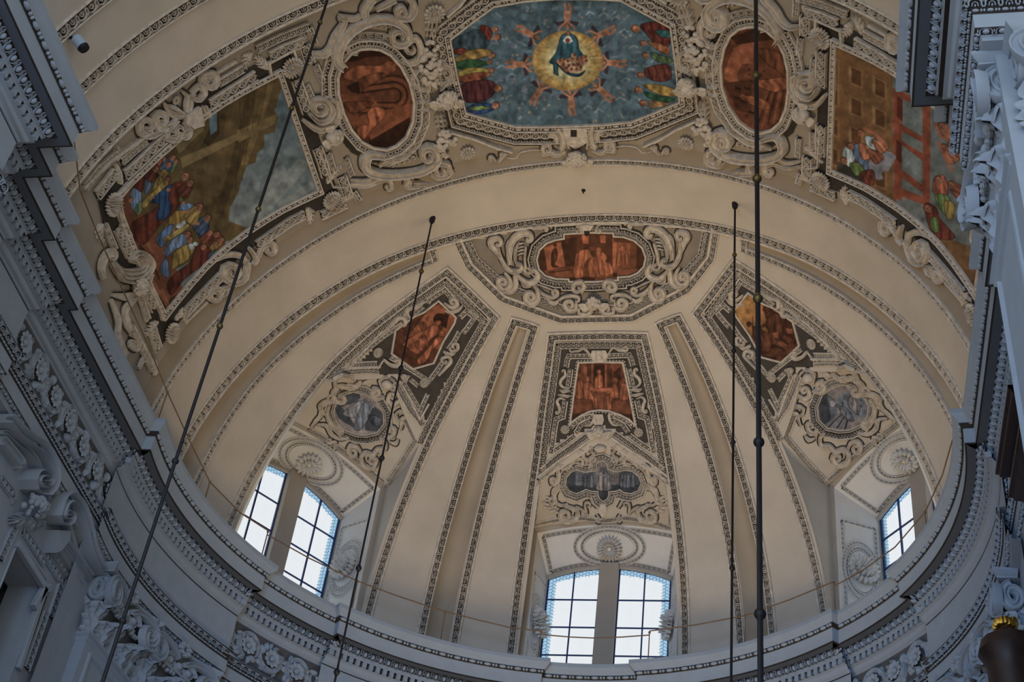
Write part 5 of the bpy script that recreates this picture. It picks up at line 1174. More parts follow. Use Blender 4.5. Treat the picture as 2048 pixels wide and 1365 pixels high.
        cv.robe(QB([(680, 560), (720, 540), (790, 620), (820, 690), (760, 680), (700, 620)]), GW(0.8), n=4); cv.robe(QB([(760, 470), (820, 450), (880, 570), (840, 620), (780, 560)]), GW(0.85, 0.6), n=4, seed=2); cv.headp(*QB([(660, 545)])[0], 4, GW(0.8), GW(0.4)); cv.headp(*QB([(740, 465)])[0], 4.5, GW(0.9), GW(0.5)); cv.ell(*QB([(610, 520)])[0], 5, 6, GW(1.1, 1))
        cv.noise(0.1, 8, 9); cv.build(lu, SF, 0.022, 1.75)
    else:
        K = Zf(560, 500, 0.2246); pl = px_of(on(VAULT, pent, True).P); cv = Canvas(pl); cv.fill(OW(0.45))
        cv.poly_(K([(1330, 520), (1420, 480), (1480, 540), (1170, 900), (1080, 860)]), OW(0.95)); cv.poly_(K([(1520, 560), (1600, 640), (1420, 900), (1360, 860)]), OW(0.85)); cv.poly_(K([(1400, 560), (1500, 580), (1480, 700), (1380, 640)]), OW(0.18)); cv.ell(*K([(1425, 615)])[0], 14, 12, OW(0.2))
        cv.poly_(K([(1060, 830), (1200, 900), (1300, 1030), (1250, 1030), (1060, 900)]), OW(0.4)); cv.poly_(K([(1180, 810), (1260, 850), (1230, 930), (1150, 890)]), OW(0.8))
        cv.robe(K([(1290, 720), (1350, 670), (1410, 680), (1410, 740), (1330, 800), (1300, 870), (1220, 830)]), OW(0.95), n=4, seed=1); cv.robe(K([(1280, 760), (1310, 830), (1260, 900), (1200, 840)]), OW(0.85), n=3); cv.headp(*K([(1395, 655)])[0], 5, OW(0.9), OW(0.6), 30); cv.poly_(K([(1385, 645), (1425, 620), (1430, 650), (1405, 668)]), OW(1.0))
        cv.robe(K([(1390, 780), (1440, 770), (1450, 800), (1350, 890), (1320, 960), (1260, 1020), (1220, 980), (1330, 860)]), OW(1.0), n=5, seed=4); cv.headp(*K([(1440, 745)])[0], 4.6, OW(0.95), OW(0.7)); cv.robe(K([(1200, 680), (1280, 640), (1300, 700), (1220, 740), (1120, 800)]), OW(0.75), n=4, seed=6); cv.headp(*K([(1310, 620)])[0], 4, OW(0.75), OW(0.4)); cv.line(K([(1110, 790), (1170, 740), (1230, 720)]), 4, OW(0.7))
        cv.noise(0.12, 9, 8); cv.build(pp, VAULT, 0.022, 1.35)
        K = Zf(440, 780, 0.3224); LF = WIN[1][1]
        ol = px_of(on(SF, ov, True).P); cv = Canvas(ol, 1.1); cv.fill(GW(1.0, 1)); cv.poly_(K([(700, 60), (860, -10), (870, 50), (740, 110)]), GW(0.45)); cv.poly_(K([(700, 90), (760, 110), (800, 160), (860, 250), (740, 180)]), GW(0.5)); cv.poly_(K([(960, 100), (1060, 190), (1000, 260), (900, 250), (900, 150)]), GW(0.55)); cv.poly_(K([(770, 40), (860, 10), (860, 70), (800, 90)]), GW(0.6))
        cv.robe(K([(840, 80), (900, 60), (910, 110), (880, 170), (760, 150)]), GW(1.05, 0.4), n=5); cv.robe(K([(880, 90), (930, 80), (940, 130), (880, 240), (830, 230)]), GW(0.95), n=5, seed=2); cv.headp(*K([(900, 70)])[0], 4, GW(0.9), GW(0.5)); cv.headp(*K([(925, 85)])[0], 4, GW(1.0), GW(0.55)); cv.robe(K([(930, 150), (1030, 190), (1000, 230), (940, 200)]), GW(0.62), n=3)
        cv.noise(0.1, 8, 11)
        class MirrorSurf:
            def hit(s, px): return LF.hit(px)
            def normal(s, P): return LF.normal(P)
        cv.build(lu, MirrorSurf(), 0.022, 1.75)
# ================================================================== the painted bay of the barrel vault
VB = Vault(RS+0.13)
F1, F2, F3, F4 = Zf(130, 120, .33482), Zf(400, 0, .29014), Zf(560, 200, .29014), Zf(620, 0, .22321)
F5, F6, F7, F8 = Zf(820, 0, .36830), Zf(980, 230, .26766), Zf(180, 440, .35714), Zf(1560, 0, .42411)
ZG, R3, ZO = Zf(100, 300, .29313), Zf(1300, 0, .36523), Zf(900, 0, .24414)
def on2(pts): return on(VB, pts)
field_out = np.array([(554, 151), (517, 170), (480, 190), (443, 212), (410, 235), (376, 263), (345, 291), (314, 318), (285, 346), (258, 372), (236, 398), (243, 430), (262, 480), (280, 523), (300, 568), (326, 622), (343, 600), (374, 562), (405, 527), (428, 506), (450, 487), (491, 456), (525, 434), (560, 413), (595, 396), (632, 379), (606, 304), (580, 228)])
for mx in (False, True):
    side = 'right' if mx else 'left'
    what = 'a coffered arch, clouds and angels' if mx else 'a crowd before a brown temple'
    fp = thing('ceiling_painting', 'large many-coloured fresco of %s, on the %s of the vault' % (what, side), 'painting', on(VB, [(430, 380), (431, 380)], mx).P[0], 'painted panels of the vault')
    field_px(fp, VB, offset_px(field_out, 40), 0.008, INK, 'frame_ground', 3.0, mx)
    frame_rings(fp, VB, field_out, [('ground', 6, 0.11, 0, 0.05), ('fillet', 1.5, 0.035, 0, 0.09), ('bead', 5.5, 0.06, 0.26, 0.055), ('fillet', 9.5, 0.03, 0, 0.10)], mx)
    def coin(pts, w=0.17): strip_band(fp, VB, dense(pts, 3), w, 'coin', 0.21, 0.05, (0.02, 0.035), mx=mx, ground=GROUND, base=0.03)
    def budb(pts, w=0.12, kind='bud', pitch=0.125): strip_band(fp, VB, dense(pts, 3), w, kind, pitch, 0.045, (0.015, 0.03), mx=mx, base=0.03)
    coin([(190, 391), (208, 368), (226, 345)]); coin([(247, 350), (274, 326), (306, 294), (326, 276)]); coin([(418, 208), (444, 191), (484, 165.5), (510, 149)]); coin([(538, 112), (568, 96), (606, 81)])
    coin([(607, 90), (618, 126)]); coin([(590, 158), (603, 197), (611, 222)]); coin([(632, 295), (643, 326), (649, 350)]); coin([(681, 352), (694, 390)]); coin([(690, 405), (640, 429)])
    coin([(606, 427), (577, 442), (541, 467), (510, 489)]); coin([(448, 541), (419, 570), (389, 601), (364, 628)]); coin([(231, 455), (244, 485), (256, 510)]); coin([(289, 583), (304, 618)]); coin([(300, 660), (312, 700)])
    budb([(166, 374), (192, 341), (231, 308)]); budb([(240, 323), (262, 303), (290, 279)]); budb([(434, 166), (484, 136)]); budb([(510, 97), (560, 73), (616, 51)]); budb([(616, 54), (628, 88)], 0.09)
    budb([(629, 128), (642, 160)], 0.08, 'leaf', 0.13); budb([(611, 170), (624, 200)], 0.08, 'leaf', 0.13); budb([(655, 305), (664, 335)], 0.08, 'leaf', 0.13); budb([(690, 315), (702, 350)], 0.08, 'leaf', 0.13); budb([(705, 382), (716, 400)], 0.09)
    budb([(270, 575), (292, 640)], 0.09, 'leaf', 0.14); budb([(262, 660), (300, 740)], 0.09, 'leaf', 0.14); budb([(205, 450), (226, 500)], 0.09, 'leaf', 0.14)
    fillet_line(fp, VB, [(160, 378), (215, 322), (300, 262)], 0.06, 0.10, mx=mx); fillet_line(fp, VB, [(305, 262), (330, 243)], 0.08, 0.08, mx=mx, sec='round'); fillet_line(fp, VB, [(430, 146), (470, 122)], 0.08, 0.08, mx=mx, sec='round')
    fillet_line(fp, VB, [(372, 642), (412, 604)], 0.07, 0.07, mx=mx, sec='round'); fillet_line(fp, VB, [(300, 575), (318, 625), (322, 640)], 0.05, 0.08, mx=mx); fillet_line(fp, VB, [(540, 150), (536, 124), (585, 98), (592, 118)], 0.05, 0.09, mx=mx); fillet_line(fp, VB, [(236, 385), (256, 365)], 0.05, 0.10, mx=mx)
    fillet_line(fp, VB, [(258, 470), (228, 410)], 0.035, 0.09, mx=mx); fillet_line(fp, VB, [(636, 300), (664, 372), (690, 372)], 0.03, 0.09, mx=mx); fillet_line(fp, VB, [(262, 650), (312, 745)], 0.05, 0.08, mx=mx)
    for c, r, wh in (((581, 131), 20, 'upper inner'), ((219, 408), 20, 'upper outer'), ((660, 396), 19, 'lower inner'), ((337, 665), 19, 'lower outer')):
        flower('ceiling_rosette', 'large round stucco flower at the %s corner of the %s fresco' % (wh, side), VB, c, r, 'rosettes at the corners of the frescoes', 18, 2, mx=mx, H=0.5)
    lf = lambda pts, w, **k: leaf_plume(fp, VB, pts, w, 0.07, mx=mx, **k)
    for q in (F2([(470, 470), (420, 430), (375, 390)]), F2([(640, 330), (690, 280), (720, 235)]), F2([(350, 360), (320, 400), (310, 470)]), F1([(330, 740), (310, 680), (290, 620)]), F1([(300, 600), (310, 560), (300, 520)]),
              F3([(320, 570), (370, 500), (420, 460)]), F3([(180, 740), (210, 790), (200, 850)]), F3([(420, 700), (470, 660), (520, 650)]), F7([(470, 560), (520, 520), (540, 580)]), F7([(370, 570), (340, 600), (310, 640)]), F7([(60, 20), (50, 70), (70, 120)])): lf(q, 0.20)
    sc = lambda pts, w, h=0.11, **k: scroll_part(fp, VB, pts, w, h, mx=mx, **k)
    # crest on the upper edge
    sc(volute_px(F1([(660, 350), (600, 400), (535, 390), (520, 335)]), F1([(560, 350)])[0], 9, 1.2), [0.10, 0.16, 0.15, 0.06], raw=True)
    sc(volute_px(F1([(560, 420), (500, 450), (440, 430), (430, 375)]), F1([(475, 390)])[0], 9, 1.2), [0.08, 0.14, 0.13, 0.05], raw=True)
    sc(volute_px(F1([(740, 190), (790, 150), (820, 190), (790, 230)]), F1([(770, 200)])[0], 7, 0.7), [0.06, 0.12, 0.12, 0.05], raw=True); sc(volute_px(F1([(800, 150), (815, 90), (880, 80), (893, 130)]), F1([(852, 125)])[0], 9, 1.1), [0.08, 0.15, 0.14, 0.06], raw=True)
    sc(F1([(585, 250), (620, 310), (680, 335), (720, 310)]), [0.05, 0.14, 0.16, 0.08], 0.10, sec=RIDGE); sc(F1([(690, 180), (745, 235), (740, 290), (715, 320)]), [0.05, 0.13, 0.15, 0.08], 0.10, sec=RIDGE); sc(F1([(600, 270), (640, 280), (690, 310)]), [0.05, 0.10, 0.06], 0.13, sec=ROUND); sc(F1([(720, 200), (715, 260), (712, 305)]), [0.05, 0.10, 0.06], 0.13, sec=ROUND)
    sc(volute_px(F1([(700, 370), (730, 420), (710, 455), (660, 440)]), F1([(675, 410)])[0], 6, 0.9), [0.07, 0.12, 0.12, 0.05], raw=True); sc(volute_px(F1([(680, 430), (660, 470), (600, 465), (590, 430)]), F1([(628, 440)])[0], 8, 1.1), [0.06, 0.12, 0.12, 0.05], raw=True)
    plate(fp, VB, F1([(700, 320), (790, 270), (810, 380), (750, 400), (700, 370)]), 0.13, 0.1, 'crest_shield', mx=mx); flower('', '', VB, F1([(762, 387)])[0], 8, petals=9, layers=1, mx=mx, parent=fp); flower('', '', VB, F1([(655, 238)])[0], 8, petals=9, layers=1, mx=mx, parent=fp)
    for x in (815, 835): sc(F1([(x, 270), (x+15, 310), (x+25, 340)]), [0.04, 0.05, 0.03], 0.10, sec=ROUND)
    # crest on the lower edge
    sc(volute_px(F7([(870, 230), (850, 320), (790, 345), (735, 310), (740, 260)]), F7([(780, 290)])[0], 9, 1.4), [0.10, 0.16, 0.15, 0.06], 0.14, raw=True); sc(F7([(690, 220), (760, 190), (840, 200), (870, 260)]), [0.06, 0.12, 0.12, 0.06], 0.10)
    sc(volute_px(F7([(800, 350), (730, 385), (720, 420)]), F7([(760, 360)])[0], 5, 0.2), [0.06, 0.12, 0.06], raw=True); sc(volute_px(F7([(740, 390), (700, 380), (660, 400), (660, 435)]), F7([(690, 415)])[0], 7, 1.1), [0.08, 0.13, 0.12, 0.05], raw=True)
    sc(volute_px(F7([(930, 200), (960, 140), (1010, 125), (1025, 160)]), F7([(995, 160)])[0], 7, 1.0), [0.08, 0.13, 0.12, 0.05], raw=True); sc(F7([(860, 300), (880, 330), (870, 370)]), [0.06, 0.12, 0.03], 0.09, sec=RIDGE); sc(F7([(880, 150), (920, 210), (900, 245)]), [0.06, 0.10, 0.05], 0.12); flower('', '', VB, F7([(870, 235)])[0], 7, petals=8, layers=1, mx=mx, parent=fp)
    # shell volute and mask on the outer edge
    for k_, r in enumerate((84, 62, 40)): sc(volute_px(F7([(110, 250+k_*-6), (170, 330-k_*22), (260, 325-k_*22), (318-k_*16, 250), (290-k_*10, 195+k_*6)]), F7([(238, 225)])[0], 6, 0.7), [0.06, 0.11, 0.12, 0.11, 0.05], 0.18-0.02*k_, raw=True)
    sc(volute_px(F7([(60, 330), (50, 260), (80, 195), (115, 180)]), F7([(105, 200)])[0], 5, 0.9), [0.08, 0.18, 0.16, 0.06], 0.10, raw=True); sc(F7([(120, 420), (200, 430), (290, 400), (345, 300)]), [0.06, 0.16, 0.18, 0.05], 0.06)
    sc(F7([(250, 440), (190, 500), (200, 580), (230, 640)]), [0.08, 0.2, 0.2, 0.06], 0.06); sc(volute_px(F7([(215, 640), (260, 670), (250, 720), (215, 700)]), F7([(230, 690)])[0], 6, 0.8), [0.05, 0.12, 0.12, 0.04], 0.08, raw=True); sc(F7([(110, 450), (150, 560), (150, 650), (200, 760)]), [0.10, 0.2, 0.2, 0.12], 0.05); sc(F7([(260, 830), (290, 780), (350, 800), (350, 870)]), [0.08, 0.12, 0.10, 0.06], 0.08)
    pa = on(VB, F7([(245, 375), (262, 450)]), mx); i = 1 if mx else 0; mk = thing('ceiling_mask', 'stucco mask under a shell on the outer edge of the %s fresco' % side, 'sculpture', pa.P[i], 'masks beside the frescoes')
    head(mk, pa.P[i]+pa.N[i]*0.08, pa.N[i], pa.P[i]-pa.P[1-i], 0.17, wings=False)
    # shell volute and cherub head between the fresco and the oval
    sc(volute_px(F3([(150, 130), (250, 190), (350, 160), (395, 80), (380, 0)]), F3([(270, 50)])[0], 8, 0.35), [0.07, 0.14, 0.15, 0.13, 0.06], 0.14, raw=True); sc(volute_px(F3([(190, 80), (250, 130), (320, 105), (335, 40), (290, -10), (220, -10)]), F3([(262, 32)])[0], 9, 1.4), [0.07, 0.13, 0.14, 0.12, 0.06], 0.20, raw=True)
    pa = on(VB, F3([(345, 228), (230, 230)]), mx); i = 1 if mx else 0; mk = thing('ceiling_cherub_head', 'winged cherub head between the %s fresco and the orange oval beside it' % side, 'sculpture', pa.P[i], 'cherub heads of the vault')
    head(mk, pa.P[i]+pa.N[i]*0.12, pa.N[i], pa.P[i]-pa.P[1-i], 0.16, wing_l=1.2)
    # ---------------------------------------------------------- oval beside it
    op = thing('ceiling_painting', 'upright orange oval picture of %s, %s of the octagon' % ('figures before a tower' if mx else 'a kneeling figure under an arch', side), 'painting', on(VB, [(750, 195), (751, 195)], mx).P[0], 'painted panels of the vault')
    ovp = ZB([(400, 282), (460, 288), (520, 318), (580, 385), (630, 480), (655, 590), (648, 700), (610, 790), (555, 840), (500, 861), (430, 852), (360, 815), (300, 745), (255, 650), (225, 540), (222, 450), (245, 370), (300, 308), (350, 286)])
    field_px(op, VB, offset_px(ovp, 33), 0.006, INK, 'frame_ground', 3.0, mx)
    frame_rings(op, VB, ovp, [('ground', 10, 0.21, 0, 0.04), ('fillet', 2.5, 0.055, 0, 0.10), ('pearl', 6.5, 0.04, 0.05, 0.05), ('fillet', 9, 0.015, 0, 0.085), ('wave', 13.5, 0.10, 0.15, 0.045), ('fillet', 19, 0.035, 0, 0.11)], mx)
    ring2 = np.array(offset_px(ovp, 28)); 
    strip_band(op, VB, dense(ring2[[3, 4, 5, 6, 7, 8, 9]], 3), 0.11, 'coin', 0.16, 0.045, (0.02, 0.03), mx=mx, base=0.03); strip_band(op, VB, dense(ring2[[12, 13, 14, 15, 16]], 3), 0.11, 'wave', 0.16, 0.045, (0.02, 0.03), mx=mx, base=0.03); strip_band(op, VB, dense(ring2[[17, 18, 0, 1, 2]], 3), 0.12, 'leaf', 0.18, 0.04, (0.01, 0.02), mx=mx, base=0.02)
    so = lambda pts, w, h=0.14, **k: scroll_part(op, VB, pts, w, h, mx=mx, **k)
    so(volute_px(F4([(290, 590), (225, 520), (245, 390), (330, 275), (450, 195), (600, 150), (750, 165), (860, 240), (870, 330)]), F4([(785, 295)])[0], 12, 1.4), [0.16, 0.24, 0.20, 0.17, 0.16, 0.14, 0.06], 0.20, raw=True)
    so(volute_px(F4([(10, 470), (110, 470), (175, 410), (215, 310), (270, 230), (300, 175)]), F4([(268, 165)])[0], 5, 0.9), [0.10, 0.16, 0.16, 0.14, 0.10, 0.05], 0.14, raw=True); so(F4([(245, 130), (330, 150), (400, 150), (445, 120)]), [0.08, 0.12, 0.10, 0.06], 0.12)
    so(F4([(490, 150), (475, 80), (510, 10), (560, -40)]), [0.14, 0.17, 0.17, 0.14], 0.18); so(F4([(580, 70), (660, 30), (760, -20)]), [0.07, 0.10, 0.10], 0.14); so(volute_px(F4([(860, -60), (915, 0), (915, 70), (870, 125), (800, 130)]), F4([(812, 80)])[0], 12, 1.5), [0.10, 0.15, 0.15, 0.12, 0.05], 0.20, raw=True)
    so(volute_px(F4([(820, 530), (900, 550), (980, 500), (985, 400), (940, 330), (870, 360)]), F4([(905, 415)])[0], 7, 1.0), [0.08, 0.14, 0.14, 0.12, 0.05], 0.12, raw=True); so(F4([(330, 390), (345, 450), (420, 470)]), [0.06, 0.11, 0.06], 0.10)
    for i_ in range(6): so(spiral(F4([(470+i_*50, 235-i_*8+(i_*i_)*2)])[0], 4.2, 200, 0.8), 0.035, 0.06, raw=True, sec=ROUND, dark=0.02)
    so(volute_px(ZB([(490, 900), (400, 890), (370, 930), (390, 985), (500, 1010), (640, 1000), (740, 970), (800, 910), (770, 850)]), ZB([(742, 890)])[0], 12, 1.4), [0.12, 0.22, 0.20, 0.16, 0.16, 0.14, 0.06], 0.20, raw=True); so(ZB([(455, 965), (500, 940), (600, 915), (680, 850)]), [0.06, 0.12, 0.08, 0.05], 0.09)
    so(volute_px(ZB([(660, 1060), (760, 1065), (850, 1045), (885, 1000)]), ZB([(862, 1003)])[0], 6, 1.2), [0.09, 0.11, 0.11, 0.05], 0.13, raw=True); so(volute_px(ZB([(760, 1000), (800, 1020), (860, 1000), (860, 950), (810, 935)]), ZB([(818, 975)])[0], 10, 1.3), [0.08, 0.13, 0.13, 0.05], 0.17, raw=True)
    so(ZB([(605, 1020), (625, 1050), (620, 1075), (690, 1075)]), [0.12, 0.15, 0.12, 0.06], 0.16); so(volute_px(ZB([(290, 1070), (380, 1075), (460, 1045), (520, 1050), (530, 1090)]), ZB([(510, 1085)])[0], 4, 1.0), [0.10, 0.15, 0.13, 0.08, 0.04], 0.10, raw=True); so(ZB([(290, 1045), (380, 1050), (450, 1020), (560, 1020)]), [0.05, 0.09, 0.09, 0.06], 0.08)
    for i_ in range(5): so(spiral(ZB([(535+i_*32, 965-i_*11)])[0], 4.6, 200, 0.8), 0.035, 0.07, raw=True, sec=ROUND, dark=0.02)
    # ---------------------------------------------------------- festoon of fruit between the oval and the octagon
    fe = thing('ceiling_fruit_festoon', 'hanging stucco festoon of fruit and leaves on the %s side of the octagonal fresco' % side, 'festoon', on(VB, [(860, 150), (861, 150)], mx).P[0], 'fruit festoons of the vault')
    rr = random.Random(5)
    def fruits(c, sx, sy, n, r0, r1):
        for i_ in range(n):
            a, q = rr.uniform(0, 6.28), math.sqrt(rr.random()); x, y = c[0]+sx*q*math.cos(a), c[1]+sy*q*math.sin(a); r = rr.uniform(r0, r1)/90
            pa = on(VB, [(x, y), (x+6, y)], mx); i = 1 if mx else 0; P, N = pa.P[i], pa.N[i]; u = np.cross(N, [0, 0, 1.0]); u /= np.linalg.norm(u); v = np.cross(N, u); b = MB()
            b.ball(P+N*(0.10+0.10*(1-q)), u*r, v*r*rr.uniform(0.9, 1.25), N*r, 8, 5); b.build('fruit', STUCCO, fe)
    fruits(F5([(105, 355)])[0], 22, 32, 38, 4.2, 7.0); fruits(F5([(112, 245)])[0], 13, 16, 12, 3.5, 5.5); fruits(F5([(185, 760)])[0], 22, 30, 36, 4.0, 6.5); fruits(F5([(120, 440)])[0], 12, 12, 8, 3.5, 5)
    for q in (F5([(130, 60), (115, 130), (105, 220)]), F5([(150, 60), (140, 130), (130, 220)]), F5([(110, 60), (95, 130), (90, 210)]), F5([(145, 610), (150, 660), (160, 710)]), F5([(165, 610), (175, 660), (180, 710)]), F5([(120, 560), (80, 540), (40, 545)]), F5([(120, 590), (80, 580), (50, 590)]), F5([(160, 480), (200, 440), (245, 410)])): leaf_plume(fe, VB, q, 0.16, 0.14, mx=mx, lobes=4)
    flower('', '', VB, F5([(130, 62)])[0], 19, petals=14, layers=2, mx=mx, parent=fe, H=0.5); flower('', '', VB, F5([(310, 820)])[0], 15, petals=12, layers=2, mx=mx, parent=fe, H=0.5)
    scroll_part(fe, VB, volute_px(F5([(160, 340), (215, 360), (225, 420), (180, 450)]), F5([(185, 400)])[0], 8, 0.8), [0.06, 0.12, 0.12, 0.05], 0.12, mx=mx, raw=True); scroll_part(fe, VB, volute_px(F5([(40, 370), (10, 420), (40, 470), (100, 480)]), F5([(60, 430)])[0], 8, 0.3), [0.06, 0.10, 0.10, 0.05], 0.10, mx=mx, raw=True)
    pa = on(VB, F5([(190, 512), (185, 590)]), mx); i = 1 if mx else 0; mk = thing('ceiling_cherub_head', 'winged cherub head in the festoon on the %s of the octagonal fresco' % side, 'sculpture', pa.P[i], 'cherub heads of the vault')
    head(mk, pa.P[i]+pa.N[i]*0.16, pa.N[i], pa.P[i]-pa.P[1-i], 0.20, wing_l=1.35)
# ---------------------------------------------------------------- octagon in the middle
oc = thing('ceiling_painting', 'octagonal blue fresco with a golden glory ringed by cherubs, at the crown of the vault', 'painting', VB.hit([(1130, 120)])[0], 'painted panels of the vault')
octo = np.array([(901, 76), (944, 43), (988, 11), (1050, 0), (1113, -5), (1178, -5), (1242, -2), (1292, 25), (1342, 52), (1352, 126), (1360, 200), (1312, 220), (1264, 239), (1206, 245), (1150, 247), (1090, 249), (1032, 249), (982, 236), (932, 222), (915, 150)])
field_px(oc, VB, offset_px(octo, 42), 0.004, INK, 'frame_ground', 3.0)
frame_rings(oc, VB, octo, [('ground', 7, 0.12, 0, 0.05), ('fillet', 1.5, 0.04, 0, 0.10), ('bead', 6.5, 0.07, 0.30, 0.055), ('fillet', 11, 0.03, 0, 0.11), ('ground', 22, 0.24, 0, 0.04), ('coin', 20, 0.17, 0.21, 0.045), ('wave', 31, 0.06, 0.12, 0.045), ('fillet', 35, 0.03, 0, 0.09)])
for mx in (False, True):
    fillet_line(oc, VB, F5([(205, 705), (350, 745), (489, 800)]), 0.05, 0.12, mx=mx); fillet_line(oc, VB, F5([(200, 80), (270, 20), (300, -20)]), 0.05, 0.12, mx=mx); fillet_line(oc, VB, F6([(0, 215), (90, 240), (165, 262)]), 0.05, 0.12, mx=mx)
    so = lambda pts, w, h=0.13, **k: scroll_part(oc, VB, pts, w, h, mx=mx, **k)
    so(F6([(510, 85), (540, 140), (545, 210), (520, 240)]), [0.10, 0.14, 0.14, 0.08], 0.14); so(F6([(440, 130), (490, 140), (500, 200)]), [0.10, 0.14, 0.08], 0.12)
    so(volute_px(F6([(560, 250), (500, 280), (450, 260), (400, 270), (395, 225)]), F6([(430, 232)])[0], 6, 1.1), [0.08, 0.12, 0.10, 0.10, 0.05], raw=True); so(F6([(540, 290), (480, 300), (430, 310)]), [0.08, 0.10, 0.05], 0.09, sec=RIDGE); so(F6([(600, 170), (580, 200), (600, 240)]), [0.06, 0.08, 0.05], 0.12, sec=ROUND)
    so(volute_px(F6([(60, 340), (90, 300), (110, 280)]), F6([(92, 295)])[0], 4, 0.9), [0.05, 0.09, 0.04], 0.09, raw=True); so(volute_px(F6([(45, 340), (20, 310), (0, 310)]), F6([(5, 322)])[0], 4, 0.9), [0.05, 0.09, 0.04], 0.09, raw=True); fillet_line(oc, VB, cr(F6([(120, 312), (190, 318), (230, 275), (330, 255), (400, 265)]), 6), 0.03, 0.05, mx=mx)
plate(oc, VB, F6([(545, 75), (725, 75), (735, 180), (640, 230), (555, 180)]), 0.12, 0.1, 'bracket'); plate(oc, VB, F6([(605, 85), (652, 85), (652, 135), (605, 135)]), 0.13, 0.03, 'bracket_hole', GROUND)
P = VB.hit(F6([(655, 290)])); N = VB.normal(P); mk = thing('ceiling_mask', 'winged stucco mask below the octagonal fresco in the middle of the vault', 'sculpture', P[0])
head(mk, P[0]+N[0]*0.14, N[0], (0, -0.7, 0.7), 0.20, wing_l=1.2); leaf_plume(mk, VB, F6([(655, 320), (655, 355), (650, 390)]), 0.2, 0.08)
# ================================================================== the pictures of the bay
def find(lbl): return next(o for o in bpy.data.objects if o.get('label', '').startswith(lbl))
def crowd(cv, Z, L):
    for k, (pts, col, n) in enumerate(L): cv.robe(Z(pts), col, n=n, seed=k)
# ---- left fresco: crowd before a temple
cv = Canvas(field_out); cv.grad(np.ones(cv.X.shape, bool), (98, 106, 104), (128, 124, 114), (600, 200), (520, 420))
for a, b_, w in (((600, 330), (500, 440), 26), ((560, 340), (510, 420), 20), ((620, 370), (560, 410), 14)): cv.line([a, ((a[0]+b_[0])/2+6, (a[1]+b_[1])/2-4), b_], w, (160, 148, 130), 0.55)
cv.poly_(ZA([(1650, 430), (1650, 480), (1600, 650), (1622, 680), (1600, 770), (1540, 785), (1540, 860), (1500, 890), (1488, 950), (1442, 962), (1405, 1050), (1385, 1130), (1340, 1210), (1330, 1290), (1440, 1330), (1300, 1420), (600, 1800), (500, 1100), (900, 800), (1500, 400)]), (104, 76, 38))
for pts, c in (([(1440, 530), (1500, 510), (1440, 800), (1400, 960), (1300, 1250), (1250, 1250), (1340, 960)], (84, 60, 30)), ([(1560, 480), (1600, 470), (1500, 800), (1440, 960), (1400, 960), (1470, 780)], (128, 94, 48)), ([(1270, 600), (1340, 560), (1290, 830), (1150, 1000), (1060, 1000), (1200, 800)], (92, 68, 34)),
               ([(1050, 920), (1400, 770), (1420, 800), (1060, 980)], (140, 106, 58)), ([(1380, 760), (1620, 660), (1600, 720), (1390, 830)], (136, 102, 54)), ([(1180, 830), (1270, 640), (1280, 780), (1210, 850)], (70, 50, 26)), ([(1215, 690), (1262, 640), (1262, 760), (1225, 790)], (110, 122, 124)), ([(1020, 850), (1200, 700), (1180, 760), (1040, 900)], (136, 108, 66))): cv.poly_(ZA(pts), c)
for i in range(9): cv.line(ZA([(1160+i*45, 960-i*50), (1180+i*25, 1330)]), 1.2, (72, 52, 26), 0.22, smooth=False)
for x0, y0, x1, y1 in ((1395, 540, 1400, 760), (1450, 520, 1440, 760), (1480, 500, 1470, 760), (1560, 480, 1500, 740), (1400, 840, 1370, 1100), (1440, 830, 1410, 1050)): cv.line(ZA([(x0, y0), (x1, y1)]), 2.4, (66, 48, 24), 0.5, smooth=False)
cv.poly_(ZA([(620, 1000), (760, 1040), (830, 1250), (1000, 1500), (1100, 1800), (700, 1800), (560, 1150)]), (126, 66, 34))
cv.poly_(F7([(440, 440), (560, 360), (740, 170), (870, 50), (900, 90), (560, 420), (420, 520)]), (70, 46, 24)); cv.poly_(F7([(740, 100), (865, 45), (870, 90), (780, 120)]), (110, 82, 36))
for pts in ([(300, 130), (380, 270), (370, 290), (290, 150)], [(330, 300), (400, 420), (440, 480), (420, 500), (340, 380)], [(380, 400), (400, 380), (450, 500), (430, 505)], [(280, 110), (310, 100), (350, 180), (330, 190)]): cv.poly_(F7(pts), (150, 82, 42))
for pts in ([(270, 140), (350, 250)], [(340, 230), (380, 330)], [(380, 430), (420, 500)]): cv.line(F7(pts), 3, (66, 34, 18), smooth=False)
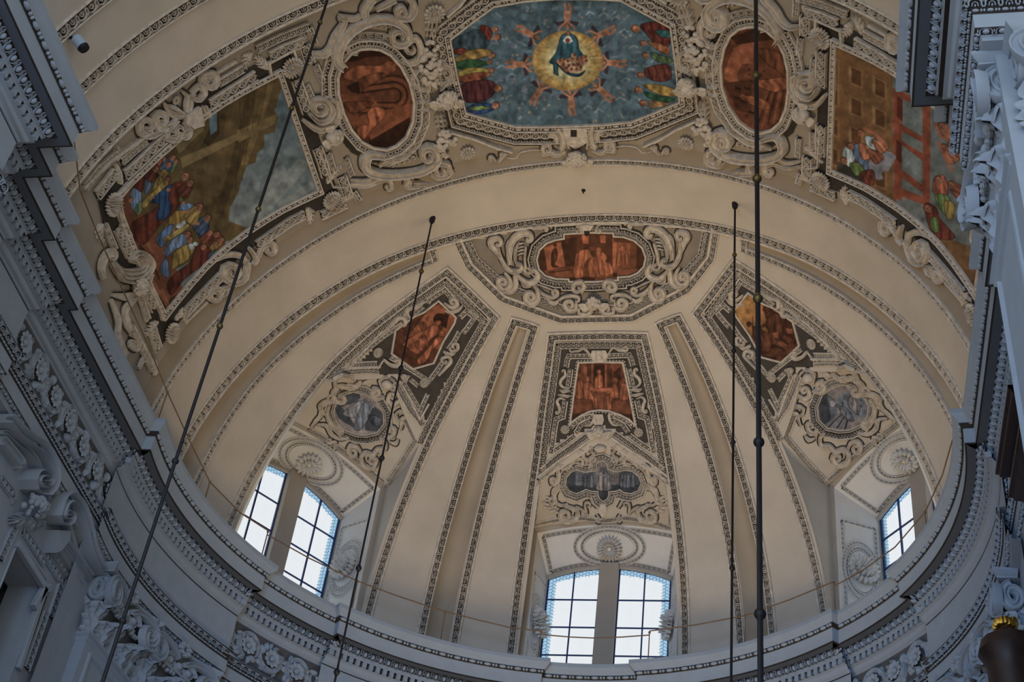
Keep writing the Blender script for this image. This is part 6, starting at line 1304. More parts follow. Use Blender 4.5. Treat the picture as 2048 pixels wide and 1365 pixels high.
crowd(cv, ZG, [
 ([(690, 180), (740, 120), (800, 80), (830, 110), (760, 190), (700, 240)], (92, 50, 28), 3), ([(640, 200), (690, 170), (700, 230), (640, 300)], (88, 92, 100), 3), ([(720, 190), (790, 150), (780, 200), (690, 290)], (160, 120, 48), 4),
 ([(540, 290), (570, 255), (610, 270), (615, 340), (580, 430), (545, 380)], (112, 124, 138), 6), ([(570, 400), (610, 350), (640, 380), (590, 450)], (108, 110, 66), 3), ([(560, 240), (600, 200), (640, 190), (620, 280), (590, 270)], (96, 40, 26), 4),
 ([(640, 330), (690, 290), (770, 200), (795, 235), (700, 330), (640, 395), (615, 385)], (168, 126, 48), 5),
 ([(560, 600), (550, 500), (690, 415), (770, 320), (830, 230), (900, 220), (930, 290), (890, 345), (840, 420), (760, 490), (700, 560), (640, 640), (590, 625)], (112, 46, 24), 8),
 ([(680, 350), (760, 270), (830, 235), (800, 320), (825, 390), (770, 475), (715, 455), (740, 370)], (46, 70, 98), 6), ([(900, 280), (935, 280), (920, 330), (870, 350)], (104, 116, 54), 2),
 ([(890, 365), (970, 370), (985, 420), (930, 445), (870, 440)], (104, 116, 138), 4), ([(830, 430), (890, 410), (970, 430), (930, 480), (850, 540), (770, 640), (760, 560)], (158, 112, 40), 7), ([(720, 600), (790, 520), (840, 510), (800, 600), (760, 660), (735, 650)], (84, 98, 124), 5),
 ([(980, 500), (1030, 470), (1075, 500), (1080, 560), (1085, 630), (1020, 610)], (40, 58, 86), 5), ([(1010, 460), (1060, 450), (1070, 490), (1020, 500)], (110, 122, 56), 2), ([(770, 600), (920, 505), (935, 530), (850, 590), (790, 620)], (166, 130, 60), 3),
 ([(840, 600), (910, 570), (925, 640), (840, 680), (790, 730), (770, 690)], (106, 116, 134), 5), ([(750, 780), (790, 740), (810, 860), (755, 850)], (96, 108, 128), 5), ([(850, 690), (930, 640), (985, 660), (930, 750), (860, 790), (815, 820), (830, 740)], (170, 128, 46), 6),
 ([(1000, 650), (1090, 640), (1095, 740), (1000, 810), (900, 890), (820, 990), (790, 910), (860, 830), (950, 760)], (98, 40, 24), 8), ([(1090, 560), (1170, 580), (1180, 680), (1110, 720), (1080, 640)], (120, 56, 34), 4)])
for k, (x, y, r) in enumerate(((715, 130, 6), (800, 100, 6), (770, 62, 5), (740, 80, 5), (850, 75, 5), (830, 50, 6), (1130, 575, 6.5), (1160, 615, 6), (1150, 680, 6), (1085, 565, 5.5), (1175, 660, 5), (1065, 465, 7.5), (950, 225, 7), (1010, 390, 8))): cv.bust(*ZG([(x, y)])[0], r*0.9, [(96, 46, 28), (150, 112, 48), (92, 100, 108), (120, 58, 34), (104, 110, 62), (74, 84, 100)][k % 6])
for x, y, r in ((915, 180, 8), (950, 225, 7), (790, 200, 6), (715, 130, 6), (800, 100, 6), (830, 50, 6), (770, 62, 5), (740, 80, 5), (850, 75, 5), (1010, 390, 8), (1065, 465, 7.5), (930, 575, 6.5), (945, 612, 6.5), (1130, 575, 6.5), (1160, 615, 6), (1120, 640, 6), (1150, 680, 6), (1085, 565, 5.5), (1175, 660, 5), (540, 340, 5), (1040, 660, 6)): cv.headp(*ZG([(x, y)])[0], r, (176, 104, 66), (84, 48, 30), 40)
for q in ([(885, 510), (900, 495), (870, 520)], [(955, 650), (985, 640), (960, 665)]): 
    for x, y in q: cv.ell(*ZG([(x, y)])[0], 5, 4, (200, 196, 184))
for x, y in ((800, 270), (900, 360), (930, 420), (1000, 500), (690, 320)): cv.ell(*ZG([(x, y)])[0], 4.5, 3.5, (176, 104, 66))
cv.noise(0.10, 14, 21); cv.build(find('large many-coloured fresco of a crowd'), VB, 0.03, 1.25)
# ---- right fresco: coffered arch, clouds, angels
pl = px_of(on(VB, field_out, True).P); cv = Canvas(pl); cv.fill((134, 84, 38))
for i in range(6):
    for j in range(5):
        x, y = 960+i*130, 120+j*165+i*62; cv.poly_(R3([(x, y), (x+84, y+38), (x+84, y+138), (x, y+104)]), (150, 98, 48)); cv.poly_(R3([(x+8, y+12), (x+72, y+42), (x+72, y+124), (x+8, y+96)]), (106, 60, 24)); cv.poly_(R3([(x+8, y+12), (x+20, y+18), (x+20, y+100), (x+8, y+96)]), (164, 112, 58))
cv.poly_(R3([(1335, 380), (1900, 600), (1900, 1400), (1370, 1200), (1340, 1000)]), (122, 114, 100))
for a in ([(1338, 480), (1545, 560), (1545, 600), (1338, 520)], [(1338, 650), (1540, 770), (1540, 800), (1338, 690)], [(1338, 740), (1540, 860), (1540, 900), (1338, 790)], [(1340, 890), (1540, 1040), (1540, 1080), (1345, 940)], [(1340, 1010), (1540, 1090), (1540, 1130), (1345, 1060)], [(1338, 480), (1385, 500), (1385, 1100), (1345, 1080)], [(1500, 560), (1545, 575), (1540, 1100), (1500, 1080)]): cv.poly_(R3(a), (150, 66, 30))
for a in ([(1392, 560), (1500, 640), (1500, 740), (1392, 662)], [(1386, 790), (1492, 872), (1492, 980), (1386, 892)]): cv.poly_(R3(a), (128, 124, 110))
for a in ([(1360, 520), (1392, 545), (1392, 665), (1360, 640)], [(1356, 760), (1386, 785), (1386, 895), (1356, 870)]): cv.poly_(R3(a), (104, 38, 18))
cv.poly_(R3([(1030, 880), (1100, 900), (1250, 1080), (1400, 1200), (1400, 1280), (1100, 1080), (1030, 960)]), (70, 58, 44))
for i in range(9):
    a = np.linspace(2.4+0.15*i, 5.4, 8); r = 30+i*11; cv.line(R3(np.stack([1290+r*np.cos(a)*0.75, 950+r*np.sin(a)], 1)), 7, (150-6*(i % 3), 132-4*(i % 3), 124-3*(i % 2)))
crowd(cv, R3, [([(1060, 820), (1100, 790), (1130, 850), (1100, 910), (1070, 880)], (190, 182, 168), 3), ([(1110, 800), (1170, 790), (1190, 850), (1200, 930), (1150, 900)], (104, 112, 130), 4), ([(1100, 890), (1150, 890), (1180, 930), (1140, 960), (1110, 930)], (104, 112, 52), 3), ([(1150, 780), (1220, 810), (1230, 850), (1170, 870)], (178, 96, 52), 3), ([(1190, 740), (1290, 780), (1260, 820), (1200, 800)], (190, 184, 176), 3), ([(1160, 940), (1230, 930), (1230, 1010), (1170, 990)], (112, 48, 26), 3),
 ([(1560, 980), (1620, 960), (1640, 1060), (1570, 1070)], (176, 84, 46), 3), ([(1570, 1060), (1650, 1080), (1640, 1180), (1590, 1130)], (112, 120, 56), 4), ([(1620, 1100), (1680, 1120), (1660, 1200), (1630, 1180)], (176, 132, 48), 3), ([(1510, 1120), (1570, 1130), (1600, 1200), (1680, 1300), (1560, 1290)], (120, 48, 26), 6), ([(1540, 1200), (1580, 1190), (1590, 1260), (1560, 1270)], (100, 110, 52), 3), ([(1640, 760), (1690, 800), (1690, 880), (1650, 850)], (180, 134, 52), 3)])
for k, (x, y, r) in enumerate(((1240, 775, 6), (1215, 830, 6), (1610, 690, 8), (1620, 810, 8), (1660, 1010, 7))): cv.bust(*R3([(x, y)])[0], r*0.9, [(170, 92, 50), (150, 74, 42), (176, 100, 58)][k % 3], (0.75, 0.65))
for x, y, r in ((1070, 880, 7), (1105, 800, 7), (1160, 725, 7), (1240, 775, 6), (1215, 830, 6), (1610, 690, 8), (1620, 810, 8), (1590, 985, 8), (1530, 1140, 8), (1660, 1010, 7)): cv.headp(*R3([(x, y)])[0], r, (182, 102, 60), (96, 50, 30), -40)
for a in ([(1570, 670), (1600, 740), (1640, 760)], [(1640, 700), (1630, 740), (1650, 780)], [(1590, 780), (1620, 850), (1660, 930)], [(1180, 700), (1250, 740), (1300, 790)]): cv.line(R3(a), 6, (176, 92, 52))
cv.noise(0.10, 14, 22); cv.build(find('large many-coloured fresco of a coffered'), VB, 0.03, 1.25)
# ---- octagon: glory with cherubs
cv = Canvas(octo); cv.fill((84, 100, 106)); rr = random.Random(3); ctr = ZO([(965, 490)])[0]
for i in range(420):
    a = rr.uniform(0, 6.283); r = rr.uniform(72, 250); p = ctr+np.array([math.cos(a)*r*1.05, math.sin(a)*r*0.62]); d = np.array([math.cos(a), math.sin(a)*0.62])*rr.uniform(5, 16); nrm = np.array([-d[1], d[0]])*rr.uniform(-0.5, 0.5); f = max(0, 1-abs(r-120)/60)
    c = np.array(rr.choice([(70, 90, 98), (104, 122, 128), (128, 140, 146), (92, 96, 108), (76, 98, 96), (142, 132, 112)]))*(1-f*0.5)+np.array((124, 118, 138))*f*0.5; cv.line([p-d*0.5, p+nrm*0.4, p+d*0.5], rr.uniform(2, 4.5), c, 0.75)
for i in range(110):
    a = rr.uniform(0, 6.283); r = rr.uniform(95, 250); p = ctr+np.array([math.cos(a)*r*1.05, math.sin(a)*r*0.6]); cv.ell(p[0], p[1], 3.6, 3.2, (116, 118, 116)); cv.ell(p[0], p[1], 2.2, 2.4, rr.choice([(150, 126, 100), (104, 92, 84), (140, 134, 128)]))
for i in range(26):
    a = rr.uniform(0, 6.283); r = rr.uniform(120, 240); p = ctr+np.array([math.cos(a)*r, math.sin(a)*r*0.6]); cv.line([p, p+np.array([8, -6]), p+np.array([16, -2])], 3.5, (150, 162, 164), 0.6)
for i, (rx, ry, c) in enumerate(((290, 246, (176, 126, 52)), (270, 228, (190, 138, 58)), (235, 205, (196, 152, 76)), (190, 175, (202, 168, 102)), (150, 140, (206, 184, 132)))): cv.ell(ctr[0], ctr[1], rx*.244, ry*.244, c)
for i in range(60): 
    a = i*6.283/60+rr.uniform(-.04, .04); cv.line([ctr+np.array([math.cos(a)*46, math.sin(a)*42]), ctr+np.array([math.cos(a)*68, math.sin(a)*57])], 2.2, rr.choice([(206, 160, 80), (164, 112, 44), (210, 180, 120)]), 0.6, smooth=False)
cv.robe(ZO([(905, 300), (950, 265), (985, 265), (1045, 310), (1060, 400), (1100, 460), (1070, 560), (1000, 470), (900, 500), (880, 590), (850, 590), (860, 530), (815, 500), (870, 420)]), (48, 84, 92), n=6); cv.robe(ZO([(850, 520), (890, 500), (880, 560), (890, 612), (855, 590)]), (44, 76, 86), n=3)
cv.poly_(ZO([(925, 330), (950, 290), (985, 290), (1010, 330), (980, 345), (950, 345)]), (206, 200, 186)); cv.headp(*ZO([(968, 272)])[0], 4.2, (180, 120, 84), (70, 50, 36)); cv.ell(*ZO([(965, 325)])[0], 5, 5, (120, 52, 38)); cv.robe(ZO([(870, 510), (940, 560), (1040, 600), (1110, 570), (1060, 620), (960, 600)]), (38, 62, 72), n=4)
for x, y in ((895, 500), (930, 490), (960, 500), (1000, 480), (1040, 490), (1075, 475), (1105, 465), (925, 530), (965, 540), (1005, 530), (1045, 530), (1085, 510), (1110, 500), (990, 570), (1030, 570), (1065, 555), (950, 560), (1015, 450)): cv.ell(*ZO([(x, y)])[0], 6, 4.6, rr.choice([(178, 112, 76), (150, 86, 56), (196, 134, 96)]), rr.uniform(0, 90)); cv.ell(*ZO([(x+8, y-10)])[0], 3, 3, (110, 62, 42))
for hx, hy, ang in ((960, 215, -90), (715, 300, 205), (1180, 300, -25), (650, 520, 178), (1255, 505, 2), (765, 680, 118), (1190, 690, 40), (985, 745, 82)):
    h = ZO([(hx, hy)])[0]; a = math.radians(ang); d = np.array([math.cos(a), math.sin(a)]); n_ = np.array([-d[1], d[0]]); sk = (182, 116, 78)
    for s in (-1, 1): cv.poly_([h+d*6+n_*s*4, h+d*2+n_*s*20, h+d*10+n_*s*24, h+d*13+n_*s*6], (62, 48, 56)); cv.line([h+d*8+n_*s*4, h+d*2+n_*s*12, h-d*4+n_*s*15], 4, sk); cv.line([h+d*24+n_*s*3, h+d*34+n_*s*(5+2*s), h+d*46+n_*s*4], 5.5, (170, 100, 66))
    cv.line([h+d*6, h+d*16, h+d*27], 12, sk); cv.ell(*(h+d*22+n_*2), 6, 5, (156, 92, 62)); cv.headp(h[0], h[1], 5.4, (186, 120, 82), (96, 58, 38), ang+90)
crowd(cv, ZO, [([(25, 320), (120, 270), (230, 235), (310, 290), (310, 370), (230, 410), (120, 395), (40, 400)], (62, 74, 78), 5), ([(240, 210), (300, 205), (345, 260), (320, 330), (290, 290)], (120, 44, 30), 3), ([(35, 400), (120, 390), (130, 430), (45, 440)], (124, 48, 30), 3), ([(45, 470), (180, 400), (320, 400), (335, 440), (200, 480), (60, 500)], (160, 116, 46), 4), ([(50, 510), (160, 480), (300, 500), (290, 530), (70, 560)], (52, 88, 50), 3), ([(70, 580), (180, 545), (310, 560), (300, 600), (90, 620)], (170, 138, 50), 4), ([(75, 630), (200, 590), (300, 590), (280, 640), (90, 670)], (150, 72, 40), 4), ([(90, 690), (250, 650), (350, 660), (380, 720), (330, 790), (240, 830), (110, 820)], (84, 36, 38), 7), ([(130, 880), (220, 840), (340, 850), (360, 890), (240, 930), (140, 910)], (44, 62, 106), 5), ([(150, 880), (250, 860), (330, 880), (200, 900)], (112, 124, 60), 3),
 ([(1560, 200), (1690, 170), (1800, 200), (1810, 280), (1790, 380), (1700, 360), (1620, 280)], (104, 40, 30), 6), ([(1620, 330), (1720, 350), (1800, 390), (1790, 440), (1700, 400)], (150, 84, 40), 4), ([(1690, 240), (1810, 250), (1810, 300), (1720, 290)], (48, 84, 80), 3), ([(1640, 420), (1750, 450), (1820, 470), (1810, 510), (1700, 500)], (80, 96, 60), 4), ([(1600, 560), (1700, 525), (1800, 530), (1810, 640), (1700, 660), (1610, 620)], (104, 46, 34), 6), ([(1590, 690), (1720, 690), (1860, 730), (1870, 780), (1720, 770)], (164, 120, 44), 4), ([(1590, 740), (1720, 780), (1850, 800), (1780, 830), (1640, 800)], (48, 88, 56), 4), ([(1640, 820), (1760, 830), (1800, 850), (1660, 880)], (160, 110, 60), 3)])
for x, y, r in ((365, 235, 6), (380, 300, 7), (340, 450, 6), (320, 500, 5), (330, 575, 6), (310, 605, 5), (390, 720, 7.5), (370, 860, 7), (1530, 230, 8), (1590, 350, 6), (1610, 450, 6), (1570, 610, 6.5), (1550, 730, 7), (1590, 840, 6.5)): cv.headp(*ZO([(x, y)])[0], r, (178, 108, 68), (92, 52, 34), 70 if x < 900 else -70)
cv.noise(0.12, 10, 23); cv.build(oc, VB, 0.03, 1.25)
# ---- the two ovals
cv = Canvas(ovp); cv.fill(OW(0.5)); cv.poly_(ZB([(220, 540), (330, 560), (340, 700), (300, 780), (230, 700)]), OW(0.7))
for k, (r0, c) in enumerate(((200, 0.3), (178, 0.7), (140, 0.28), (118, 0.72), (80, 0.25), (60, 0.6))):
    a = np.radians(np.linspace(-95, 75, 14)); q = np.stack([545+r0*0.62*np.cos(a), 555+r0*0.62*np.sin(a)], 1); cv.poly_(ZB(np.vstack([[(330, 555-r0*0.62+30)], q, [(330, 560+r0*0.5)]])), OW(c))
cv.poly_(ZB([(330, 680), (660, 600), (680, 680), (500, 780), (330, 800)]), OW(0.75)); cv.poly_(ZB([(400, 800), (640, 660), (640, 800), (520, 870), (400, 860)]), OW(0.2)); cv.poly_(ZB([(400, 790), (640, 650), (640, 680), (410, 815)]), OW(0.85))
cv.robe(ZB([(250, 440), (330, 380), (460, 380), (520, 350), (560, 400), (500, 440), (400, 480), (300, 470)]), OW(0.9), n=5); cv.robe(ZB([(340, 460), (460, 420), (500, 440), (380, 510), (350, 540)]), OW(0.7), n=3, seed=2); cv.headp(*ZB([(545, 375)])[0], 6, OW(0.9), OW(0.5), 60); cv.poly_(ZB([(270, 500), (340, 470), (350, 540), (300, 540)]), OW(0.15)); cv.poly_(ZB([(240, 330), (420, 290), (560, 320), (400, 330), (290, 360)]), OW(0.22))
cv.robe(ZB([(330, 740), (400, 720), (390, 660), (430, 620), (500, 640), (480, 690), (430, 740), (390, 790), (350, 830)]), OW(1.05), n=5, seed=3); cv.headp(*ZB([(525, 655)])[0], 5, OW(0.95), OW(0.6), 60); cv.ell(*ZB([(420, 600)])[0], 9, 6, OW(0.85)); cv.robe(ZB([(250, 600), (330, 590), (420, 590), (400, 620), (300, 660)]), OW(0.6), n=4, seed=6)
cv.noise(0.10, 10, 31); cv.build(find('upright orange oval picture of a kneeling'), VB, 0.03, 1.25)
po = px_of(on(VB, ovp, True).P); cv = Canvas(po); cv.fill(OW(0.62)); cv.poly_(R3([(400, 420), (460, 260), (580, 200), (560, 420), (480, 470)]), OW(0.95)); cv.poly_(R3([(480, 400), (510, 345), (640, 340), (640, 430), (570, 450), (490, 460)]), OW(0.6)); cv.poly_(R3([(405, 450), (560, 430), (560, 620), (480, 600)]), OW(0.42)); cv.poly_(R3([(440, 200), (580, 150), (700, 210), (480, 240)]), OW(0.3))
for x, y in ((470, 470), (520, 470), (500, 540), (540, 600), (460, 520)): cv.poly_(R3([(x, y), (x+34, y+10), (x+34, y+22), (x, y+12)]), OW(0.15))
for x, y in ((540, 370), (580, 370), (540, 400), (600, 400), (620, 380)): cv.poly_(R3([(x, y), (x+14, y), (x+14, y+10), (x, y+10)]), OW(0.3))
for i in range(6): cv.line(R3([(560+i*30, 700-i*8), (640+i*22, 520-i*20)]), 4, OW(0.35 if i % 2 else 0.85), smooth=False)
cv.robe(R3([(590, 270), (680, 270), (760, 340), (770, 440), (700, 380), (640, 340)]), OW(0.6), n=5); cv.robe(R3([(560, 440), (640, 430), (740, 420), (770, 470), (680, 500), (600, 470)]), OW(0.85), n=4, seed=2); cv.robe(R3([(500, 530), (560, 520), (660, 560), (640, 600), (540, 560)]), OW(0.9), n=4, seed=3); cv.headp(*R3([(600, 280)])[0], 6, OW(0.7), OW(0.4), -60); cv.headp(*R3([(590, 440)])[0], 5.5, OW(0.85), OW(0.5), -60); cv.headp(*R3([(515, 525)])[0], 5, OW(0.85), OW(0.5), -60)
cv.noise(0.10, 10, 32); cv.build(find('upright orange oval picture of figures'), VB, 0.03, 1.25)
# ================================================================== carved frieze, pilasters and their capitals, the side window
class Loc:
    """local frame x right, y towards the room, z up"""
    def __init__(s, o, y): s.o = np.asarray(o, float); s.y = np.array([y[0], y[1], 0.0]); s.y /= np.linalg.norm(s.y); s.z = np.array([0, 0, 1.0]); s.x = np.cross(s.y, s.z)
    def __call__(s, P): P = np.asarray(P, float); return s.o+P[..., 0:1]*s.x+P[..., 1:2]*s.y+P[..., 2:3]*s.z
    def path(s, P, N): 
        P = np.asarray(P, float); N = np.broadcast_to(np.asarray(N, float), P.shape); W = N[..., 0:1]*s.x+N[..., 1:2]*s.y+N[..., 2:3]*s.z
        return Path(s(P), W/np.linalg.norm(W, axis=1, keepdims=True))
def cr3(P, n=6):
    p = np.asarray(P, float); q = cr(p[:, :2], n); z = cr(np.column_stack([p[:, 2], p[:, 2]]), n)[:, 0]; return np.column_stack([q, z])
# ---- frieze
fm = MB()
for k in range(9):
    a = 2*math.pi*k/9; d = np.array([math.cos(a), math.sin(a), 0]); n_ = np.array([-d[1], d[0], 0]); G = []
    for t in np.linspace(0, 1, 5): 
        wd = 0.055*math.sin(math.pi*(0.15+0.75*t)); G.append([d*(0.04+0.115*t)+n_*wd*x+np.array([0, 0, 0.03+0.06*math.sin(2.2*t)-0.02*abs(x)]) for x in (-1, 0, 1)])
    fm.grid(np.array(G))
fm.ball((0, 0, 0.05), (0.05, 0, 0), (0, 0.05, 0), (0, 0, 0.05), 8, 4); flower_me = mesh_of(fm, 'frieze_flower', STONE)
def frieze_run(i0, i1):
    pa = seg_path(i0, i1, 0.655, -1.50, (1, 0)); P, N = pa.P, pa.N; S, t = sides(pa)
    L = np.concatenate([[0], np.cumsum(np.linalg.norm(np.diff(P, axis=0), axis=1))]); tot = L[-1]
    at = lambda A, x: np.stack([np.interp(x, L, A[:, j]) for j in range(3)], 1)
    def loc(q):
        q = np.asarray(q, float); x = np.clip(q[:, 0], 0.02, tot-0.02); return Path(at(P, x)+np.array([0, 0, 1.0])*q[:, 1:2], at(N, x))
    bg = loc(np.column_stack([np.linspace(0.03, tot-0.03, 30), np.zeros(30)])); b = MB(); sweep(b, bg, [(-0.40, 0.004), (0.40, 0.004)], cap=False); b.build('frieze_ground', mat('dark_frieze_ground', (0.10, 0.10, 0.105), 0.9, 0.2, 4.0), entab, smooth=False)
    k = max(2, int(round(tot/0.62))); pt = tot/k; rr = random.Random(int(i0)+3)
    for i in range(k):
        s0 = (i+0.5)*pt; sg = 1 if i % 2 else -1; c = np.array([s0, 0.0])
        q = loc([c, c+[0.01, 0]]); 
        if not visible(q.P[0]): continue
        n = q.N[0]; x = np.cross([0, 0, 1.0], n); x /= np.linalg.norm(x); inst('frieze_flower', flower_me, frame_matrix(q.P[0]+n*0.05, x*1.25, np.cross(n, x)*1.25, n), entab)
        a = np.linspace(0, 1, 22); ang = math.pi/2*(1-sg)+sg*(-0.4+a*5.0); r = 0.30-0.10*a
        b = MB(); ribbon(b, loc(np.stack([s0+r*np.cos(ang)*0.95, r*np.sin(ang)*sg*1.0], 1)), np.array([0.05, 0.10, 0.11, 0.09, 0.04]), np.array([0.05, 0.10, 0.10, 0.06]), FLUTE); b.build('acanthus_scroll', STONE, entab)
        for j in range(10):
            a0 = rr.uniform(0, 6.28) if j > 3 else (j*1.57+0.7); d = np.array([math.cos(a0), math.sin(a0)]); nrm = np.array([-d[1], d[0]])*rr.choice((-1, 1)); r0 = 0.19
            p = np.array([c+d*r0, c+d*(r0+0.09)+nrm*0.03, c+d*(r0+0.16)+nrm*0.10]); p[:, 1] = np.clip(p[:, 1], -0.38, 0.38)
            b = MB(); ribbon(b, loc(cr(p, 4)), np.array([0.05, 0.12, 0.11, 0.03]), np.array([0.06, 0.11, 0.09, 0.03]), RIDGE); b.build('acanthus_leaf', STONE, entab)
for i0, i1, t in idx:
    if t in 'EW' and t != 'A': frieze_run(i0, i1)
# ---- pilasters with composite capitals
def leaf_mesh(b, T, x0, y0, z0, w, h, curl=0.16, seed=0, lean=0.0):
    G = []
    for t in np.linspace(0, 1, 37):
        wd = w*0.5*(0.62+0.40*math.sin(math.pi*min(1, t*1.02)))*(0.80+0.30*abs(math.sin(t*5.5*math.pi)))*(1 if t < 0.9 else max(0.12, 1-((t-0.9)/0.1)**2*0.9))
        up = h*(t if t < 0.78 else 0.78+0.16*math.sin((t-0.78)/0.22*math.pi*0.9)); out = 0.03+0.05*t+(curl*((t-0.6)/0.4)**1.6 if t > 0.6 else 0)
        G.append([[x0+wd*u+lean*t, y0+out*(1-0.35*u*u)+0.022*math.cos(abs(u)*11-t*5.5*math.pi*2*0.5)+0.06*max(0, 1-abs(u)*5)-0.05*u*u, z0+up-0.10*h*abs(u)**1.5*(1 if t > 0.5 else t*2)] for u in np.linspace(-1, 1, 21)])
    b.grid(T(np.array(G)))
def pilaster(o, y, W, H, shaft, label, sides_=(1, 1)):
    """o: middle of the top of the capital on the wall face, y: outward direction"""
    T = Loc(o, y); t = thing('pilaster', label, 'pilaster', o, 'pilasters with carved capitals')
    hw = 0.60*W
    # abacus with hollowed front
    xs = np.linspace(-1, 1, 25); prof = [(0.0, 0.0), (0.04, 0.0), (0.045, -0.05), (0.0, -0.10), (-0.03, -0.12), (-0.03, -0.16)]
    b = MB(); G = [[[x*(hw+du), 0.10+0.26*W*abs(x)**2.2*0.62+du, z] for x in xs] for du, z in prof]; b.grid(T(np.array(G)))
    for s in (-1, 1): b.grid(T(np.array([[[s*(hw+du), yy*(0.10+0.26*W*0.62+du), z] for yy in (0, 1)] for du, z in prof])))
    b.add(T(np.array([[x*(hw-0.03), 0.07+0.26*W*abs(x)**2.2*0.62, -0.16] for x in xs]+[[hw, -0.05, -0.16], [-hw, -0.05, -0.16]])), [tuple(range(27))]); b.build('abacus', STONE, t)
    # bell
    b = MB(); b.grid(T(np.array([[[x, yv, z] for x, yv in ((-W*0.47, -0.05), (-W*0.47, d), (W*0.47, d), (W*0.47, -0.05))] for z, d in ((-0.15, 0.20), (-0.45, 0.12), (-H, 0.06))]))); b.build('bell', mat('grey_recess', (0.13, 0.135, 0.14), 0.9, 0.2, 4), t)
    # volutes: face and flank
    for s in (-1, 1):
        c = np.array([s*0.44*W, -0.47]); R = 0.155*W
        a = np.linspace(0, 1, 40); th = math.pi/2-s*0+(-s)*a*2*math.pi*2.1; r = R*(1-a)+0.2*R*a
        sp = np.stack([c[0]+r*np.cos(th), c[1]+r*np.sin(th)], 1); lead = np.array([[s*0.06*W, -0.34], [s*0.14*W, -0.25], [s*0.30*W, -0.20]]); q = np.vstack([cr(np.vstack([lead, sp[:1]]), 5)[:-1], sp])
        q = np.column_stack([q[:, 0], 0.20+0.10*np.abs(q[:, 0]/(0.44*W)), q[:, 1]])
        b = MB(); ribbon(b, T.path(q, [s*0.35, 1, 0]), np.array([0.05, 0.075, 0.07, 0.055, 0.04])*W, np.array([0.10, 0.12, 0.10, 0.12]), FLUTE); b.build('volute', STONE, t)
        b = MB(); pts = T(np.array([[c[0]+R*0.95*math.cos(q_), 0.27, c[1]+R*0.95*math.sin(q_)] for q_ in np.arange(20)*2*math.pi/20])); b.add(pts, [tuple(range(20))]); b.build('volute_ground', mat('grey_recess', (0.13, 0.135, 0.14), 0.9, 0.2, 4), t, smooth=False)
        if sides_[0 if s < 0 else 1]:
            th = math.pi/2-a*2*math.pi*2.1; sp = np.stack([0.12-0.02+r*np.cos(th)*0.7, c[1]+r*np.sin(th)], 1); q = np.column_stack([np.full(40, s*(0.44*W+R*0.62)), sp[:, 0], sp[:, 1]])
            b = MB(); ribbon(b, T.path(q, [s, 0.25, 0]), np.array([0.07, 0.07, 0.055, 0.04])*W, np.array([0.08, 0.10, 0.08, 0.10]), FLUTE); b.build('volute', STONE, t)
            b = MB(); b.grid(T(np.array([[[s*(0.44*W+R*0.62*x_), 0.30-0.02*abs(x_), -0.20-R*2.1*zz-0.02] for x_ in (0.3, 1)] for zz in (0, 1)]))); b.build('volute_cheek', STONE, t)
    # egg row between the volutes, fleuron above
    b = MB()
    for i in (-1, 0, 1):
        b = MB(); b.ball(T(np.array([[i*0.17*W, 0.19, -0.42]]))[0], T.x*0.062*W, T.z*0.09, T.y*0.09, 10, 5); ribbon(b, T.path(np.array([[i*0.17*W+0.085*W*math.cos(q_), 0.17, -0.40+0.12*math.sin(q_)] for q_ in np.linspace(math.pi, 2*math.pi, 9)]), [0, 1, 0]), 0.03*W, 0.07, ROUND); b.build('egg', STONE, t)
    b = MB(); b.tube(T(np.array([[-0.26*W, 0.2, -0.54], [0.26*W, 0.2, -0.54]])), 0.03, 8); b.build('astragal_under_eggs', STONE, t)
    b = MB()
    for q_ in np.arange(7)*2*math.pi/7: b.ball(T(np.array([[0.07*W*math.cos(q_), 0.24, -0.07+0.10*math.sin(q_)]]))[0], T.x*0.05*W, T.z*0.06, T.y*0.07, 7, 4)
    b.build('fleuron', STONE, t)
    for i in (-1, 1):
        for j in range(3): b = MB(); ribbon(b, T.path(cr3([[i*0.08*W, 0.22, -0.30], [i*(0.16+0.04*j)*W, 0.25, -0.28-0.03*j], [i*(0.24+0.02*j)*W, 0.26, -0.33-0.05*j]]), [0, 1, 0]), np.array([0.02, 0.06, 0.02])*W, 0.06, RIDGE); b.build('tendril', STONE, t)
    for i, x in enumerate((-0.43, 0, 0.43)): b = MB(); leaf_mesh(b, T, x*W, 0.07, -H, 0.36*W, H-0.62, 0.22, i); b.build('acanthus_leaf', STONE, t)
    for i, x in enumerate((-0.23, 0.23)): b = MB(); leaf_mesh(b, T, x*W, 0.12, -H, 0.34*W, (H-0.62)*0.66, 0.20, i+4); b.build('acanthus_leaf', STONE, t)
    for s in (-1, 1):
        if sides_[0 if s < 0 else 1]:
            T2 = Loc(T(np.array([[s*0.47*W, 0, 0]]))[0], T.x*s); b = MB(); leaf_mesh(b, T2, 0.06*s, 0.0, -H, 0.22*W, H-0.62, 0.2, 7); b.build('acanthus_leaf', STONE, t)
    for i in range(11): b = MB(); x = (i-5)*0.062*W; b.ball(T(np.array([[x, 0.22+0.02*math.sin(i), -0.64+0.02*math.cos(i*2)]]))[0], T.x*0.028*W, T.z*0.05, T.y*0.05, 6, 4); b.build('leaf_tip', STONE, t)
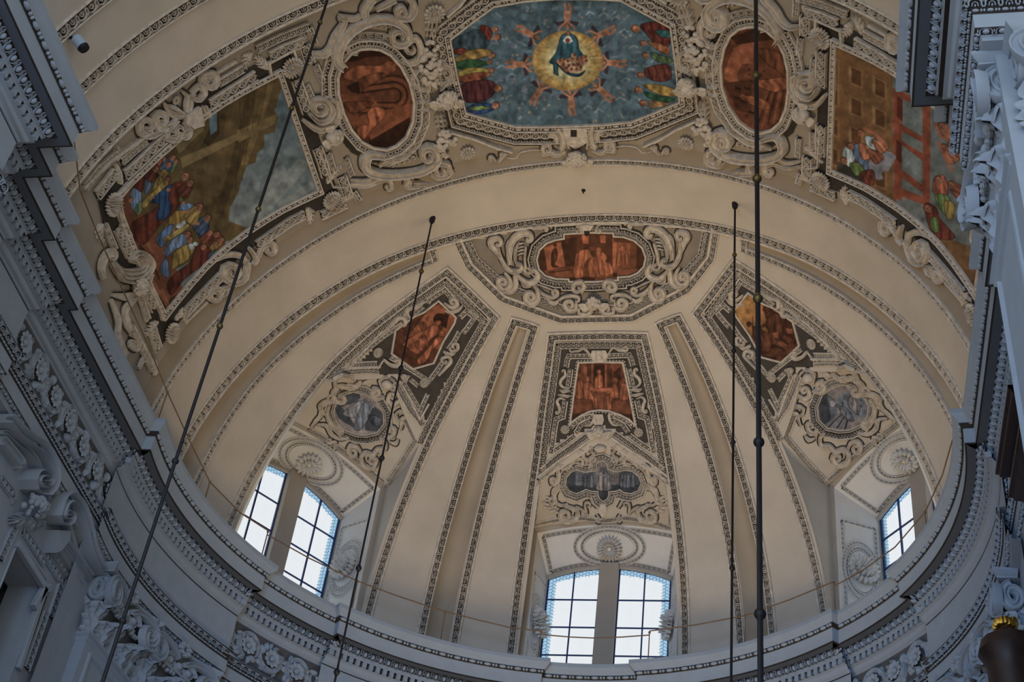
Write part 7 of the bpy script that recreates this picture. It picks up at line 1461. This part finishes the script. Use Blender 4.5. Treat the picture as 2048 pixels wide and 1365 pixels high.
    # shaft with a moulded frame
    if shaft:
        D = 0.16; b = MB(); b.grid(T(np.array([[[-W*0.5, -0.3, z], [-W*0.5, D, z], [W*0.5, D, z], [W*0.5, -0.3, z]] for z in (-H-0.02, -15.3)]))); b.build('shaft', STONE, t, smooth=False)
        b = MB(); rim = [(0.06, 0.0), (0.07, -0.05), (0.03, -0.09), (0.03, -0.13), (0.0, -0.17)]; b.grid(T(np.array([[[-W*0.5-u_, -0.3, -H+z], [-W*0.5-u_, D+u_, -H+z], [W*0.5+u_, D+u_, -H+z], [W*0.5+u_, -0.3, -H+z]] for u_, z in [(0, 0.02)]+rim]))); b.build('astragal', STONE, t)
        b = MB(); q = T.path(dense([(-W*0.36, D, -15.0), (-W*0.36, D, -H-0.32), (W*0.36, D, -H-0.32), (W*0.36, D, -15.0)], 2.0), [0, 1, 0]); sweep(b, q, [(-0.05, 0), (-0.03, 0.035), (0.0, 0.045), (0.03, 0.02), (0.05, 0)]); b.build('panel_moulding', STONE, t)
    return t
R0 = 7.70
for s in (-1, 1):
    for k, (az, lab) in enumerate(((-84.6, 'outer'), (-70.3, 'inner'))):
        a = math.radians(az*(-s) if s > 0 else az); o = np.array([R0*math.sin(a), R0*math.cos(a), ZC-2.56])
        pilaster(o, (-math.sin(a), -math.cos(a)), 1.62, 1.32, True, 'grey %s pilaster with a leafy volute capital below the %s end of the apse entablature' % (lab, 'left' if s < 0 else 'right'))
pilaster((6.72, -9.22, ZC-2.56), (-1, 0), 1.75, 1.58, True, 'large near pilaster with volute capital at the right edge, facing into the nave')
pilaster((7.72, -10.30, ZC-2.56), (0, -1), 1.75, 1.58, True, 'near pilaster at the right edge with its capital turned towards the viewer')
# ---- window with a broken pediment on the left choir wall
WL = Plane((-7.89, -3, ZC-4), (1, 0, 0)); W1, W2_, W3 = Zf(0, 780, .16848), Zf(0, 980, .16848), Zf(0, 1100, .19417)
pw = structure('window_4', WL.hit([(60, 1180)])[0], 'dark window with a broken scrolled pediment on the left choir wall')
wsc = lambda pts, w, h=0.2, name='pediment_scroll', **k: scroll_part(pw, WL, pts, w, h, name, m=STONE, dark=0, **k)
wsc(volute_px(W1([(-60, 340), (60, 490), (200, 600), (340, 690), (430, 820), (470, 980), (460, 1110), (390, 1200)]), W1([(350, 1070)])[0], 20, 1.5), [0.16, 0.20, 0.20, 0.18, 0.16, 0.06], 0.34, raw=True)
wsc(W1([(-40, 500), (100, 620), (250, 740), (330, 850), (370, 950)]), [0.06, 0.08, 0.08, 0.05], 0.2, raw=False, name='inner_moulding'); wsc(W1([(-40, 600), (60, 720), (160, 850), (180, 900)]), [0.16, 0.18, 0.18], 0.16)
wsc(volute_px(W2_([(1080, 1010), (1000, 870), (930, 680), (870, 420), (800, 210), (690, 90), (600, 130), (550, 250)]), W2_([(618, 310)])[0], 20, 1.5, ccw=False), [0.14, 0.18, 0.18, 0.17, 0.15, 0.06], 0.34, raw=True)
wsc(W2_([(960, 1040), (880, 900), (800, 700), (740, 480), (690, 250)]), [0.06, 0.10, 0.10, 0.05], 0.18, name='inner_moulding'); wsc(W2_([(660, 600), (800, 790), (980, 1040)]), [0.12, 0.14, 0.14], 0.22, name='sill_moulding'); wsc(W2_([(560, 560), (720, 800), (920, 1080)]), [0.14, 0.16, 0.16], 0.14, name='sill_moulding')
plate(pw, WL, W2_([(520, 480), (700, 490), (690, 600), (590, 720), (530, 750)]), 0.22, 0.3, 'bracket', STONE)
def wband(pts, w, kind='leaf', pitch=0.14): strip_band(pw, WL, dense(pts, 3), w, kind, pitch, 0.03, (0.02, 0.02), m=STONE, segs=[pts[i:i+2] for i in range(len(pts)-1)])
wband(W2_([(275, 490), (520, 870)]), 0.13); wband(W2_([(600, 690), (840, 1090)]), 0.12, 'egg'); wband(W3([(480, 90), (635, 330), (515, 700)]), 0.15); wband(W3([(470, 650), (270, 1230)]), 0.14); wband(W2_([(190, 400), (0, 830)]), 0.13); wband(W1([(0, 1060), (140, 1240), (160, 1330)]), 0.13)
fillet_line(pw, WL, W2_([(190, 640), (520, 1160), (380, 1400)]), 0.12, 0.07, m=STONE); fillet_line(pw, WL, W3([(445, 395), (170, 1230)]), 0.12, 0.07, m=STONE); fillet_line(pw, WL, W2_([(230, 640), (520, 1080)]), 0.03, 0.05, m=GROUND); fillet_line(pw, WL, W3([(460, 480), (200, 1230)]), 0.03, 0.05, m=GROUND); flower('', '', WL, W3([(482, 395)])[0], 7, petals=8, layers=1, m=STONE, parent=pw)
A_, B_ = WL.hit(W2_([(200, 650)]))[0], WL.hit(W3([(445, 395)]))[0]; y0_, y1_, z1_ = A_[1], B_[1], (A_[2]+B_[2])/2
b = MB(); zb_ = z1_-5.0; dx = -0.75
b.add([(-7.87, y0_, z1_), (-7.87, y1_, z1_), (-7.87+dx, y1_, z1_), (-7.87+dx, y0_, z1_)], [(0, 1, 2, 3)]); b.add([(-7.87, y1_, z1_), (-7.87, y1_, zb_), (-7.87+dx, y1_, zb_), (-7.87+dx, y1_, z1_)], [(0, 1, 2, 3)]); b.add([(-7.87, y0_, z1_), (-7.87, y0_, zb_), (-7.87+dx, y0_, zb_), (-7.87+dx, y0_, z1_)], [(3, 2, 1, 0)]); b.build('reveal', STONE, pw, smooth=False)
b = MB(); b.add([(-7.87+dx, y0_, z1_), (-7.87+dx, y1_, z1_), (-7.87+dx, y1_, zb_), (-7.87+dx, y0_, zb_)], [(0, 1, 2, 3)]); b.build('pane', mat('dark_blue_pane', (0.02, 0.03, 0.045), 0.2, 0.2, 2), pw, smooth=False)
b = MB(); 
for yq in (y0_+0.06, (y0_+y1_)/2, y1_-0.06): b.box((-7.83+dx, yq, (z1_+zb_)/2), (0.05, 0, 0), (0, 0.06, 0), (0, 0, (z1_-zb_)/2))
for zq in (z1_-0.06, z1_-1.6, z1_-3.2): b.box((-7.83+dx, (y0_+y1_)/2, zq), (0.05, 0, 0), (0, (y1_-y0_)/2, 0), (0, 0, 0.05))
b.build('window_bars', BLACK, pw, smooth=False)
ga = thing('fruit_garland', 'stucco fruit and shell garland between the scrolls of the left window pediment', 'festoon', WL.hit([(48, 1012)])[0])
rr = random.Random(9)
for i in range(44):
    a, q = rr.uniform(0, 6.28), math.sqrt(rr.random()); c = (46+26*q*math.cos(a), 1012+22*q*math.sin(a)); P = WL.hit([c])[0]; r = rr.uniform(0.035, 0.07); b = MB(); b.ball(P+np.array([0.22+0.16*(1-q), 0, 0]), (0, r, 0), (0, 0, r*1.1), (r, 0, 0), 8, 5); b.build('fruit', STONE, ga)
for q in (W1([(430, 1180), (520, 1130), (640, 1070)]), W1([(430, 1200), (540, 1190), (650, 1150)]), W1([(420, 1230), (530, 1250), (640, 1220)]), W1([(430, 1160), (500, 1090), (600, 990)]), W2_([(280, 330), (330, 400), (400, 430)]), W2_([(340, 300), (400, 380), (480, 400)]), W2_([(230, 280), (180, 350), (90, 360)])): leaf_plume(ga, WL, q, 0.22, 0.16, m=STONE, lobes=3)
# ================================================================== hanging rods, safety cable, spotlight and the organ case
def z_at(xw, yw, py):
    """height on the vertical through (xw,yw) seen at image row py"""
    lo, hi = 2.0, ZC+9
    for _ in range(40):
        m = (lo+hi)/2; v = px_of(np.array([[xw, yw, m]]))[0, 1]; lo, hi = (m, hi) if v > py else (lo, m)
    return (lo+hi)/2
rods = [((668, -40), [45, 217, 419, 653, 923, 1243], 0.026, 0.05, 'hanging rod with small gilt beads across the left fresco', False),
        ((865, 437), [543, 737, 917, 1137, 1345], 0.020, 0.055, 'hanging rod fixed in the white arch, over the left window', True),
        ((1470, 408), [510, 702, 885, 1137], 0.022, 0.05, 'thin hanging rod fixed in the white arch, right of the crown picture', True),
        ((1511.2, -60), [152, 358, 598, 885, 1229], 0.036, 0.075, 'thicker hanging rod passing over the right orange oval', False)]
for (top, beads_, r, rb, lab, mount) in rods:
    P = VAULT.hit([top])[0]; x, y = P[0], P[1]
    t = thing('hanging_rod', lab, 'rod', P, 'rods hanging from the vault')
    b = MB(); b.tube(np.array([[x, y, z] for z in np.linspace(P[2]+0.05, 3.0, 20)]), r, 8); b.build('rod', BLACK, t)
    for py in beads_:
        z = z_at(x, y, py); b = MB(); b.ball((x, y, z), (rb, 0, 0), (0, rb, 0), (0, 0, rb), 12, 8); b.tube(np.array([[x, y, z-rb*1.25], [x, y, z+rb*1.25]]), rb*0.5, 10); b.build('bead', BRONZE if py < 700 else BLACK, t)
    if mount: b = MB(); b.tube(np.array([[x, y, P[2]+0.05], [x, y, P[2]-0.10], [x, y, P[2]-0.16]]), [0.07, 0.06, 0.03], 12); b.build('ceiling_mount', BLACK, t)
# black eyelet in the white arch
P = VAULT.hit([(1167, 381)]); N = VAULT.normal(P); t = thing('ceiling_eyelet', 'small black eyelet in the white arch above the crown picture', 'fitting', P[0])
b = MB(); b.ball(P[0], (0.05, 0, 0), (0, 0.05, 0), N[0]*0.03, 10, 4); b.build('plug', BLACK, t); b = MB(); b.tube(np.array([P[0]+N[0]*q for q in (0.0, 0.06, 0.10)]), [0.02, 0.02, 0.012], 8); b.build('pin', BLACK, t)
# safety cable on posts along the top of the cornice
RC = 7.30
def cable_f(P): x, y = P[..., 0], P[..., 1]; return np.where(y > -0.6, np.hypot(x, y)-RC, np.abs(x)-RC)
CS = Implicit(cable_f)
CS.hit_ = CS.hit
def chit(px):
    D = rays(px); t0 = np.full(len(D), 15.0); t1 = np.full(len(D), 60.0); ts = np.linspace(12, 40, 400); out = []
    for d in D:
        f = cable_f(CO+ts[:, None]*d); k = np.nonzero((f[:-1] < 0) & (f[1:] >= 0))[0]; out.append(CO+d*ts[k[0]] if len(k) else CO+d*30)
    return np.array(out)
cab = [(146, 262), (160, 380), (196, 470), (250, 590), (296, 690), (335, 785), (375, 873), (420, 965), (480, 1026), (536, 1062), (534, 1070), (620, 1118), (715, 1163), (790, 1191), (870, 1218), (945, 1238), (1020, 1256), (1082, 1263), (1084, 1270), (1140, 1275), (1190, 1277), (1245, 1275), (1298, 1271), (1299, 1263), (1395, 1250), (1490, 1232), (1580, 1200), (1665, 1165), (1672, 1171), (1720, 1145), (1790, 1095), (1850, 1025), (1885, 950), (1905, 880)]
Pc = chit(dense(cab, 14)); sc_ = thing('safety_cable', 'thin brown safety cable on slim posts along the cornice top round the apse', 'cable', Pc[len(Pc)//2])
b = MB(); b.tube(Pc, 0.014, 6); b.build('cable', mat('brown_painted_cable', (0.20, 0.13, 0.08), 0.5, 0.2, 6), sc_)
for q in ((335, 785), (420, 965), (536, 1064), (715, 1163), (890, 1226), (1082, 1265), (1299, 1266), (1490, 1232), (1668, 1166), (1850, 1025)):
    P = chit([q])[0]; b = MB(); b.tube(np.array([[P[0], P[1], ZC+0.03], [P[0], P[1], P[2]+0.02]]), 0.013, 6); b.ball(P, (0.03, 0, 0), (0, 0.03, 0), (0, 0, 0.03), 8, 5); b.build('post', mat('brown_painted_cable', (0.20, 0.13, 0.08)), sc_)
# little spotlight on the vault, top left
P = on(VAULT, [(136, 74)]); p0 = P.P[0]+P.N[0]*0.18; q = on(VAULT, [(132, 93)]); ax = (q.P[0]+q.N[0]*0.42)-p0; ax /= np.linalg.norm(ax)
sp = thing('ceiling_spotlight', 'small pale blue cylindrical spotlight on the vault beside the left cornice', 'spotlight', p0)
b = MB(); b.tube(np.array([p0-ax*0.02, p0, p0+ax*0.14, p0+ax*0.20, p0+ax*0.21]), [0.07, 0.095, 0.10, 0.105, 0.09], 16); b.build('housing', mat('pale_blue_enamel', (0.36, 0.46, 0.58), 0.4, 0.1, 5), sp)
b = MB(); b.tube(np.array([p0+ax*0.205, p0+ax*0.26]), [0.10, 0.088], 16); b.build('hood', BLACK, sp); b = MB(); b.tube(np.array([P.P[0]-P.N[0]*0.02, p0]), 0.03, 8); b.build('bracket', BLACK, sp)
# organ case corner at the right edge
def plane_y(px, y): D = rays([px])[0]; return CO+D*((y-CO[1])/D[1])
def cornice_box(b, c, L, prof):
    """stepped moulding round an outward corner at c (towards -x, +y)"""
    pts = np.array([[L, 0.0], [0, 0.0], [0, -L]]); G = []
    for u, z in prof: G.append([[c[0]+p[0]+(u if i else 0), c[1]+p[1]-(u if i < 2 else 0), c[2]+z] for i, p in enumerate(pts)])
    b.grid(np.array(G))
c = plane_y((1991, 950), -5.8)
oc_ = thing('organ_case', 'dark walnut moulded organ case jutting in at the right edge above a gilt finial', 'organ', c)
b = MB(); cornice_box(b, c, 1.6, [(0.5, 0.05), (0.0, 0.05), (0.0, 0.0), (0.03, -0.02), (0.04, -0.07), (0.10, -0.12), (0.14, -0.13), (0.15, -0.18), (0.24, -0.24), (0.25, -0.34)]); b.build('upper_cornice', WOOD, oc_)
b = MB(); cornice_box(b, c+np.array([0.10, -0.05, -0.42]), 1.5, [(0.2, 0.08), (0.0, 0.08), (0.0, 0.03), (0.04, 0.0), (0.06, -0.06), (0.13, -0.12), (0.15, -0.20), (0.26, -0.28), (0.28, -1.3)]); b.build('lower_cornice', WOOD, oc_)
b = MB(); cornice_box(b, c+np.array([0.30, -0.25, -0.30]), 1.3, [(0.0, 0.0), (0.0, -0.2)]); b.build('neck', WOOD, oc_)
for i in range(5): b = MB(); b.ball(c+np.array([0.40+i*0.16, -0.12, -0.36]), (0.05, 0, 0), (0, 0.05, 0), (0, 0, 0.035), 8, 4); b.build('carved_boss', WOOD, oc_)
c = plane_y((2012, 1262), -5.6)
op_ = thing('organ_pinnacle', 'black and gilt organ pinnacle in the lower right corner', 'organ', c)
b = MB(); b.tube(np.array([c+np.array([0, 0, z]) for z in (0.0, -0.10, -0.16, -0.30, -0.40, -0.55, -2.5)]), [0.10, 0.20, 0.30, 0.34, 0.28, 0.26, 0.26], 14); b.build('post', WOOD, op_)
for i in range(16):
    a = i*2*math.pi/16; rr_ = random.Random(i); b = MB(); b.ball(c+np.array([0.10*math.cos(a), 0.10*math.sin(a), 0.04+0.06*rr_.random()]), (0.05, 0, 0), (0, 0.05, 0), (0, 0, 0.06), 7, 4); b.build('gilt_leaf', GOLD, op_)
for k, (dx_, dz) in enumerate(((0.12, -0.95), (0.34, -0.98))):
    b = MB(); cc = c+np.array([dx_-0.2, 0.28, dz+0.1]); b.ball(cc, (0.05, 0, 0), (0, 0.05, 0), (0, 0, 0.12), 8, 6); b.build('gilt_drop', GOLD, op_)
for k in range(5): b = MB(); cc = c+np.array([-0.24+0.13*k, 0.26, -1.6]); b.tube(np.array([cc+np.array([0, 0, 0.6]), cc-np.array([0, 0, 0.6])]), 0.05, 10); b.build('organ_pipe', mat('polished_tin', (0.5, 0.5, 0.52), 0.2, 0.1, 4, metal=1.0) if k % 2 else WOOD, op_)
# ------------------------------------------------------------------ blackened grounds gathered under each stucco piece
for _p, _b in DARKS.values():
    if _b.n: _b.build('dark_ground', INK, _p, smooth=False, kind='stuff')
if False: print('TRIS', sum(len(o.data.loop_triangles) or sum(len(p.vertices)-2 for p in o.data.polygons) for o in bpy.data.objects if o.type == 'MESH'))
